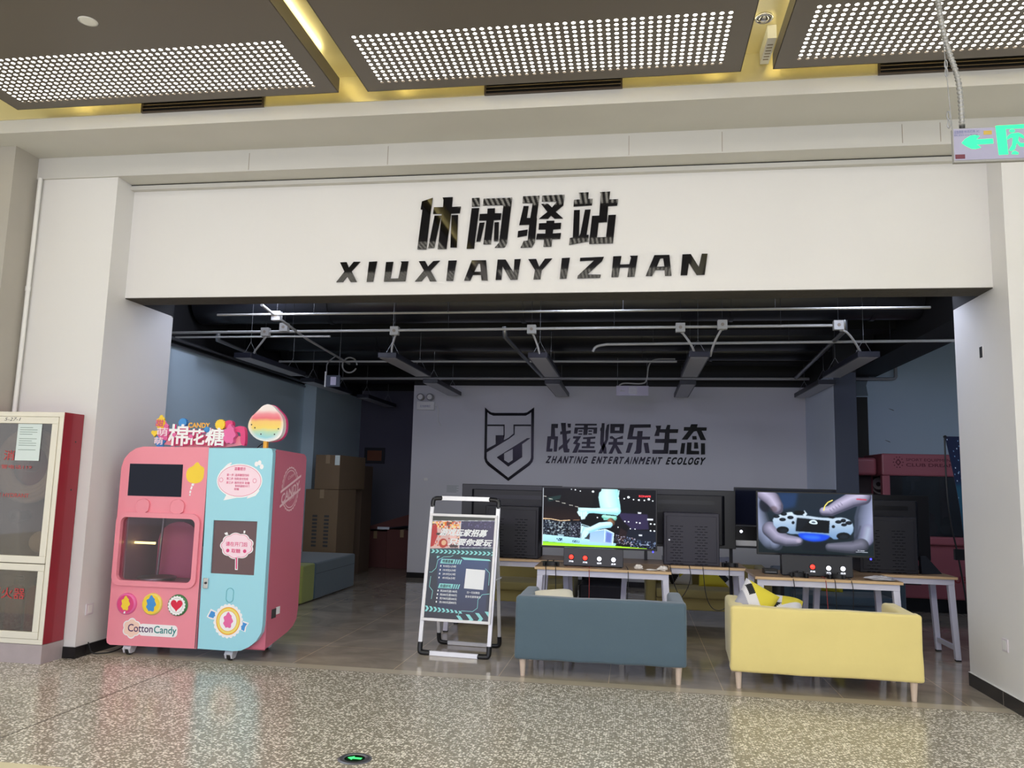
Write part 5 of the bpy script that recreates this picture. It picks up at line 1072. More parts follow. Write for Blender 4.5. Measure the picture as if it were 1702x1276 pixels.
cushion('white, yellow and grey patterned cushion standing up over the back of the yellow sofa', (.90, 6.22, .57), (R(-25), R(28), R(-8)), .27, CM, geo, .07)
cushion('white and yellow patterned cushion lying flat behind the back of the yellow sofa', (1.08, 6.30, .525), (R(-72), R(4), R(-12)), .34, CM, geo2, .06)
cushion('cream cushion slumped behind the back of the teal sofa', (-.60, 6.23, .49), (R(-68), R(-4), R(14)), .34, ['c_cream'], lambda u, v: 0, .065)
for x, lab, r in ((.48, 'patterned white cushion with a black triangle at the left of the middle far sofa', 0), (.88, 'patterned white cushion at the right of the middle far sofa', 180), (2.05, 'patterned cushion on the dark teal far sofa', 90)):
    cushion(lab, (x, 9.07, .50), (R(18), R(r), 0), .34, CM, geo if r else geo2, .06, 'cushions on the far sofas')
# left corner ottomans
mat('lime_fabric', (150, 160, 84), 0.8, sheen=.2)
t = thing('ottoman', 'yellow green upholstered block behind the pink vending machine', 'ottoman', (-4.15, 8.72, 0))
m = MB(); m.box(-4.62, -3.66, 8.55, 8.90, .01, .43); m.build('block', 'lime_fabric', t, bevel=.02, seg=3)
m = MB(); m.box(-4.62, -3.66, 8.549, 8.551, .30, .306); m.build('seam', 'tan_fabric', t)
t = thing('ottoman', 'long teal upholstered block against the left wall by the cardboard boxes', 'ottoman', (-4.15, 9.6, 0))
m = MB(); m.box(-4.62, -3.66, 8.915, 10.24, .01, .43); m.build('block', 'teal_fabric', t, bevel=.02, seg=3)
m = MB(); m.box(-3.661, -3.659, 8.93, 10.22, .30, .306); m.build('seam', 'pier_dark', t)

# ------------------------------------------------------------------ tables
mat('table_wood', (150, 122, 92), 0.35, noise=.15, nscale=9); mat('table_white', (214, 214, 230), 0.4)
def table(label, x0, x1, y0, y1, zt=.705, group='white-legged tables of the television rows', rz=0):
    cx, cy = (x0 + x1) / 2, (y0 + y1) / 2; w, d = x1 - x0, y1 - y0
    t = thing('table', label, 'table', (cx, cy, 0), rz, group)
    m = MB(); m.box(-w / 2, w / 2, -d / 2, d / 2, zt - .022, zt, 0)
    tp = m.build('table_top', 'table_wood', t, local=True, bevel=.002)
    m = MB(); m.box(-w / 2 - .001, w / 2 + .001, -d / 2 - .0015, -d / 2, zt - .0225, zt - .002); m.build('edge_band', 'wood_edge', tp, local=True)
    m = MB(); e = .02
    m.box(-w / 2 + e, w / 2 - e, -d / 2 + e, -d / 2 + e + .03, zt - .072, zt - .0225); m.build('apron', 'table_white', t, local=True)
    m = MB(); m.box(-w / 2 + e, w / 2 - e, d / 2 - e - .03, d / 2 - e, zt - .072, zt - .0225); m.build('apron', 'table_white', t, local=True)
    for s in (-1, 1):
        for k in (-1, 1):
            x = s * (w / 2 - e - .025); y = k * (d / 2 - e - .025)
            m = MB(); sp = .035 * s
            b = [(x + sp - .022, y - .022, .012), (x + sp + .022, y - .022, .012), (x + sp + .022, y + .022, .012), (x + sp - .022, y + .022, .012)]
            tt = [(x - .025, y - .025, zt - .0725), (x + .025, y - .025, zt - .0725), (x + .025, y + .025, zt - .0725), (x - .025, y + .025, zt - .0725)]
            m.hexa(b, tt); l = m.build('leg', 'table_white', t, local=True, bevel=.003)
            m = MB(); m.box(x + sp - .02, x + sp + .02, y - .02, y + .02, 0, .0125); m.build('foot', 'rubber', l, local=True)
        x = s * (w / 2 - e - .025) + .03 * s
        m = MB(); m.box(x - .012, x + .012, -(d / 2 - e - .05), d / 2 - e - .05, .085, .125); m.build('crossbar', 'table_white', t, local=True)
    return t
table('white-legged wooden table under the football television', -.835, .315, 6.84, 7.385)
table('white-legged wooden table under the gamepad television', .985, 2.118, 6.78, 7.375)
table('white-legged table of the back row at the left, behind the A-board', -1.76, -.58, 7.44, 7.97)
table('white-legged table of the back row in the middle, with a vented cabinet', -.12, 1.005, 7.41, 7.95)
table('white-legged table of the back row at the far right by the pillar', 1.56, 2.745, 7.38, 7.91)

# ------------------------------------------------------------------ televisions in use
mat('tv_black', (9, 9, 12), 0.3); mat('tv_back', (17, 17, 23), 0.45); mat('tv_rim', (120, 124, 130), 0.3, metal=.6)
mat('led_blue', (20, 20, 160), 0.4, emit=(60, 60, 255), es=3.0)
vcol_mat('tv_picture', 1.0)
rg = np.random.default_rng(11)
# football picture; measured corners of the glass
def blur(cv, poly):
    m = cv.mask(poly, 1)[..., None]; q = np.pad(cv.a, ((1, 1), (1, 1), (0, 0)), mode='edge')
    b_ = (q[:-2, 1:-1] + q[2:, 1:-1] + q[1:-1, :-2] + q[1:-1, 2:] + 2 * q[1:-1, 1:-1]) / 6; cv.a = cv.a * (1 - m) + b_ * m
Hf = homog([(40, 66), (1500, 92), (1512, 945), (28, 910)])
def PF(p): return [Hf(q) for q in p]
sq = [(0, 0), (1, 0), (1, 1), (0, 1)]
cv = Canvas(256, 144, (18, 18, 26))
cv.grad(PF([(40, 66), (760, 80), (560, 520), (40, 540)]), (26, 24, 30), (44, 36, 36), soft=3)
cv.fill(PF([(330, 110), (700, 90), (690, 320), (340, 280)]), (34, 32, 34), soft=4)
cv.fill(PF([(90, 210), (280, 170), (260, 230), (110, 270)]), (60, 96, 92), .7, 2)
for x, y in ((60, 192), (140, 230), (230, 264), (310, 290), (405, 320), (480, 340)): cv.fill(PF([(x - 28, y - 10), (x + 20, y - 2), (x + 28, y + 8), (x - 20, y + 4)]), (214, 214, 206), .9)
cv.grad(PF([(40, 330), (500, 350), (540, 540), (40, 520)]), (40, 30, 30), (62, 44, 40), soft=2)
cv.line(PF([(40, 518), (140, 522), (270, 548), (395, 538)]), 2.2, (240, 214, 180)); cv.line(PF([(430, 536), (520, 534)]), 2, (150, 120, 100))
cv.fill(PF([(40, 530), (270, 556), (540, 560), (560, 800), (40, 740)]), (40, 46, 60))
for sz, pr in ((4, .35), (3, .35), (2, .4)): cv.speck(PF([(40, 530), (270, 556), (420, 570), (430, 780), (40, 735)]), [(214, 226, 228), (150, 164, 176), (70, 80, 100), (30, 34, 44), (110, 124, 136), (20, 24, 36), (24, 28, 40)], pr, rg, sz); blur(cv, PF([(40, 530), (270, 556), (420, 570), (430, 780), (40, 735)]))
cv.speck(PF([(400, 560), (545, 560), (560, 810), (410, 780)]), [(120, 120, 140), (60, 64, 84), (30, 34, 50), (180, 190, 200)], .6, rg, 2)
cv.grad(PF([(38, 748), (545, 800), (1000, 870), (980, 940), (600, 900), (32, 850)]), (196, 236, 250), (176, 220, 240))
for x0, y0, x1, y1 in ((220, 800, 300, 845), (425, 830, 520, 868)): cv.speck(PF([(x0, y0), (x1, y0), (x1, y1), (x0, y1)]), [(60, 96, 116), (100, 140, 160)], .6, rg, 2)
cv.fill(PF([(235, 740), (320, 750), (310, 790), (230, 780)]), (200, 230, 240), .8, 1)
cv.grad(PF([(28, 850), (600, 895), (980, 905), (1400, 938), (1400, 945), (28, 910)]), (150, 220, 90), (196, 246, 70))
cv.fill(PF([(1010, 420), (1400, 440), (1420, 660), (1150, 670)]), (78, 68, 108), .9, 3); cv.fill(PF([(1150, 660), (1520, 680), (1512, 900), (1080, 880)]), (40, 48, 66), soft=4)
cv.fill(PF([(1000, 460), (1180, 640), (1050, 760), (960, 700), (1000, 560)]), (30, 26, 34), soft=3); cv.fill(PF([(1050, 640), (1140, 700), (1100, 860), (1060, 900), (1030, 760)]), (70, 52, 56), .8, 2)
blur(cv, PF([(400, 560), (545, 560), (560, 810), (410, 780)]))
cv.speck(PF([(990, 740), (1250, 790), (1240, 900), (1000, 880)]), [(220, 210, 214), (120, 100, 110), (60, 56, 70), (150, 160, 190)], .5, rg, 2)
cv.speck(PF([(1180, 800), (1510, 840), (1512, 940), (1180, 920)]), [(90, 110, 150), (50, 60, 90), (180, 196, 220), (40, 46, 66)], .45, rg, 2)
blur(cv, PF([(990, 740), (1520, 800), (1512, 940), (1000, 880)]))
cv.fill(PF([(540, 600), (600, 620), (1000, 800), (960, 880), (560, 830)]), (206, 232, 246), .3, 2)
# goal, wave of water and the keeper
cv.grad(PF([(655, 700), (860, 660), (970, 720), (945, 880), (650, 850)]), (170, 204, 244), (190, 216, 246), soft=1); cv.fill(PF([(870, 700), (940, 730), (930, 860), (860, 850)]), (120, 136, 206), .8, 2); cv.line(PF([(650, 700), (855, 665), (965, 720), (950, 890)]), 2.2, (226, 246, 252)); cv.line(PF([(850, 668), (845, 850)]), 2, (220, 240, 252)); cv.line(PF([(655, 690), (850, 655)]), 1.6, (40, 50, 70))
cv.fill(PF([(620, 430), (830, 460), (850, 560), (700, 620), (560, 580), (600, 470)]), (10, 14, 18), soft=1)
cv.grad(PF([(820, 90), (1035, 95), (1030, 160), (1010, 230), (1050, 360), (1040, 440), (960, 450), (860, 440), (800, 420), (780, 330), (760, 200), (770, 130)]), (206, 246, 250), (190, 236, 238), soft=1)
cv.grad(PF([(495, 350), (640, 360), (800, 355), (960, 370), (980, 450), (880, 440), (740, 430), (650, 425), (610, 470), (580, 520), (545, 525), (520, 460), (500, 400)]), (206, 240, 242), (176, 222, 226), soft=1)
cv.fill(PF([(530, 470), (600, 470), (590, 520), (545, 525)]), (236, 240, 244), .8, 1); cv.line(PF([(990, 100), (985, 190)]), 1.3, (60, 80, 90)); cv.line(PF([(1015, 100), (1005, 180)]), 1.3, (70, 90, 100)); cv.line(PF([(880, 450), (1000, 462)]), 2.2, (14, 20, 24))
cv.fill(PF([(820, 455), (1000, 470), (990, 540), (930, 500), (880, 530), (830, 530)]), (170, 226, 216), soft=1); cv.fill(PF([(880, 530), (930, 500), (985, 540), (970, 590), (930, 605), (890, 580)]), (120, 96, 70), soft=2)
cv.grad(PF([(545, 620), (660, 640), (760, 580), (880, 550), (935, 600), (930, 640), (800, 660), (690, 690), (640, 730), (590, 780), (560, 830), (540, 800), (548, 700)]), (190, 226, 240), (214, 236, 246), soft=1)
cv.line(PF([(535, 590), (650, 630)]), 1.6, (200, 230, 240)); cv.line(PF([(540, 590), (535, 800)]), 1.4, (200, 226, 236))
def LF(p): return [(*Hf((x, y)), r / 1480) for x, y, r in p]
cv.limb(LF([(905, 110, 110), (900, 200, 128), (930, 330, 118), (960, 400, 80)]), (182, 238, 240), (222, 250, 252), -.3, -.2, 1.5)
cv.limb(LF([(1000, 395, 55), (860, 400, 48), (700, 395, 36), (600, 395, 40), (545, 400, 46)]), (172, 228, 236), (222, 246, 248), -.1, -.4, 1.3)
for q in ((520, 470, 505, 420), (548, 520, 540, 430), (580, 505, 575, 430), (605, 470, 600, 420)): cv.limb(LF([(q[2], q[3], 20), (q[0], q[1], 9)]), (192, 232, 238), (226, 244, 246), -.2, -.3, 1)
cv.limb(LF([(830, 480, 26), (900, 490, 42), (975, 500, 30)]), (128, 202, 188), (190, 236, 226), -.2, -.4, 1.2); cv.limb(LF([(925, 545, 44), (945, 575, 36)]), (102, 84, 72), (176, 140, 110), -.3, -.3, 1.2)
cv.limb(LF([(910, 595, 40), (790, 610, 46), (680, 665, 40), (610, 690, 44)]), (172, 222, 238), (224, 244, 250), -.1, -.4, 1.3)
for q in ((560, 640, 540, 720), (590, 700, 548, 800), (610, 710, 572, 812), (625, 715, 600, 780)): cv.limb(LF([(q[0], q[1], 22), (q[2], q[3], 9)]), (182, 226, 238), (224, 240, 246), -.2, -.3, 1)
cv.line(PF([(860, 452), (1000, 464)]), 2.0, (14, 20, 24))
for x, y, r in ((690, 118, .011), (1150, 195, .012), (1412, 222, .012), (460, 95, .007), (525, 112, .006), (410, 88, .005), (1095, 215, .007), (1215, 228, .007), (1285, 234, .009), (1355, 238, .008), (1462, 244, .007), (1020, 208, .006), (750, 494, .007), (1108, 546, .007), (1155, 550, .007), (1258, 560, .007), (1302, 567, .008), (1180, 652, .006), (1240, 656, .006), (1442, 578, .008), (1490, 582, .008), (1442, 678, .008), (1490, 680, .008), (1020, 632, .006)):
    u, v = Hf((x, y)); cv.disc(u, v, r, (240, 246, 250))
for x, y in ((1295, 420), (1312, 744)): cv.fill(PF([(x - 24, y - 12), (x + 24, y - 10), (x + 22, y + 14), (x - 22, y + 12)]), (240, 244, 250), soft=1)
cv.fill(PF([(1395, 500), (1472, 503), (1472, 530), (1395, 528)]), (226, 230, 240)); cv.line(PF([(1300, 880), (1430, 890)]), 1.6, (200, 210, 230), .8)
cv.line(PF([(40, 68), (30, 905)]), 2.0, (216, 222, 230))
cv.a = np.clip(cv.a, 0, 1) ** 1.35; FOOT = cv
# gamepad picture
Hg = homog([(85, 70), (1535, 95), (1580, 905), (100, 865)])
def PG(p): return [Hg(q) for q in p]
rp = round_poly
cv = Canvas(256, 144, (34, 44, 54))
cv.grad(sq, (40, 56, 74), (30, 44, 50)); cv.fill(PG([(340, 80), (600, 85), (560, 260), (400, 300)]), (48, 78, 122), .8, 32); cv.fill(PG([(600, 90), (1150, 95), (900, 300), (620, 300)]), (40, 52, 66), .9, 24)
def LG(p): return [(*Hg((x, y)), r / 1470) for x, y, r in p]
cv.limb(LG([(1560, 150, 180), (1500, 420, 180), (1450, 640, 132), (1400, 760, 84)]), (80, 88, 106), (166, 172, 200), .3, -.2, 3)
cv.limb(LG([(1500, 560, 72), (1480, 700, 72)]), (132, 122, 154), (178, 190, 206), 0, -.2, 8, .6)
# left hand
cv.limb(LG([(95, 120, 84), (110, 350, 96), (150, 560, 132), (260, 700, 132), (330, 760, 84)]), (66, 74, 88), (150, 158, 184), -.3, -.25, 3)
cv.fill(PG(rp([(120, 150), (230, 180), (235, 330), (150, 330), (100, 260)])), (34, 38, 54), .9, 8)
cv.limb(LG([(170, 90, 96), (270, 160, 102), (330, 250, 84), (340, 290, 72)]), (100, 96, 114), (196, 190, 214), -.3, -.35, 3)
cv.fill(PG(ell(290, 290, 48, 40, 20)), (92, 74, 80), .5, 8)
cv.limb(LG([(250, 560, 108), (340, 660, 96), (460, 705, 82), (580, 715, 67), (620, 715, 55)]), (78, 80, 96), (178, 174, 198), -.1, -.4, 2.5)
cv.fill(PG(ell(615, 712, 34, 26, 18)), (206, 194, 214), .5, 5)
# gamepad body
cv.grad(PG(rp([(270, 400), (400, 350), (520, 320), (560, 370), (700, 370), (900, 400), (1060, 400), (1180, 390), (1290, 440), (1320, 560), (1270, 640), (1180, 640), (1080, 700), (1000, 640), (600, 620), (480, 620), (400, 560), (300, 540)], 1)), (214, 226, 236), (130, 160, 196), soft=2)
cv.fill(PG([(520, 370), (500, 330), (530, 330)]), (206, 226, 232), soft=1); cv.fill(PG([(680, 300), (720, 350), (690, 390), (660, 360)]), (206, 220, 230), soft=1)
cv.fill(PG(rp([(540, 310), (690, 310), (680, 360), (560, 365)])), (16, 22, 26), soft=1); cv.fill(PG([(590, 405), (1005, 440), (1000, 605), (575, 580)]), (16, 22, 30), soft=1); cv.fill(PG([(590, 405), (760, 420), (620, 585), (575, 580)]), (34, 44, 56), .6, 16)
cv.fill(PG(rp([(735, 470), (760, 435), (800, 425), (840, 440), (860, 485), (800, 490)])), (216, 230, 236)); cv.fill(PG(rp([(765, 460), (800, 445), (835, 465), (800, 475)])), (70, 84, 100), .8)
cv.fill(PG(rp([(590, 610), (700, 600), (1020, 625), (1000, 680), (900, 720), (780, 725), (640, 680)])), (40, 92, 226), soft=6); cv.fill(PG(rp([(640, 630), (900, 640), (880, 690), (700, 680)])), (76, 136, 250), .9, 16); cv.fill(PG([(660, 730), (1000, 720), (960, 860), (660, 830)]), (26, 36, 48), .9, 20)
for x, y, rx, ry in ((325, 388, 42, 20), (420, 355, 40, 22), (405, 428, 42, 22), (505, 400, 40, 22), (540, 468, 18, 20), (1055, 516, 20, 20), (1118, 453, 42, 22), (1180, 435, 34, 24), (1250, 465, 42, 24), (1190, 490, 36, 20)):
    cv.fill(PG(ell(x, y, rx, ry, 18)), (24, 30, 40), soft=1); cv.fill(PG(ell(x + 4, y - 4, rx * .4, ry * .4, 12)), (70, 84, 100), .6, 2)
cv.fill(PG(ell(408, 565, 78, 46, 24)), (20, 26, 34), soft=1); cv.fill(PG(ell(420, 575, 50, 26, 20)), (44, 54, 66), .7, 4); cv.fill(PG(ell(1185, 640, 88, 48, 24)), (22, 28, 36), soft=1); cv.fill(PG(ell(1190, 650, 56, 28, 20)), (46, 56, 68), .7, 4)
# right hand: thumb with ring, palm, lower finger
cv.limb(LG([(1420, 120, 108), (1280, 160, 102), (1130, 240, 90), (1020, 305, 74), (930, 315, 58)]), (88, 88, 108), (200, 194, 218), -.15, -.4, 2)
for k in range(5): cv.line(PG([(1000 + k * 34, 285 - k * 22), (1030 + k * 34, 320 - k * 22)]), 1.2, (90, 86, 108), .6, 1)
cv.line(PG([(928, 305), (940, 245), (980, 195), (1040, 165)]), 2.6, (244, 230, 130))
cv.fill(PG(rp([(980, 375), (1080, 385), (1060, 412), (990, 402)])), (14, 18, 26), .95, 1)
cv.limb(LG([(1420, 760, 90), (1300, 790, 84), (1150, 790, 70), (1010, 790, 55)]), (66, 70, 82), (132, 132, 150), -.1, -.4, 2.5)
0 and cv.limb(LG([(1470, 560, 84), (1440, 700, 84), (1370, 830, 66), (1300, 860, 48)]), (106, 112, 128), (186, 196, 212), .1, -.2, 3)
cv.line(PG([(1400, 500), (1370, 620), (1300, 720)]), 3, (60, 62, 78), .6, 5)
cv.line(PG([(1340, 150), (1470, 158)]), 2.6, (210, 70, 90), .9, 2); cv.line(PG([(1370, 830), (1460, 835)]), 1.4, (220, 226, 236), .9); cv.line(PG([(1350, 850), (1500, 855)]), 1.4, (200, 206, 220), .9)
cv.a = np.clip(cv.a, 0, 1) ** 1.25; GAME = cv
def tv(label, x0, x1, z0, z1, y, pic, bx0, bx1, btns, zt=.705):
    cx = (x0 + x1) / 2
    t = thing('television', label, 'television', (cx, y + .04, zt))
    m = MB(); m.box(x0 - .012, x1 + .012, y, y + .03, z0 - .018, z1 + .012); m.box(x0 + .15, x1 - .15, y + .03, y + .07, z0 + .02, z1 - .2); m.build('housing', 'tv_black', t, bevel=.003)
    picture('screen', pic, lambda u, v: (x0 + (x1 - x0) * u, y - .002, z0 + (z1 - z0) * v), 'tv_picture', t)
    m = MB(); m.box(x1 - .03, x1 - .018, y - .004, y + .006, z0 - .032, z0 - .018); m.build('standby_light', 'led_blue', t)
    for x in (cx - .12, cx + .12):
        m = MB(); m.box(x - .02, x + .02, y + .032, y + .05, zt + .001, z0 + .03); m.build('stand_post', 'tv_black', t)
    m = MB(); m.box(cx - .2, cx + .2, y - .0, y + .16, zt, zt + .006); m.build('stand_foot', 'tv_black', t)
    return t
tv('lit television showing a leaping football goalkeeper in a stadium', -.812, .196, .862, 1.376, 7.17, FOOT, 0, 0, 0)
tv('lit television showing hands holding a white gamepad', 1.056, 1.985, .878, 1.384, 7.07, GAME, 0, 0, 0)
m = MB(); text(m, 'KONAMI', .048, .150, 1.312, 1.330, 7.1675, bold=.02)
tvs = [o for o in COL.objects if o.name.startswith('television') and o.parent is None]
mat('red_glow', (200, 30, 40), 0.4, emit=(255, 60, 70), es=1.0)
m.build('screen_lettering', 'red_glow', tvs[0])
# console boxes with lit buttons
mat('console_black', (20, 20, 27), 0.4); mat('btn_red', (200, 30, 24), 0.3, emit=(255, 50, 40), es=2.4); mat('btn_white', (230, 230, 230), 0.3, emit=(235, 240, 255), es=1.5)
def console(label, x0, x1, y, z1, btns, cls):
    t = thing('button_console', label, 'game console box', ((x0 + x1) / 2, y + .05, .705))
    m = MB(); m.hexa([(x0, y, .712), (x1, y, .712), (x1, y + .09, .712), (x0, y + .09, .712)], [(x0, y + .02, z1), (x1, y + .02, z1), (x1, y + .09, z1), (x0, y + .09, z1)]); m.build('case', 'console_black', t, bevel=.004)
    for (x, z, c) in btns:
        m = MB(); m.lathe([(0, -.014), (.014, -.013), (.019, -.008), (.0195, 0)], (x, y + .006, z), 20, axis='y'); b = m.build('button', c, t)
        m = MB(); m.lathe([(.0195, -.004), (.024, -.003), (.025, .004)], (x, y + .006, z), 20, axis='y'); m.build('button_ring', 'tv_black', b)
        m = MB(); text(m, '开始' if c == 'btn_red' else '选择', x - .02, x + .02, z - .044, z - .029, y - .001); m.build('button_label', 'btn_white', t)
    for x in (x0 + .02, x1 - .02):
        m = MB(); m.box(x - .01, x + .01, y + .01, y + .08, .705, .7125); m.build('foot', 'rubber', t)
    return t
console('black console box with two red and two white lit buttons under the football television', -.60, -.085, 6.965, .862, [(-.532, .785, 'btn_red'), (-.412, .780, 'btn_red'), (-.29, .777, 'btn_white'), (-.168, .774, 'btn_white')], 0)
console('black console box with one red and two white lit buttons under the gamepad television', 1.22, 1.78, 6.915, .876, [(1.462, .785, 'btn_red'), (1.588, .779, 'btn_white'), (1.700, .779, 'btn_white')], 0)
# gamepads
def gamepad(label, loc, rz, group='black gamepads on the tables'):
    t = thing('gamepad', label, 'gamepad', loc, rz, group)
    P = [(-.075, -.02), (-.055, .03), (-.02, .036), (.02, .036), (.055, .03), (.075, -.02), (.07, -.05), (.055, -.052), (.035, -.015), (-.035, -.015), (-.055, -.052), (-.07, -.05)]
    m = MB(); m.prism(round_poly(P, 2), .002, .034, plane='xy'); b = m.build('shell', 'black_plastic', t, local=True, bevel=.008, seg=3)
    for x in (-.025, .025):
        m = MB(); m.lathe([(.004, .03), (.004, .044), (.010, .045), (.010, .049), (0, .05)], (x, -.002, 0), 14); m.build('thumbstick', 'rubber', t, local=True)
    for a in range(4):
        m = MB(); m.cyl((.048 + .009 * math.cos(a * math.pi / 2), .014 + .009 * math.sin(a * math.pi / 2), .03), (.048 + .009 * math.cos(a * math.pi / 2), .014 + .009 * math.sin(a * math.pi / 2), .0365), .0035, n=10); m.build('action_button', 'steel', t, local=True)
    m = MB(); m.box(-.06, -.036, .012, .018, .03, .037); m.box(-.051, -.045, .003, .027, .03, .037); m.build('direction_pad', 'tv_back', t, local=True)
    return t
gamepad('black gamepad at the left end of the table under the football television', (-.71, 6.955, .705), R(12))
gamepad('black gamepad leaning by the foot of the red button under the gamepad television', (1.355, 6.865, .705), R(-30))
gamepad('black gamepad at the right of the console under the gamepad television', (1.62, 6.86, .705), R(15))
gamepad('black gamepad on the back table at the right of the vented cabinet', (.86, 7.50, .705), R(8))
# tissues and small devices
mat('tissue', (220, 214, 206), 0.9); mat('pale_bag', (176, 174, 176), 0.35)
def crumple(name, label, cat, c, s, mt, seed, flat=.5):
    rng = random.Random(seed); m = MB(); m.ball((0, 0, 0), (s, s * .7, s * flat), 12, 8)
    m.v = [(p[0] * (1 + rng.uniform(-.35, .35)), p[1] * (1 + rng.uniform(-.35, .35)), max(p[2] * (1 + rng.uniform(-.3, .5)), -s * flat * .8)) for p in m.v]
    m.sm = [False] * len(m.f)
    zmin = min(p[2] for p in m.v); m.v = [(p[0], p[1], p[2] - zmin) for p in m.v]
    o = m.build(name, mt, local=True); o.location = c; return tag(o, label, cat)
crumple('tissue', 'crumpled white tissue on the football television table, nearer the console box', 'tissue', (.045, 6.93, .705), .035, 'tissue', 4, .6)
crumple('tissue', 'crumpled beige tissue at the right corner of the football television table', 'tissue', (.25, 6.92, .705), .04, 'tissue', 9, .5)
crumple('tissue', 'flat spread tissue between two crumpled ones on the football television table', 'tissue', (.15, 6.90, .705), .05, 'tissue', 14, .12)
crumple('plastic_bag', 'thin clear plastic bag lying at the right end of the gamepad television table', 'bag', (1.97, 6.87, .705), .11, 'pale_bag', 6, .16)
t = thing('desktop_box', 'small dark box on the table left of the gamepad television stand', 'device', (1.16, 7.05, .705))
m = MB(); m.box(1.09, 1.20, 7.0, 7.12, .706, .745); m.build('case', 'tv_black', t, bevel=.003)
m = MB(); m.box(1.10, 1.19, 6.9985, 7.0, .72, .724); m.build('front_slot', 'steel', t)
# hanging cables
def cable(label, pts, r=.0035, mt='black_plastic', group='cables hanging from the tables'):
    m = MB(); p = smoothpath(pts); m.tube(p, r, 6); o = m.build('cable', mt, origin=pts[0]); return tag(o, label, 'cable', group)
mat('cable_red', (150, 50, 50), 0.5)
ft = 6.828
cable('black gamepad cable dropping from the left end of the football television table', [(-.74, 6.92, .712), (-.74, ft, .712), (-.735, ft, .66), (-.75, ft, .3), (-.73, ft, .12)])
cable('second black cable beside the first at the left end of the football television table', [(-.66, 6.92, .712), (-.655, ft, .712), (-.65, ft, .62), (-.65, ft, .3), (-.66, ft, .12)])
cable('thin red cable dropping from the middle of the football television table', [(-.37, 6.95, .712), (-.37, ft, .712), (-.365, ft, .6), (-.37, ft, .3), (-.38, ft, .12)], .003, 'cable_red')
cable('black cable dropping at the right of the console box on the football table', [(-.06, 7.0, .72), (-.04, ft, .714), (-.04, ft, .6), (-.05, ft, .4), (-.04, ft, .12)])
ft2 = 6.768
cable('black cable dropping near the left end of the gamepad television table', [(1.27, 6.9, .712), (1.28, ft2, .712), (1.29, ft2, .60), (1.30, ft2, .4), (1.30, ft2, .12)])
cable('red cable dropping below the red button of the gamepad television table', [(1.53, 6.9, .712), (1.53, ft2, .712), (1.535, ft2, .6), (1.545, ft2, .4), (1.54, ft2, .12)], .003, 'cable_red')
cable('black cable dropping below the white buttons of the gamepad television table', [(1.60, 6.88, .712), (1.60, ft2, .712), (1.605, ft2, .62), (1.61, ft2, .35), (1.60, ft2, .12)])
cable('looping black cable dropping at the right of the gamepad television table', [(1.72, 6.9, .712), (1.725, ft2, .712), (1.74, ft2, .62), (1.73, ft2, .45), (1.77, ft2, .2), (1.75, ft2, .12)])
fb = 7.398
cable('long looping black cable under the middle back table, left loop', [(.33, 7.45, .71), (.33, fb, .71), (.36, fb, .55), (.42, fb, .42), (.36, fb, .35)])
cable('long looping black cable under the middle back table, right loop', [(.62, 7.45, .71), (.62, fb, .71), (.64, fb, .45), (.70, fb, .33), (.80, fb, .33), (.86, fb, .42), (.85, fb, .6), (.85, fb, .712), (.86, 7.47, .712)])
cable('black cable hanging beside the white leg of the football television table', [(.50, 7.45, .71), (.50, fb, .71), (.52, fb, .60), (.46, fb, .45), (.36, fb, .36), (.30, 7.44, .30)])
# ------------------------------------------------------------------ back row: televisions from behind, vented cabinets
def tv_back(x0, x1, z0, z1, y, label, rim=True):
    t = thing('television', label, 'television', ((x0 + x1) / 2, y, .705), 0, 'televisions facing away')
    m = MB(); m.box(x0, x1, y + .02, y + .05, z0, z1); m.build('housing', 'tv_black', t, bevel=.004)
    xi0, xi1 = x0 + .10, x1 - .10
    m = MB(); m.hexa([(xi0 + .03, y - .03, z0 + .03), (xi1 - .03, y - .03, z0 + .03), (xi1, y + .02, z0 + .03), (xi0, y + .02, z0 + .03)], [(xi0 + .03, y - .03, z1 - .05), (xi1 - .03, y - .03, z1 - .05), (xi1, y + .02, z1 - .05), (xi0, y + .02, z1 - .05)]); m.build('back_bulge', 'tv_back', t, bevel=.006)
    m = MB(); m.box(xi0 + .10, xi1 - .10, y - .033, y - .0305, z1 - .14, z1 - .10); m.build('vent_strip', 'tv_black', t)
    m = MB(); m.box(xi0 + .12, xi1 - .12, y - .033, y - .0305, z1 - .22, z1 - .2); m.build('vent_strip', 'tv_black', t)
    for x in (x0 + .2, x1 - .2):
        m = MB(); m.box(x - .015, x + .015, y + .0, y + .06, .705, z0 + .002); m.build('stand_leg', 'tv_black', t)
    return t
tv_back(-1.71, -.70, .84, 1.392, 7.82, 'black television seen from behind on the back table behind the A-board')
tv_back(-.08, .965, .84, 1.388, 7.82, 'black television seen from behind on the middle back table')
tv_back(1.66, 2.69, .80, 1.388, 7.80, 'black television seen from behind on the right back table')
mat('slot_black', (4, 4, 5), 0.9, spec=0.0); mat('cabinet_grey', (40, 38, 51), 0.4); mat('cabinet_dark', (22, 22, 31), 0.45)
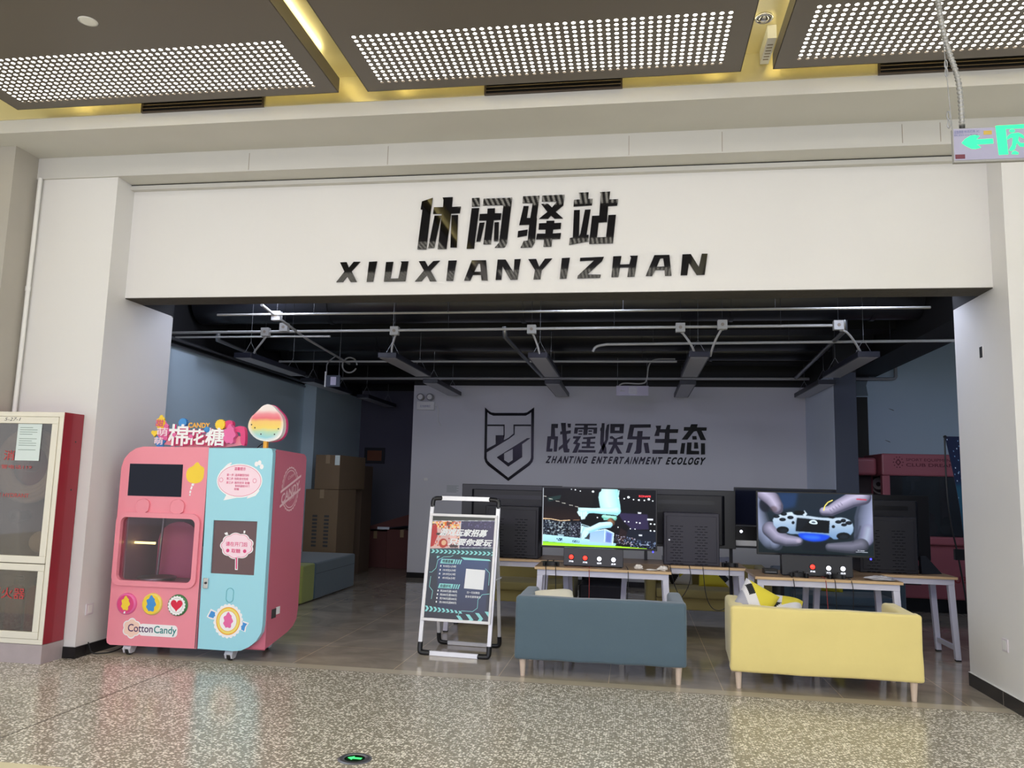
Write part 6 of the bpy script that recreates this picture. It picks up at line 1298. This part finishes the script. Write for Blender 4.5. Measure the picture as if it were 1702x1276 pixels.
def vented_cabinet(label, x0, x1, y, z1, mt, knob=True):
    t = thing('vented_cabinet', label, 'metal cabinet', ((x0 + x1) / 2, y + .1, .705), 0, 'vented metal cabinets on the back tables')
    m = MB(); m.box(x0, x1, y + .004, y + .24, .706, z1); m.build('cabinet_body', mt, t, bevel=.006)
    m = MB(); m.box(x0 + .025, x1 - .025, y - .002, y + .0039, .735, z1 - .03); d = m.build('door', mt, t, bevel=.003)
    m = MB()
    for c in (0, 1):
        for r in range(15):
            for k in range(3 if r % 2 == 0 else 2):
                w = (x1 - x0); bx = x0 + w * (.12 if c == 0 else .56) + k * w * .085 + (0 if r % 2 == 0 else w * .045); z = z1 - .12 - r * (z1 - .9) * .085 - r * .0005
                m.box(bx, bx + w * .06, y - .0026, y - .0019, z - .004, z)
    m.build('vent_slots', 'slot_black', d)
    if knob:
        m = MB(); m.cyl((x0 + .05, y - .012, .93), (x0 + .05, y - .002, .93), .008, n=14); m.build('knob', 'chrome', d)
    return t
vented_cabinet('dark vented metal cabinet on the back table right behind the A-board', -1.40, -.885, 7.50, 1.19, 'cabinet_dark', False)
vented_cabinet('grey vented metal cabinet with a small lock between the two lit televisions', .276, .775, 7.47, 1.178, 'cabinet_grey')
vented_cabinet('dark vented metal cabinet at the right behind the gamepad television', 1.98, 2.465, 7.47, 1.195, 'cabinet_dark', False)
# white game console with light, standing TV beyond
t = thing('game_console', 'small white game console with a lit button on a shelf left of the gamepad television', 'game console', (1.18, 8.1, .86))
m = MB(); m.box(.96, 1.40, 8.0, 8.25, .862, .915); m.build('case', 'plastic_white', t, bevel=.004)
m = MB(); m.cyl((1.035, 7.993, 1.0), (1.035, 8.001, 1.0), .014, n=16); m.build('power_light', 'btn_white', t)
m = MB(); m.box(.955, 1.42, 8.0, 8.24, .9155, 1.05); m.build('black_case', 'tv_black', t, bevel=.004)
t = thing('console_shelf', 'dark shelf stand carrying the white console behind the gamepad television', 'shelf', (1.2, 8.1, 0))
m = MB(); m.box(.93, 1.45, 7.97, 8.3, .845, .861); m.build('board', 'tv_back', t)
for x in (.95, 1.43):
    m = MB(); m.box(x - .015, x + .015, 8.1, 8.13, 0, .845); m.build('post', 'tv_back', t)
t = thing('television', 'dark switched-off television facing the room left of the gamepad television', 'television', (1.5, 8.12, 1.06))
m = MB(); m.box(.985, 1.95, 8.1, 8.14, 1.055, 1.425); m.build('housing', 'tv_black', t, bevel=.004)
m = MB(); m.box(.995, 1.94, 8.098, 8.1, 1.065, 1.415); m.build('screen', 'm_screen', t)
# laptop-like device at the right end
t = thing('tilted_board', 'tilted grey board standing at the right end of the back table beside the dark cabinet', 'board', (2.58, 7.65, .705))
m = MB(); m.hexa([(2.50, 7.50, .707), (2.70, 7.60, .707), (2.69, 7.64, .707), (2.49, 7.54, .707)], [(2.50, 7.52, .86), (2.56, 7.56, .86), (2.55, 7.58, .86), (2.49, 7.54, .86)]); m.build('panel', 'tv_back', t)
# things under the far tables
mat('carton', (120, 100, 78), 0.85, noise=.06, nscale=5); mat('carton_dark', (96, 78, 66), 0.85); mat('tape', (150, 128, 100), 0.4)
t = thing('floor_chair', 'dark low chair under the football television table', 'chair', (-.33, 8.9, 0))
m = MB(); m.box(-.58, -.08, 8.75, 9.2, .12, .34); m.build('seat', 'cabinet_dark', t, bevel=.02); m = MB(); m.box(-.58, -.08, 9.2, 9.3, .12, .58); m.build('backrest', 'tv_black', t, bevel=.02)
m = MB(); m.box(-.50, -.16, 9.17, 9.195, .50, .575); m.build('head_panel', 'pier_light', t)
for x in (-.55, -.11):
    m = MB(); m.box(x - .02, x + .02, 8.8, 8.84, 0, .12); m.build('leg', 'tv_black', t)
# ------------------------------------------------------------------ back wall lettering
mat('wall_black', (6, 6, 12), 0.12, spec=.08)
YB = 11.476; D_ = .012
t = thing('shield_emblem', 'black outlined shield emblem on the grey back wall', 'emblem', (-1.81, YB, 1.44))
m = MB(); m.prism(TR['shield'][0], YB - D_ - .001, YB - .001, holes=[TR['shield'][1]]); m.build('shield_outline', 'wall_black', t)
m = MB(); m.prism(TR['shield_d'][0], YB - D_, YB, holes=[TR['shield_d'][1]]); m.build('diamond_stroke', 'wall_black', t)
m = MB(); m.prism(TR['shield_in'][0], YB - D_, YB); m.build('left_stroke', 'wall_black', t)
m = MB(); m.prism(TR['shield_in'][1], YB - D_, YB); m.build('right_stroke', 'wall_black', t)
for i, (k, ch) in enumerate((('zhan4', '战'), ('ting', '霆'), ('yu', '娱'), ('le', '乐'), ('sheng', '生'), ('tai', '态'))):
    m = MB()
    if k == 'yu':
        for p in TR['yu_a']: m.prism(p, YB - D_, YB)
        m.prism(TR['yu_b'][0], YB - D_, YB, holes=[TR['yu_b'][1]])
        c = TR['yu_a'][0][0]
    else:
        for p in TR[k]: m.prism(p, YB - D_, YB)
        c = TR[k][0][0]
    tag(m.build('wall_character', 'wall_black', origin=(c[0], YB, 2.1)), 'black character %s on the grey back wall, %s of six after the shield' % (ch, ORD[i]), 'wall lettering', 'black characters on the back wall')
EN = 'ZHANTING ENTERTAINMENT ECOLOGY'
WD = {'I': .42, 'M': 1.18, ' ': .55, 'N': 1.02, 'E': .88, 'T': .92, 'L': .8}
tot = sum(WD.get(c, .98) for c in EN); x = -1.28; k = (1.0 + 1.28) / tot; seen = {}
wi = {'ZHANTING': 0, 'ENTERTAINMENT': 0, 'ECOLOGY': 0}
pos = 0
for word in EN.split(' '):
    for j, ch in enumerate(word):
        wd = WD.get(ch, .98) * k; zb = 1.716 + (x + 1.28) * .009
        m = MB(); text(m, ch, x + .006, x + wd - .008, zb, zb + .105, YB - .008, bold=.05, shear=.22)
        o = [(p[0] + (p[2] - zb) * .18, p[1], p[2]) for p in m.v]; n = len(m.v)
        m.v = o + [(p[0], YB - .001, p[2]) for p in o]; 
        fs = list(m.f); m.f += [[q + n for q in f[::-1]] for f in fs]; m.m += [0] * len(fs); m.sm += [False] * len(fs)
        tag(m.build('wall_letter', 'wall_black', origin=(x, YB, zb)), 'black letter %s on the back wall, %s letter of %s' % (ch, ORD[j], word), 'wall lettering', 'latin letters on the back wall')
        x += wd
    x += WD[' '] * k
# papers, switch
t = thing('paper_notice', 'small printed notice on the back wall left of the television backs', 'notice', (-2.65, YB - .002, 1.28))
m = MB(); m.box(-2.75, -2.545, YB - .002, YB, 1.235, 1.365); m.build('sheet', 'grey_wall', t)
m = MB()
for i in range(6): m.box(-2.74, -2.56 - .03 * (i % 2), YB - .0026, YB - .0021, 1.35 - i * .018, 1.355 - i * .018)
m.build('printed_lines', 'paper_ink', t)
socket_w = thing('wall_switch', 'small pale switch plate on the back wall below the emergency lamp', 'switch', (-3.06, YB, 1.45))
m = MB(); m.box(-3.105, -3.02, YB - .008, YB, 1.41, 1.47); m.build('plate', 'grey_wall', socket_w, bevel=.002)
m = MB(); m.box(-3.09, -3.035, YB - .0095, YB - .008, 1.42, 1.46); m.build('rocker', 'plastic_white', socket_w)
# emergency lamp on back wall
t = thing('emergency_lamp', 'white twin-headed emergency lamp high on the back wall at its left end', 'emergency lamp', (-3.1, YB, 2.5))
m = MB(); m.box(-3.235, -2.965, YB - .06, YB - .001, 2.475, 2.60); m.build('battery_box', 'plastic_white', t, bevel=.006)
m = MB(); text(m, '应急照明灯', -3.18, -3.02, 2.51, 2.545, YB - .0615); m.build('printed_label', 'label_blue', t)
for x_ in (-3.175, -3.03):
    m = MB(); m.lathe([(0, -.05), (.045, -.05), (.052, -.04), (.052, 0), (.03, .03), (.0, .03)], (x_, YB - .05, 2.665), 22, axis='y'); h = m.build('lamp_head', 'galv', t)
    m = MB(); m.lathe([(0, -.0515), (.038, -.0515)], (x_, YB - .05, 2.665), 20, axis='y'); m.build('lens', 'plastic_white', h)
m = MB(); m.tube(smoothpath([(-2.98, YB - .012, 2.56), (-2.90, YB - .012, 2.52), (-2.92, YB - .012, 2.35), (-2.86, YB - .012, 2.24)]), .006, 6); m.build('cord', 'plastic_white', t)
# corridor wall box
mat('box_brown', (120, 66, 34), 0.5)
t = thing('wall_box', 'small brown framed box on the dark corridor wall', 'wall box', (-4.55, 13.5, 1.7))
m = MB(); frame(m, -4.74, -4.37, 1.70, 1.98, .05, 13.47, 13.499); m.build('frame', 'cabinet_dark', t)
m = MB(); m.box(-4.69, -4.42, 13.48, 13.499, 1.75, 1.93); m.build('panel', 'box_brown', t)
# ------------------------------------------------------------------ cardboard boxes
def carton(label, x0, x1, y0, y1, z0, z1, mt='carton', marks=True, group='cardboard boxes'):
    t = thing('cardboard_box', label, 'cardboard box', ((x0 + x1) / 2, (y0 + y1) / 2, z0), 0, group)
    m = MB(); m.box(x0, x1, y0, y1, z0 + .001, z1); m.build('carton', mt, t, bevel=.006)
    m = MB(); cx = (x0 + x1) / 2; m.box(cx - .03, cx + .03, y0 - .0015, y0, z1 - .12, z1); m.box(cx - .03, cx + .03, y0 - .0015, y1, z1, z1 + .0015); m.build('tape', 'tape', t)
    if marks:
        for k in range(2):
            m = MB()
            for r in range(9): m.box(x0 + .12 + k * .17, x0 + .19 + k * .17, y0 - .001, y0 - .0002, z1 - .38 - r * .05, z1 - .35 - r * .05)
            m.build('printed_characters', 'ink', t)
    return t
carton('tall brown cardboard box standing at the left wall, under a smaller one', -4.50, -4.02, 10.45, 11.15, 0, 1.26)
carton('brown cardboard box on top of the tall one at the left wall', -4.40, -4.04, 10.50, 11.55, 1.262, 1.74, marks=False)
carton('dark cardboard box behind the tall box stack at the left wall', -4.62, -4.10, 11.62, 12.1, 0, 1.62, 'carton_dark', False)
m = MB(); m.box(-4.115, -4.045, 10.497, 10.4985, 1.60, 1.735); tag(m.build('shipping_label', 'paper', origin=(-4.08, 10.497, 1.6)), 'white shipping label on the upper cardboard box', 'label')
mat('carton_red', (96, 58, 58), 0.85)
carton('low reddish cardboard box on the corridor floor, left of two', -4.38, -3.98, 12.6, 13.1, 0, .58, 'carton_red', False)
carton('low reddish cardboard box on the corridor floor, right of two', -3.95, -3.45, 12.5, 13.0, 0, .62, 'carton_red', False)
t = thing('cardboard_box', 'open flattened cardboard box lying on the low boxes in the corridor', 'cardboard box', (-3.9, 12.75, .62), 0, 'cardboard boxes')
m = MB(); m.hexa([(-4.35, 12.45, .60), (-3.55, 12.45, .70), (-3.55, 12.9, .70), (-4.35, 12.9, .60)], [(-4.35, 12.45, .63), (-3.55, 12.45, .88), (-3.55, 12.9, .88), (-4.35, 12.9, .63)]); m.build('carton', 'carton_red', t)
m = MB(); m.box(-4.1, -3.9, 12.447, 12.449, .62, .66); m.build('tape', 'pier_light', t)
# ------------------------------------------------------------------ claw machine
mat('claw_pink', (164, 92, 102), 0.4); mat('claw_dark', (54, 40, 44), 0.5); mat('claw_print', (96, 36, 48), 0.5); mat('plush_pink', (150, 60, 66), 0.9); mat('plush_white', (170, 166, 160), 0.9)
glass('claw_glass', (150, 150, 156), 0.04)
yc, x0, x1 = 10.3, 3.02, 4.03
t = thing('claw_machine', 'dusty pink claw machine against the right wall behind the right back table', 'claw machine', (3.5, 10.6, 0))
m = MB(); m.box(x0, x1, yc, yc + .8, .16, .80); m.build('base_cabinet', 'claw_pink', t, bevel=.02)
m = MB(); m.box(x0 - .02, x1 + .0, yc - .06, yc + .8, .80, .90); m.build('counter', 'claw_pink', t, bevel=.02)
m = MB(); m.box(x0, x1, yc, yc + .8, 1.62, 1.89); hd = m.build('header', 'claw_pink', t, bevel=.02)
for x_ in (x0, x1 - .09):
    m = MB(); m.box(x_, x_ + .09, yc, yc + .09, .90, 1.62); m.build('front_post', 'claw_pink', t, bevel=.01)
    m = MB(); m.box(x_, x_ + .09, yc + .71, yc + .8, .90, 1.62); m.build('rear_post', 'claw_pink', t)
m = MB(); m.box(x0 + .09, x1 - .09, yc + .76, yc + .79, .90, 1.62); m.build('back_panel', 'claw_dark', t)
m = MB(); m.box(x0 + .09, x1 - .09, yc + .03, yc + .036, .90, 1.62); m.build('front_glass', 'claw_glass', t)
m = MB(); text(m, 'SPORT EQUIPMENT', x0 + .28, x1 - .18, 1.795, 1.835, yc - .002, bold=.01); text(m, 'CLUB DREAM', x0 + .28, x1 - .18, 1.735, 1.775, yc - .002, bold=.02)
m.build('header_lettering', 'claw_print', hd)
m = MB(); cxx, czz = x0 + .19, 1.785
m.sheet([(cxx - .035, czz), (cxx, czz + .045), (cxx + .035, czz), (cxx, czz - .045)], yc - .002, holes=[[(cxx - .018, czz), (cxx, czz + .024), (cxx + .018, czz), (cxx, czz - .024)]])
for a in range(10):
    an = R(a * 36); m.sheet([(cxx + .055 * math.cos(an) - .01, czz + .065 * math.sin(an)), (cxx + .055 * math.cos(an), czz + .065 * math.sin(an) - .01), (cxx + .055 * math.cos(an) + .01, czz + .065 * math.sin(an)), (cxx + .055 * math.cos(an), czz + .065 * math.sin(an) + .01)], yc - .002)
m.build('header_badge', 'claw_print', hd)
m = MB(); m.cyl((3.50, yc + .4, 1.62), (3.50, yc + .4, 1.45), .02); m.box(3.44, 3.56, yc + .34, yc + .46, 1.56, 1.62)
m.build('claw_hoist', 'steel', t)
for a in range(3):
    m = MB(); an = a * 2.09; ca, sa = math.cos(an), math.sin(an)
    m.tube([(3.50, yc + .4, 1.46), (3.50 + .07 * ca, yc + .4 + .07 * sa, 1.40), (3.50 + .06 * ca, yc + .4 + .06 * sa, 1.33), (3.50 + .02 * ca, yc + .4 + .02 * sa, 1.29)], .008, 8); m.build('claw_finger', 'chrome', t)
m = MB(); m.lathe([(.09, 0), (.10, -.004), (.11, 0)], (3.21, yc + .755, 1.50), 28, axis='y'); m.lathe([(.03, 0), (.06, -.004), (.07, 0)], (3.19, yc + .755, 1.52), 28, axis='y'); m.build('ring_decal', 'plush_white', t)
for i, (x_, s_, c_) in enumerate(((3.66, .095, 'plush_pink'), (3.86, .08, 'plush_white'), (3.47, .08, 'plush_white'), (3.27, .1, 'plush_pink'))):
    m = MB(); m.ball((x_, yc + .35, .905 + s_ * .9), (s_, s_, s_ * .9), 14, 10); m.ball((x_, yc + .33, .905 + s_ * 2.2), (s_ * .65, s_ * .65, s_ * .6), 12, 8)
    tag(m.build('plush_toy', c_, origin=(x_, yc + .35, .905)), ['pink plush toy at the right inside the claw machine', 'pale plush toy beside the right post inside the claw machine', 'pale plush toy in the middle inside the claw machine', 'pink plush toy at the left inside the claw machine'][i], 'plush toy', 'plush toys in the claw machine')
m = MB(); m.box(3.22, 3.42, yc - .004, yc, .32, .55); m.build('prize_door', 'claw_dark', t)
m = MB(); m.box(x0 + .06, x1 - .06, yc + .05, yc + .75, 0, .16); m.build('plinth', 'tv_black', t)
m = MB(); text(m, 'DREAM CLUB', x0 + .25, x1 - .1, .36, .44, yc - .005, bold=.02); m.build('base_lettering', 'plush_pink', t)
t = thing('claw_machine', 'narrow darker pink machine partly hidden left of the claw machine', 'claw machine', (2.86, 10.75, 0))
m = MB(); m.box(2.70, 3.0, 10.42, 10.74, .1, 1.0); m.build('base_cabinet', 'claw_pink', t, bevel=.02)
m = MB(); m.box(2.70, 3.0, 10.42, 10.74, 1.62, 1.84); m.build('header', 'claw_pink', t, bevel=.04, seg=4)
m = MB(); m.box(2.70, 2.74, 10.42, 10.74, 1.0, 1.62); m.build('post', 'claw_pink', t)
m = MB(); m.box(2.75, 3.0, 10.70, 10.73, 1.0, 1.62); m.build('back_panel', 'claw_dark', t)
m = MB(); m.box(2.71, 2.99, 10.44, 10.72, 0, .1); m.build('plinth', 'tv_black', t)
# ------------------------------------------------------------------ banner stand with the astronaut
vcol_mat('banner_print', None, .4)
t = thing('banner_stand', 'dark blue starry astronaut banner on a black X-stand beside the right pillar', 'banner', (3.18, 8.12, 0))
cv = Canvas(64, 150, (16, 30, 60)); rg = np.random.default_rng(5)
cv.grad(sq, (14, 26, 58), (20, 60, 110)); cv.fill([(0, .25), (1, .2), (1, .5), (0, .55)], (40, 120, 140), .6, 8)
cv.speck(sq, [(200, 220, 240), (120, 160, 200)], .02, rg, 1)
cv.fill(round_poly([(.30, .22), (.75, .20), (.85, .34), (.7, .42), (.9, .6), (.6, .75), (.35, .6), (.42, .42), (.25, .34)]), (210, 226, 236), 1, 1); cv.fill(round_poly([(.38, .25), (.66, .24), (.70, .33), (.45, .35)]), (40, 60, 90), 1, 1); cv.line([(.34, .46), (.28, .56), (.4, .62), (.5, .5)], 2, (220, 236, 244))
picture('banner_sheet', cv, lambda u, v: (2.96 + .13 * math.sin(min(1, (1 - v) * 1.6) * math.pi / 2) + (.54 - .06 * (1 - v)) * u, 8.11, .12 + 1.84 * v), 'banner_print', t)
m = MB(); m.prism([(2.96 + .13 * math.sin(min(1, (1 - v) * 1.6) * math.pi / 2), .12 + 1.84 * v) for v in [i / 20 for i in range(21)]] + [(3.50, 1.96), (3.57, .12)], 8.112, 8.118); m.build('banner_back', 'pier_dark', t)
m = MB(); m.tube(smoothpath([(2.955, 8.105, 1.96), (2.93, 8.05, 1.5), (2.95, 8.05, 1.15), (3.01, 8.06, .85), (3.06, 8.04, .4), (3.085, 8.0, .008)]), .008, 8); m.build('stand_arm', 'black_plastic', t)
m = MB(); m.tube([(3.48, 8.125, 1.95), (3.25, 8.2, .82), (3.12, 8.125, .14)], .008, 8); m.build('stand_arm', 'black_plastic', t)
m = MB(); m.box(2.975, 3.055, 8.03, 8.07, .80, .90); m.build('stand_hub', 'black_plastic', t)
m = MB(); m.tube([(3.25, 8.2, .82), (3.35, 8.55, .008)], .008, 8); m.build('stand_leg', 'black_plastic', t)
m = MB(); m.cyl((2.955, 8.09, 1.955), (2.955, 8.108, 1.955), .014, n=12); m.build('corner_hook', 'tv_black', t)
m = MB(); m.box(-.02, .02, 0, .01, 0, .04)
# ------------------------------------------------------------------ open ceiling: ducts, pipes, conduits
mat('duct_dark', (30, 31, 36), 0.3)
for i, (y, z, r, lab) in enumerate(((8.35, 3.40, .24, 'big round black duct across the ceiling, nearest to the lintel'), (10.05, 3.35, .22, 'big round black duct across the ceiling, second from the lintel'), (10.58, 3.22, .13, 'thinner round black duct across the ceiling close to the back wall'))):
    t = thing('ceiling_duct', lab, 'duct', (0, y, z), 0, 'black ducts under the ceiling')
    m = MB(); m.cyl((-5.0, y, z), (2.845, y, z), r, n=28); m.build('duct_run', 'duct_dark', t)
    for x_ in (-3.4, -1.2, 1.0, 2.4):
        m = MB(); m.cyl((x_ - .02, y, z), (x_ + .02, y, z), r + .012, n=28); m.build('flange', 'duct_dark', t)
mat('conduit_white', (176, 176, 174), 0.4)
def conduit(label, pts, r=.0125, mt='conduit_white', clips=(), group='conduits under the black ceiling', name='conduit'):
    c = pts[0]; t = thing(name, label, 'pipe', c, 0, group)
    m = MB(); m.tube(pts, r, 10); m.build('run', mt, t)
    for p in clips:
        m = MB(); m.cyl((p[0], p[1], p[2]), (p[0], p[1], 4.29), .003, n=6); m.build('hanger_rod', 'tv_back', t)
    return t
conduit('thin white conduit closest to the lintel underside, running the whole width', [(-4.0, 6.95, 2.955), (2.45, 6.90, 2.955)], .011, clips=[(x_, 6.92, 2.955) for x_ in (-3.0, -1.7, -.1, 1.2)])
conduit('long white conduit carrying the square junction boxes', [(-5.0, 7.80, 2.95), (1.90, 7.60, 2.95)], .014, clips=[(x_, 7.78, 2.95) for x_ in (-3.6, -1.9, -.2, 1.4)])
conduit('second white conduit just below the junction box one, at its left part', [(-5.0, 7.86, 2.91), (-3.2, 7.84, 2.91)], .010)
conduit('white conduit with a bent left end running to the right pillar', smoothpath([(-.45, 8.52, 2.86), (-.42, 8.52, 2.92), (-.30, 8.52, 2.94)], 2) + [(3.3, 8.40, 2.95)], .015, clips=[(x_, 8.45, 2.95) for x_ in (.2, 1.6, 2.6)])
conduit('white conduit halfway to the back wall', [(-4.7, 9.80, 2.95), (.52, 9.78, 2.95)], .014, clips=[(x_, 9.8, 2.95) for x_ in (-3.2, -1.2, .1)])
conduit('galvanised pipe near the back wall ending in an upward elbow at the right', [(-4.6, 11.25, 2.92), (3.40, 11.20, 2.94)] + smoothpath([(3.40, 11.20, 2.94), (3.50, 11.20, 2.94), (3.50, 11.20, 3.04)], 2)[1:] + [(3.50, 11.2, 3.11)], .022, 'galv')
conduit('grey sprinkler pipe running to the back beside the left lamps', [(-4.72, 8.25, 3.05), (-4.72, 8.25, 2.95)] + [(-4.93, 11.4, 2.95)], .028, 'steel', clips=[(-4.78, 9.0, 2.95), (-4.86, 10.4, 2.95)])
conduit('grey sprinkler pipe running to the back beside the second lamp from the middle', [(-1.37, 8.12, 3.06), (-1.36, 8.12, 2.95), (-1.31, 11.4, 2.95)], .026, 'steel')
conduit('grey sprinkler pipe running to the back beside the right lamps', [(2.02, 7.9, 3.06), (2.02, 7.9, 2.96), (2.20, 11.2, 2.95)], .026, 'steel')
conduit('white conduit slanting back at the left from the lintel to a curled end', [(-3.42, 6.7, 2.99), (-3.42, 7.0, 2.95), (-3.62, 8.2, 2.95), (-3.79, 10.0, 2.95)], .014)
conduit('grey cable tray pipe along the top of the left wall, upper', [(-5.02, 7.0, 2.90), (-5.02, 11.4, 2.88)], .020, 'steel')
conduit('grey cable tray pipe along the top of the left wall, lower', [(-5.02, 7.0, 2.83), (-5.02, 11.4, 2.81)], .016, 'steel')
# junction boxes with short drops to the lamps
def jbox(x, y, z, drop, label):
    t = thing('junction_box', label, 'junction box', (x, y, z), 0, 'junction boxes on the conduits')
    m = MB(); m.box(x - .045, x + .045, y - .03, y + .03, z - .045, z + .045); m.build('box', 'conduit_white', t, bevel=.004)
    m = MB(); m.cyl((x, y - .034, z), (x, y - .03, z), .016, n=14); m.build('knockout', 'mortar', t)
    m = MB(); m.cyl((x, y, z + .045), (x, y, 4.295), .003, n=6); m.build('hanger_rod', 'tv_back', t)
    if drop:
        m = MB(); m.tube(smoothpath([(x + .01, y, z - .045)] + drop), .011, 8); m.build('drop_tube', 'conduit_white', t)
jbox(-3.90, 7.77, 2.945, [(-4.0, 7.85, 2.82), (-4.12, 7.95, 2.75), (-4.13, 8.0, 2.68)], 'square junction box first from the left on the long conduit')
jbox(-3.62, 7.62, 2.965, None, 'square junction box second from the left, on the slanting conduit')
jbox(-3.40, 6.98, 2.945, None, 'square junction box just under the lintel at the left')
jbox(-2.46, 7.74, 2.945, [(-2.47, 7.78, 2.88), (-2.52, 7.85, 2.80), (-2.53, 7.9, 2.70)], 'square junction box above the second lamp from the left')
jbox(-1.02, 7.70, 2.945, [(-1.0, 7.75, 2.88), (-.97, 7.8, 2.80), (-.95, 7.85, 2.70)], 'square junction box above the third lamp from the left')
jbox(.44, 7.65, 2.945, [(.48, 7.68, 2.88), (.56, 7.75, 2.78), (.60, 7.85, 2.70)], 'square junction box above the lamp right of the middle')
jbox(.83, 7.60, 2.96, [(.82, 7.62, 2.92), (.76, 7.7, 2.80), (.74, 7.85, 2.70)], 'metal junction box high above the lamp right of the middle')
jbox(1.88, 7.58, 2.945, [(1.95, 7.6, 2.9), (2.05, 7.7, 2.82), (2.18, 7.9, 2.70)], 'square junction box at the right end of the long conduit')
# ------------------------------------------------------------------ linear pendant lamps (switched off)
mat('lamp_case', (30, 32, 44), 0.4); mat('lamp_diffuser', (178, 178, 184), 0.35)
def pendant():
    t = thing('pendant_lamp', 'x', 'lamp', (0, 0, 2.68), 0, 'black linear pendant lamps')
    m = MB(); m.box(-.10, .10, -.72, .72, .0, .055); m.build('case', 'lamp_case', t, local=True, bevel=.004)
    m = MB(); m.box(-.085, .085, -.70, .70, -.003, .0); m.build('diffuser', 'lamp_diffuser', t, local=True)
    for y in (-.55, .55):
        m = MB(); m.tube([(-.08, y, .055), (0, y, .20), (0, y, 1.6)], .0022, 6); m.tube([(.08, y, .055), (0, y, .20)], .0022, 6); m.build('suspension_wire', 'steel', t, local=True)
    return t
PL = [(-4.18, 8.55, 'switched-off black linear lamp at the far left near the left wall'), (-2.56, 8.55, 'switched-off black linear lamp in the front row, second from the left'), (-.97, 8.55, 'switched-off black linear lamp in the front row, left of the middle'), (.63, 8.50, 'switched-off black linear lamp in the front row, right of the middle'), (2.20, 8.50, 'switched-off black linear lamp in the front row, rightmost'),
      (-4.30, 10.55, 'switched-off black linear lamp in the back row at the left wall'), (-2.63, 10.6, 'switched-off black linear lamp in the back row beside the emergency lamp'), (-1.03, 10.6, 'switched-off black linear lamp in the back row, left of the middle'), (.66, 10.6, 'switched-off black linear lamp in the back row, right of the middle'), (2.28, 10.5, 'switched-off black linear lamp in the back row at the pier')]
p0 = pendant()
for i, (x_, y_, lab) in enumerate(PL):
    if i == 0: p0.location = (x_, y_, 2.68); p0['label'] = lab
    else: copy_tree(p0, (x_, y_, 2.68), lab)
copy_tree(p0, (-4.2, 12.45, 2.68), 'switched-off black linear lamp far back over the corridor')
# hanging signs indoors
mat('sign_pale', (190, 186, 206), 0.4)
t = thing('hanging_sign', 'white hanging exit sign in front of the back wall above the characters', 'sign', (-.02, 10.5, 2.61))
m = MB(); m.box(-.235, .19, 10.5, 10.52, 2.605, 2.738); m.build('case', 'sign_pale', t, bevel=.003)
m = MB(); m.sheet([(-.19, 2.66), (-.165, 2.69), (-.165, 2.675), (-.12, 2.675), (-.12, 2.66)], 10.499); m.box(-.07, .035, 10.4985, 10.4995, 2.625, 2.725); m.build('printed_symbols', 'galv', t)
for x_ in (-.22, .17):
    m = MB(); m.cyl((x_, 10.51, 2.738), (x_, 10.51, 4.29), .003, n=6); m.build('hanging_rod', 'steel', t)
m = MB(); m.tube(smoothpath([(-.20, 10.51, 2.74), (-.15, 10.51, 2.78), (.10, 10.51, 2.76), (.17, 10.51, 2.80), (.18, 10.51, 3.0), (.24, 10.3, 3.07), (.5, 9.9, 3.0)]), .010, 8); m.build('conduit_loop', 'conduit_white', t)
t = thing('hanging_sign', 'small hanging sign seen beside the slanting conduit at the left', 'sign', (-3.63, 9.0, 2.52))
m = MB(); m.box(-3.70, -3.52, 9.0, 9.02, 2.515, 2.655); m.build('case', 'pier_dark', t, bevel=.003)
m = MB(); m.box(-3.715, -3.70, 8.995, 9.025, 2.51, 2.70); m.build('edge_bar', 'plastic_white', t)
m = MB(); m.box(-3.64, -3.57, 8.9985, 8.9995, 2.535, 2.635); m.build('printed_symbols', 'sign_pale', t)
m = MB(); m.tube(smoothpath([(-3.70, 9.01, 2.70), (-3.72, 9.05, 2.82), (-3.66, 9.2, 2.93)]), .008, 8); m.build('conduit_loop', 'galv', t)
m = MB(); m.cyl((-3.54, 9.01, 2.655), (-3.54, 9.01, 4.29), .003, n=6); m.build('hanging_rod', 'steel', t)
for o_, lab in (((-3.83, 9.85, 2.93), 'white coil of cable tube at the end of the slanting conduit'),):
    m = MB(); m.tube([(o_[0] + .10 + .10 * math.cos(a), o_[1], o_[2] - .02 + .10 * math.sin(a)) for a in [2 * math.pi * i / 28 for i in range(27)]], .011, 8); tag(m.build('cable_coil', 'conduit_white', origin=o_), lab, 'cable')
# round lamp behind the lintel at left; the others are unseen added fill lights
mat('lamp_glow', (240, 240, 240), 0.5, emit=(222, 230, 255), es=34.0)
for x_, zl, lab in ((-3.33, 3.03, 'round lit ceiling lamp just behind the lintel at the left'), (-.4, 3.06, 'added round fill lamp, unseen behind the lintel in the middle'), (1.9, 3.06, 'added round fill lamp, unseen behind the lintel at the right'), (3.35, 2.95, 'added round fill lamp, unseen behind the right pillar'), (-4.0, 3.40, 'added round fill lamp, unseen above the left wall lamps')):
    yl = {3.35: 7.75, 3.3: 10.2, -4.0: 7.8}.get(x_, 6.78)
    t = thing('ceiling_lamp', lab, 'lamp', (x_, yl, zl), 0, 'round lamps behind the lintel')
    m = MB(); m.lathe([(.14 * math.sin(R(a)), .135 - .14 * math.cos(R(a))) for a in range(0, 91, 10)], (x_, yl, zl), 30); m.build('lamp_cover', 'lamp_glow', t)
    m = MB(); m.lathe([(0, .16), (.15, .16), (.155, .135), (.14, .135)], (x_, yl, zl), 30); m.build('housing', 'tv_black', t)
    m = MB(); m.cyl((x_, yl, zl + .16), (x_, yl, 4.295), .02, n=12); m.build('stem', 'tv_black', t)
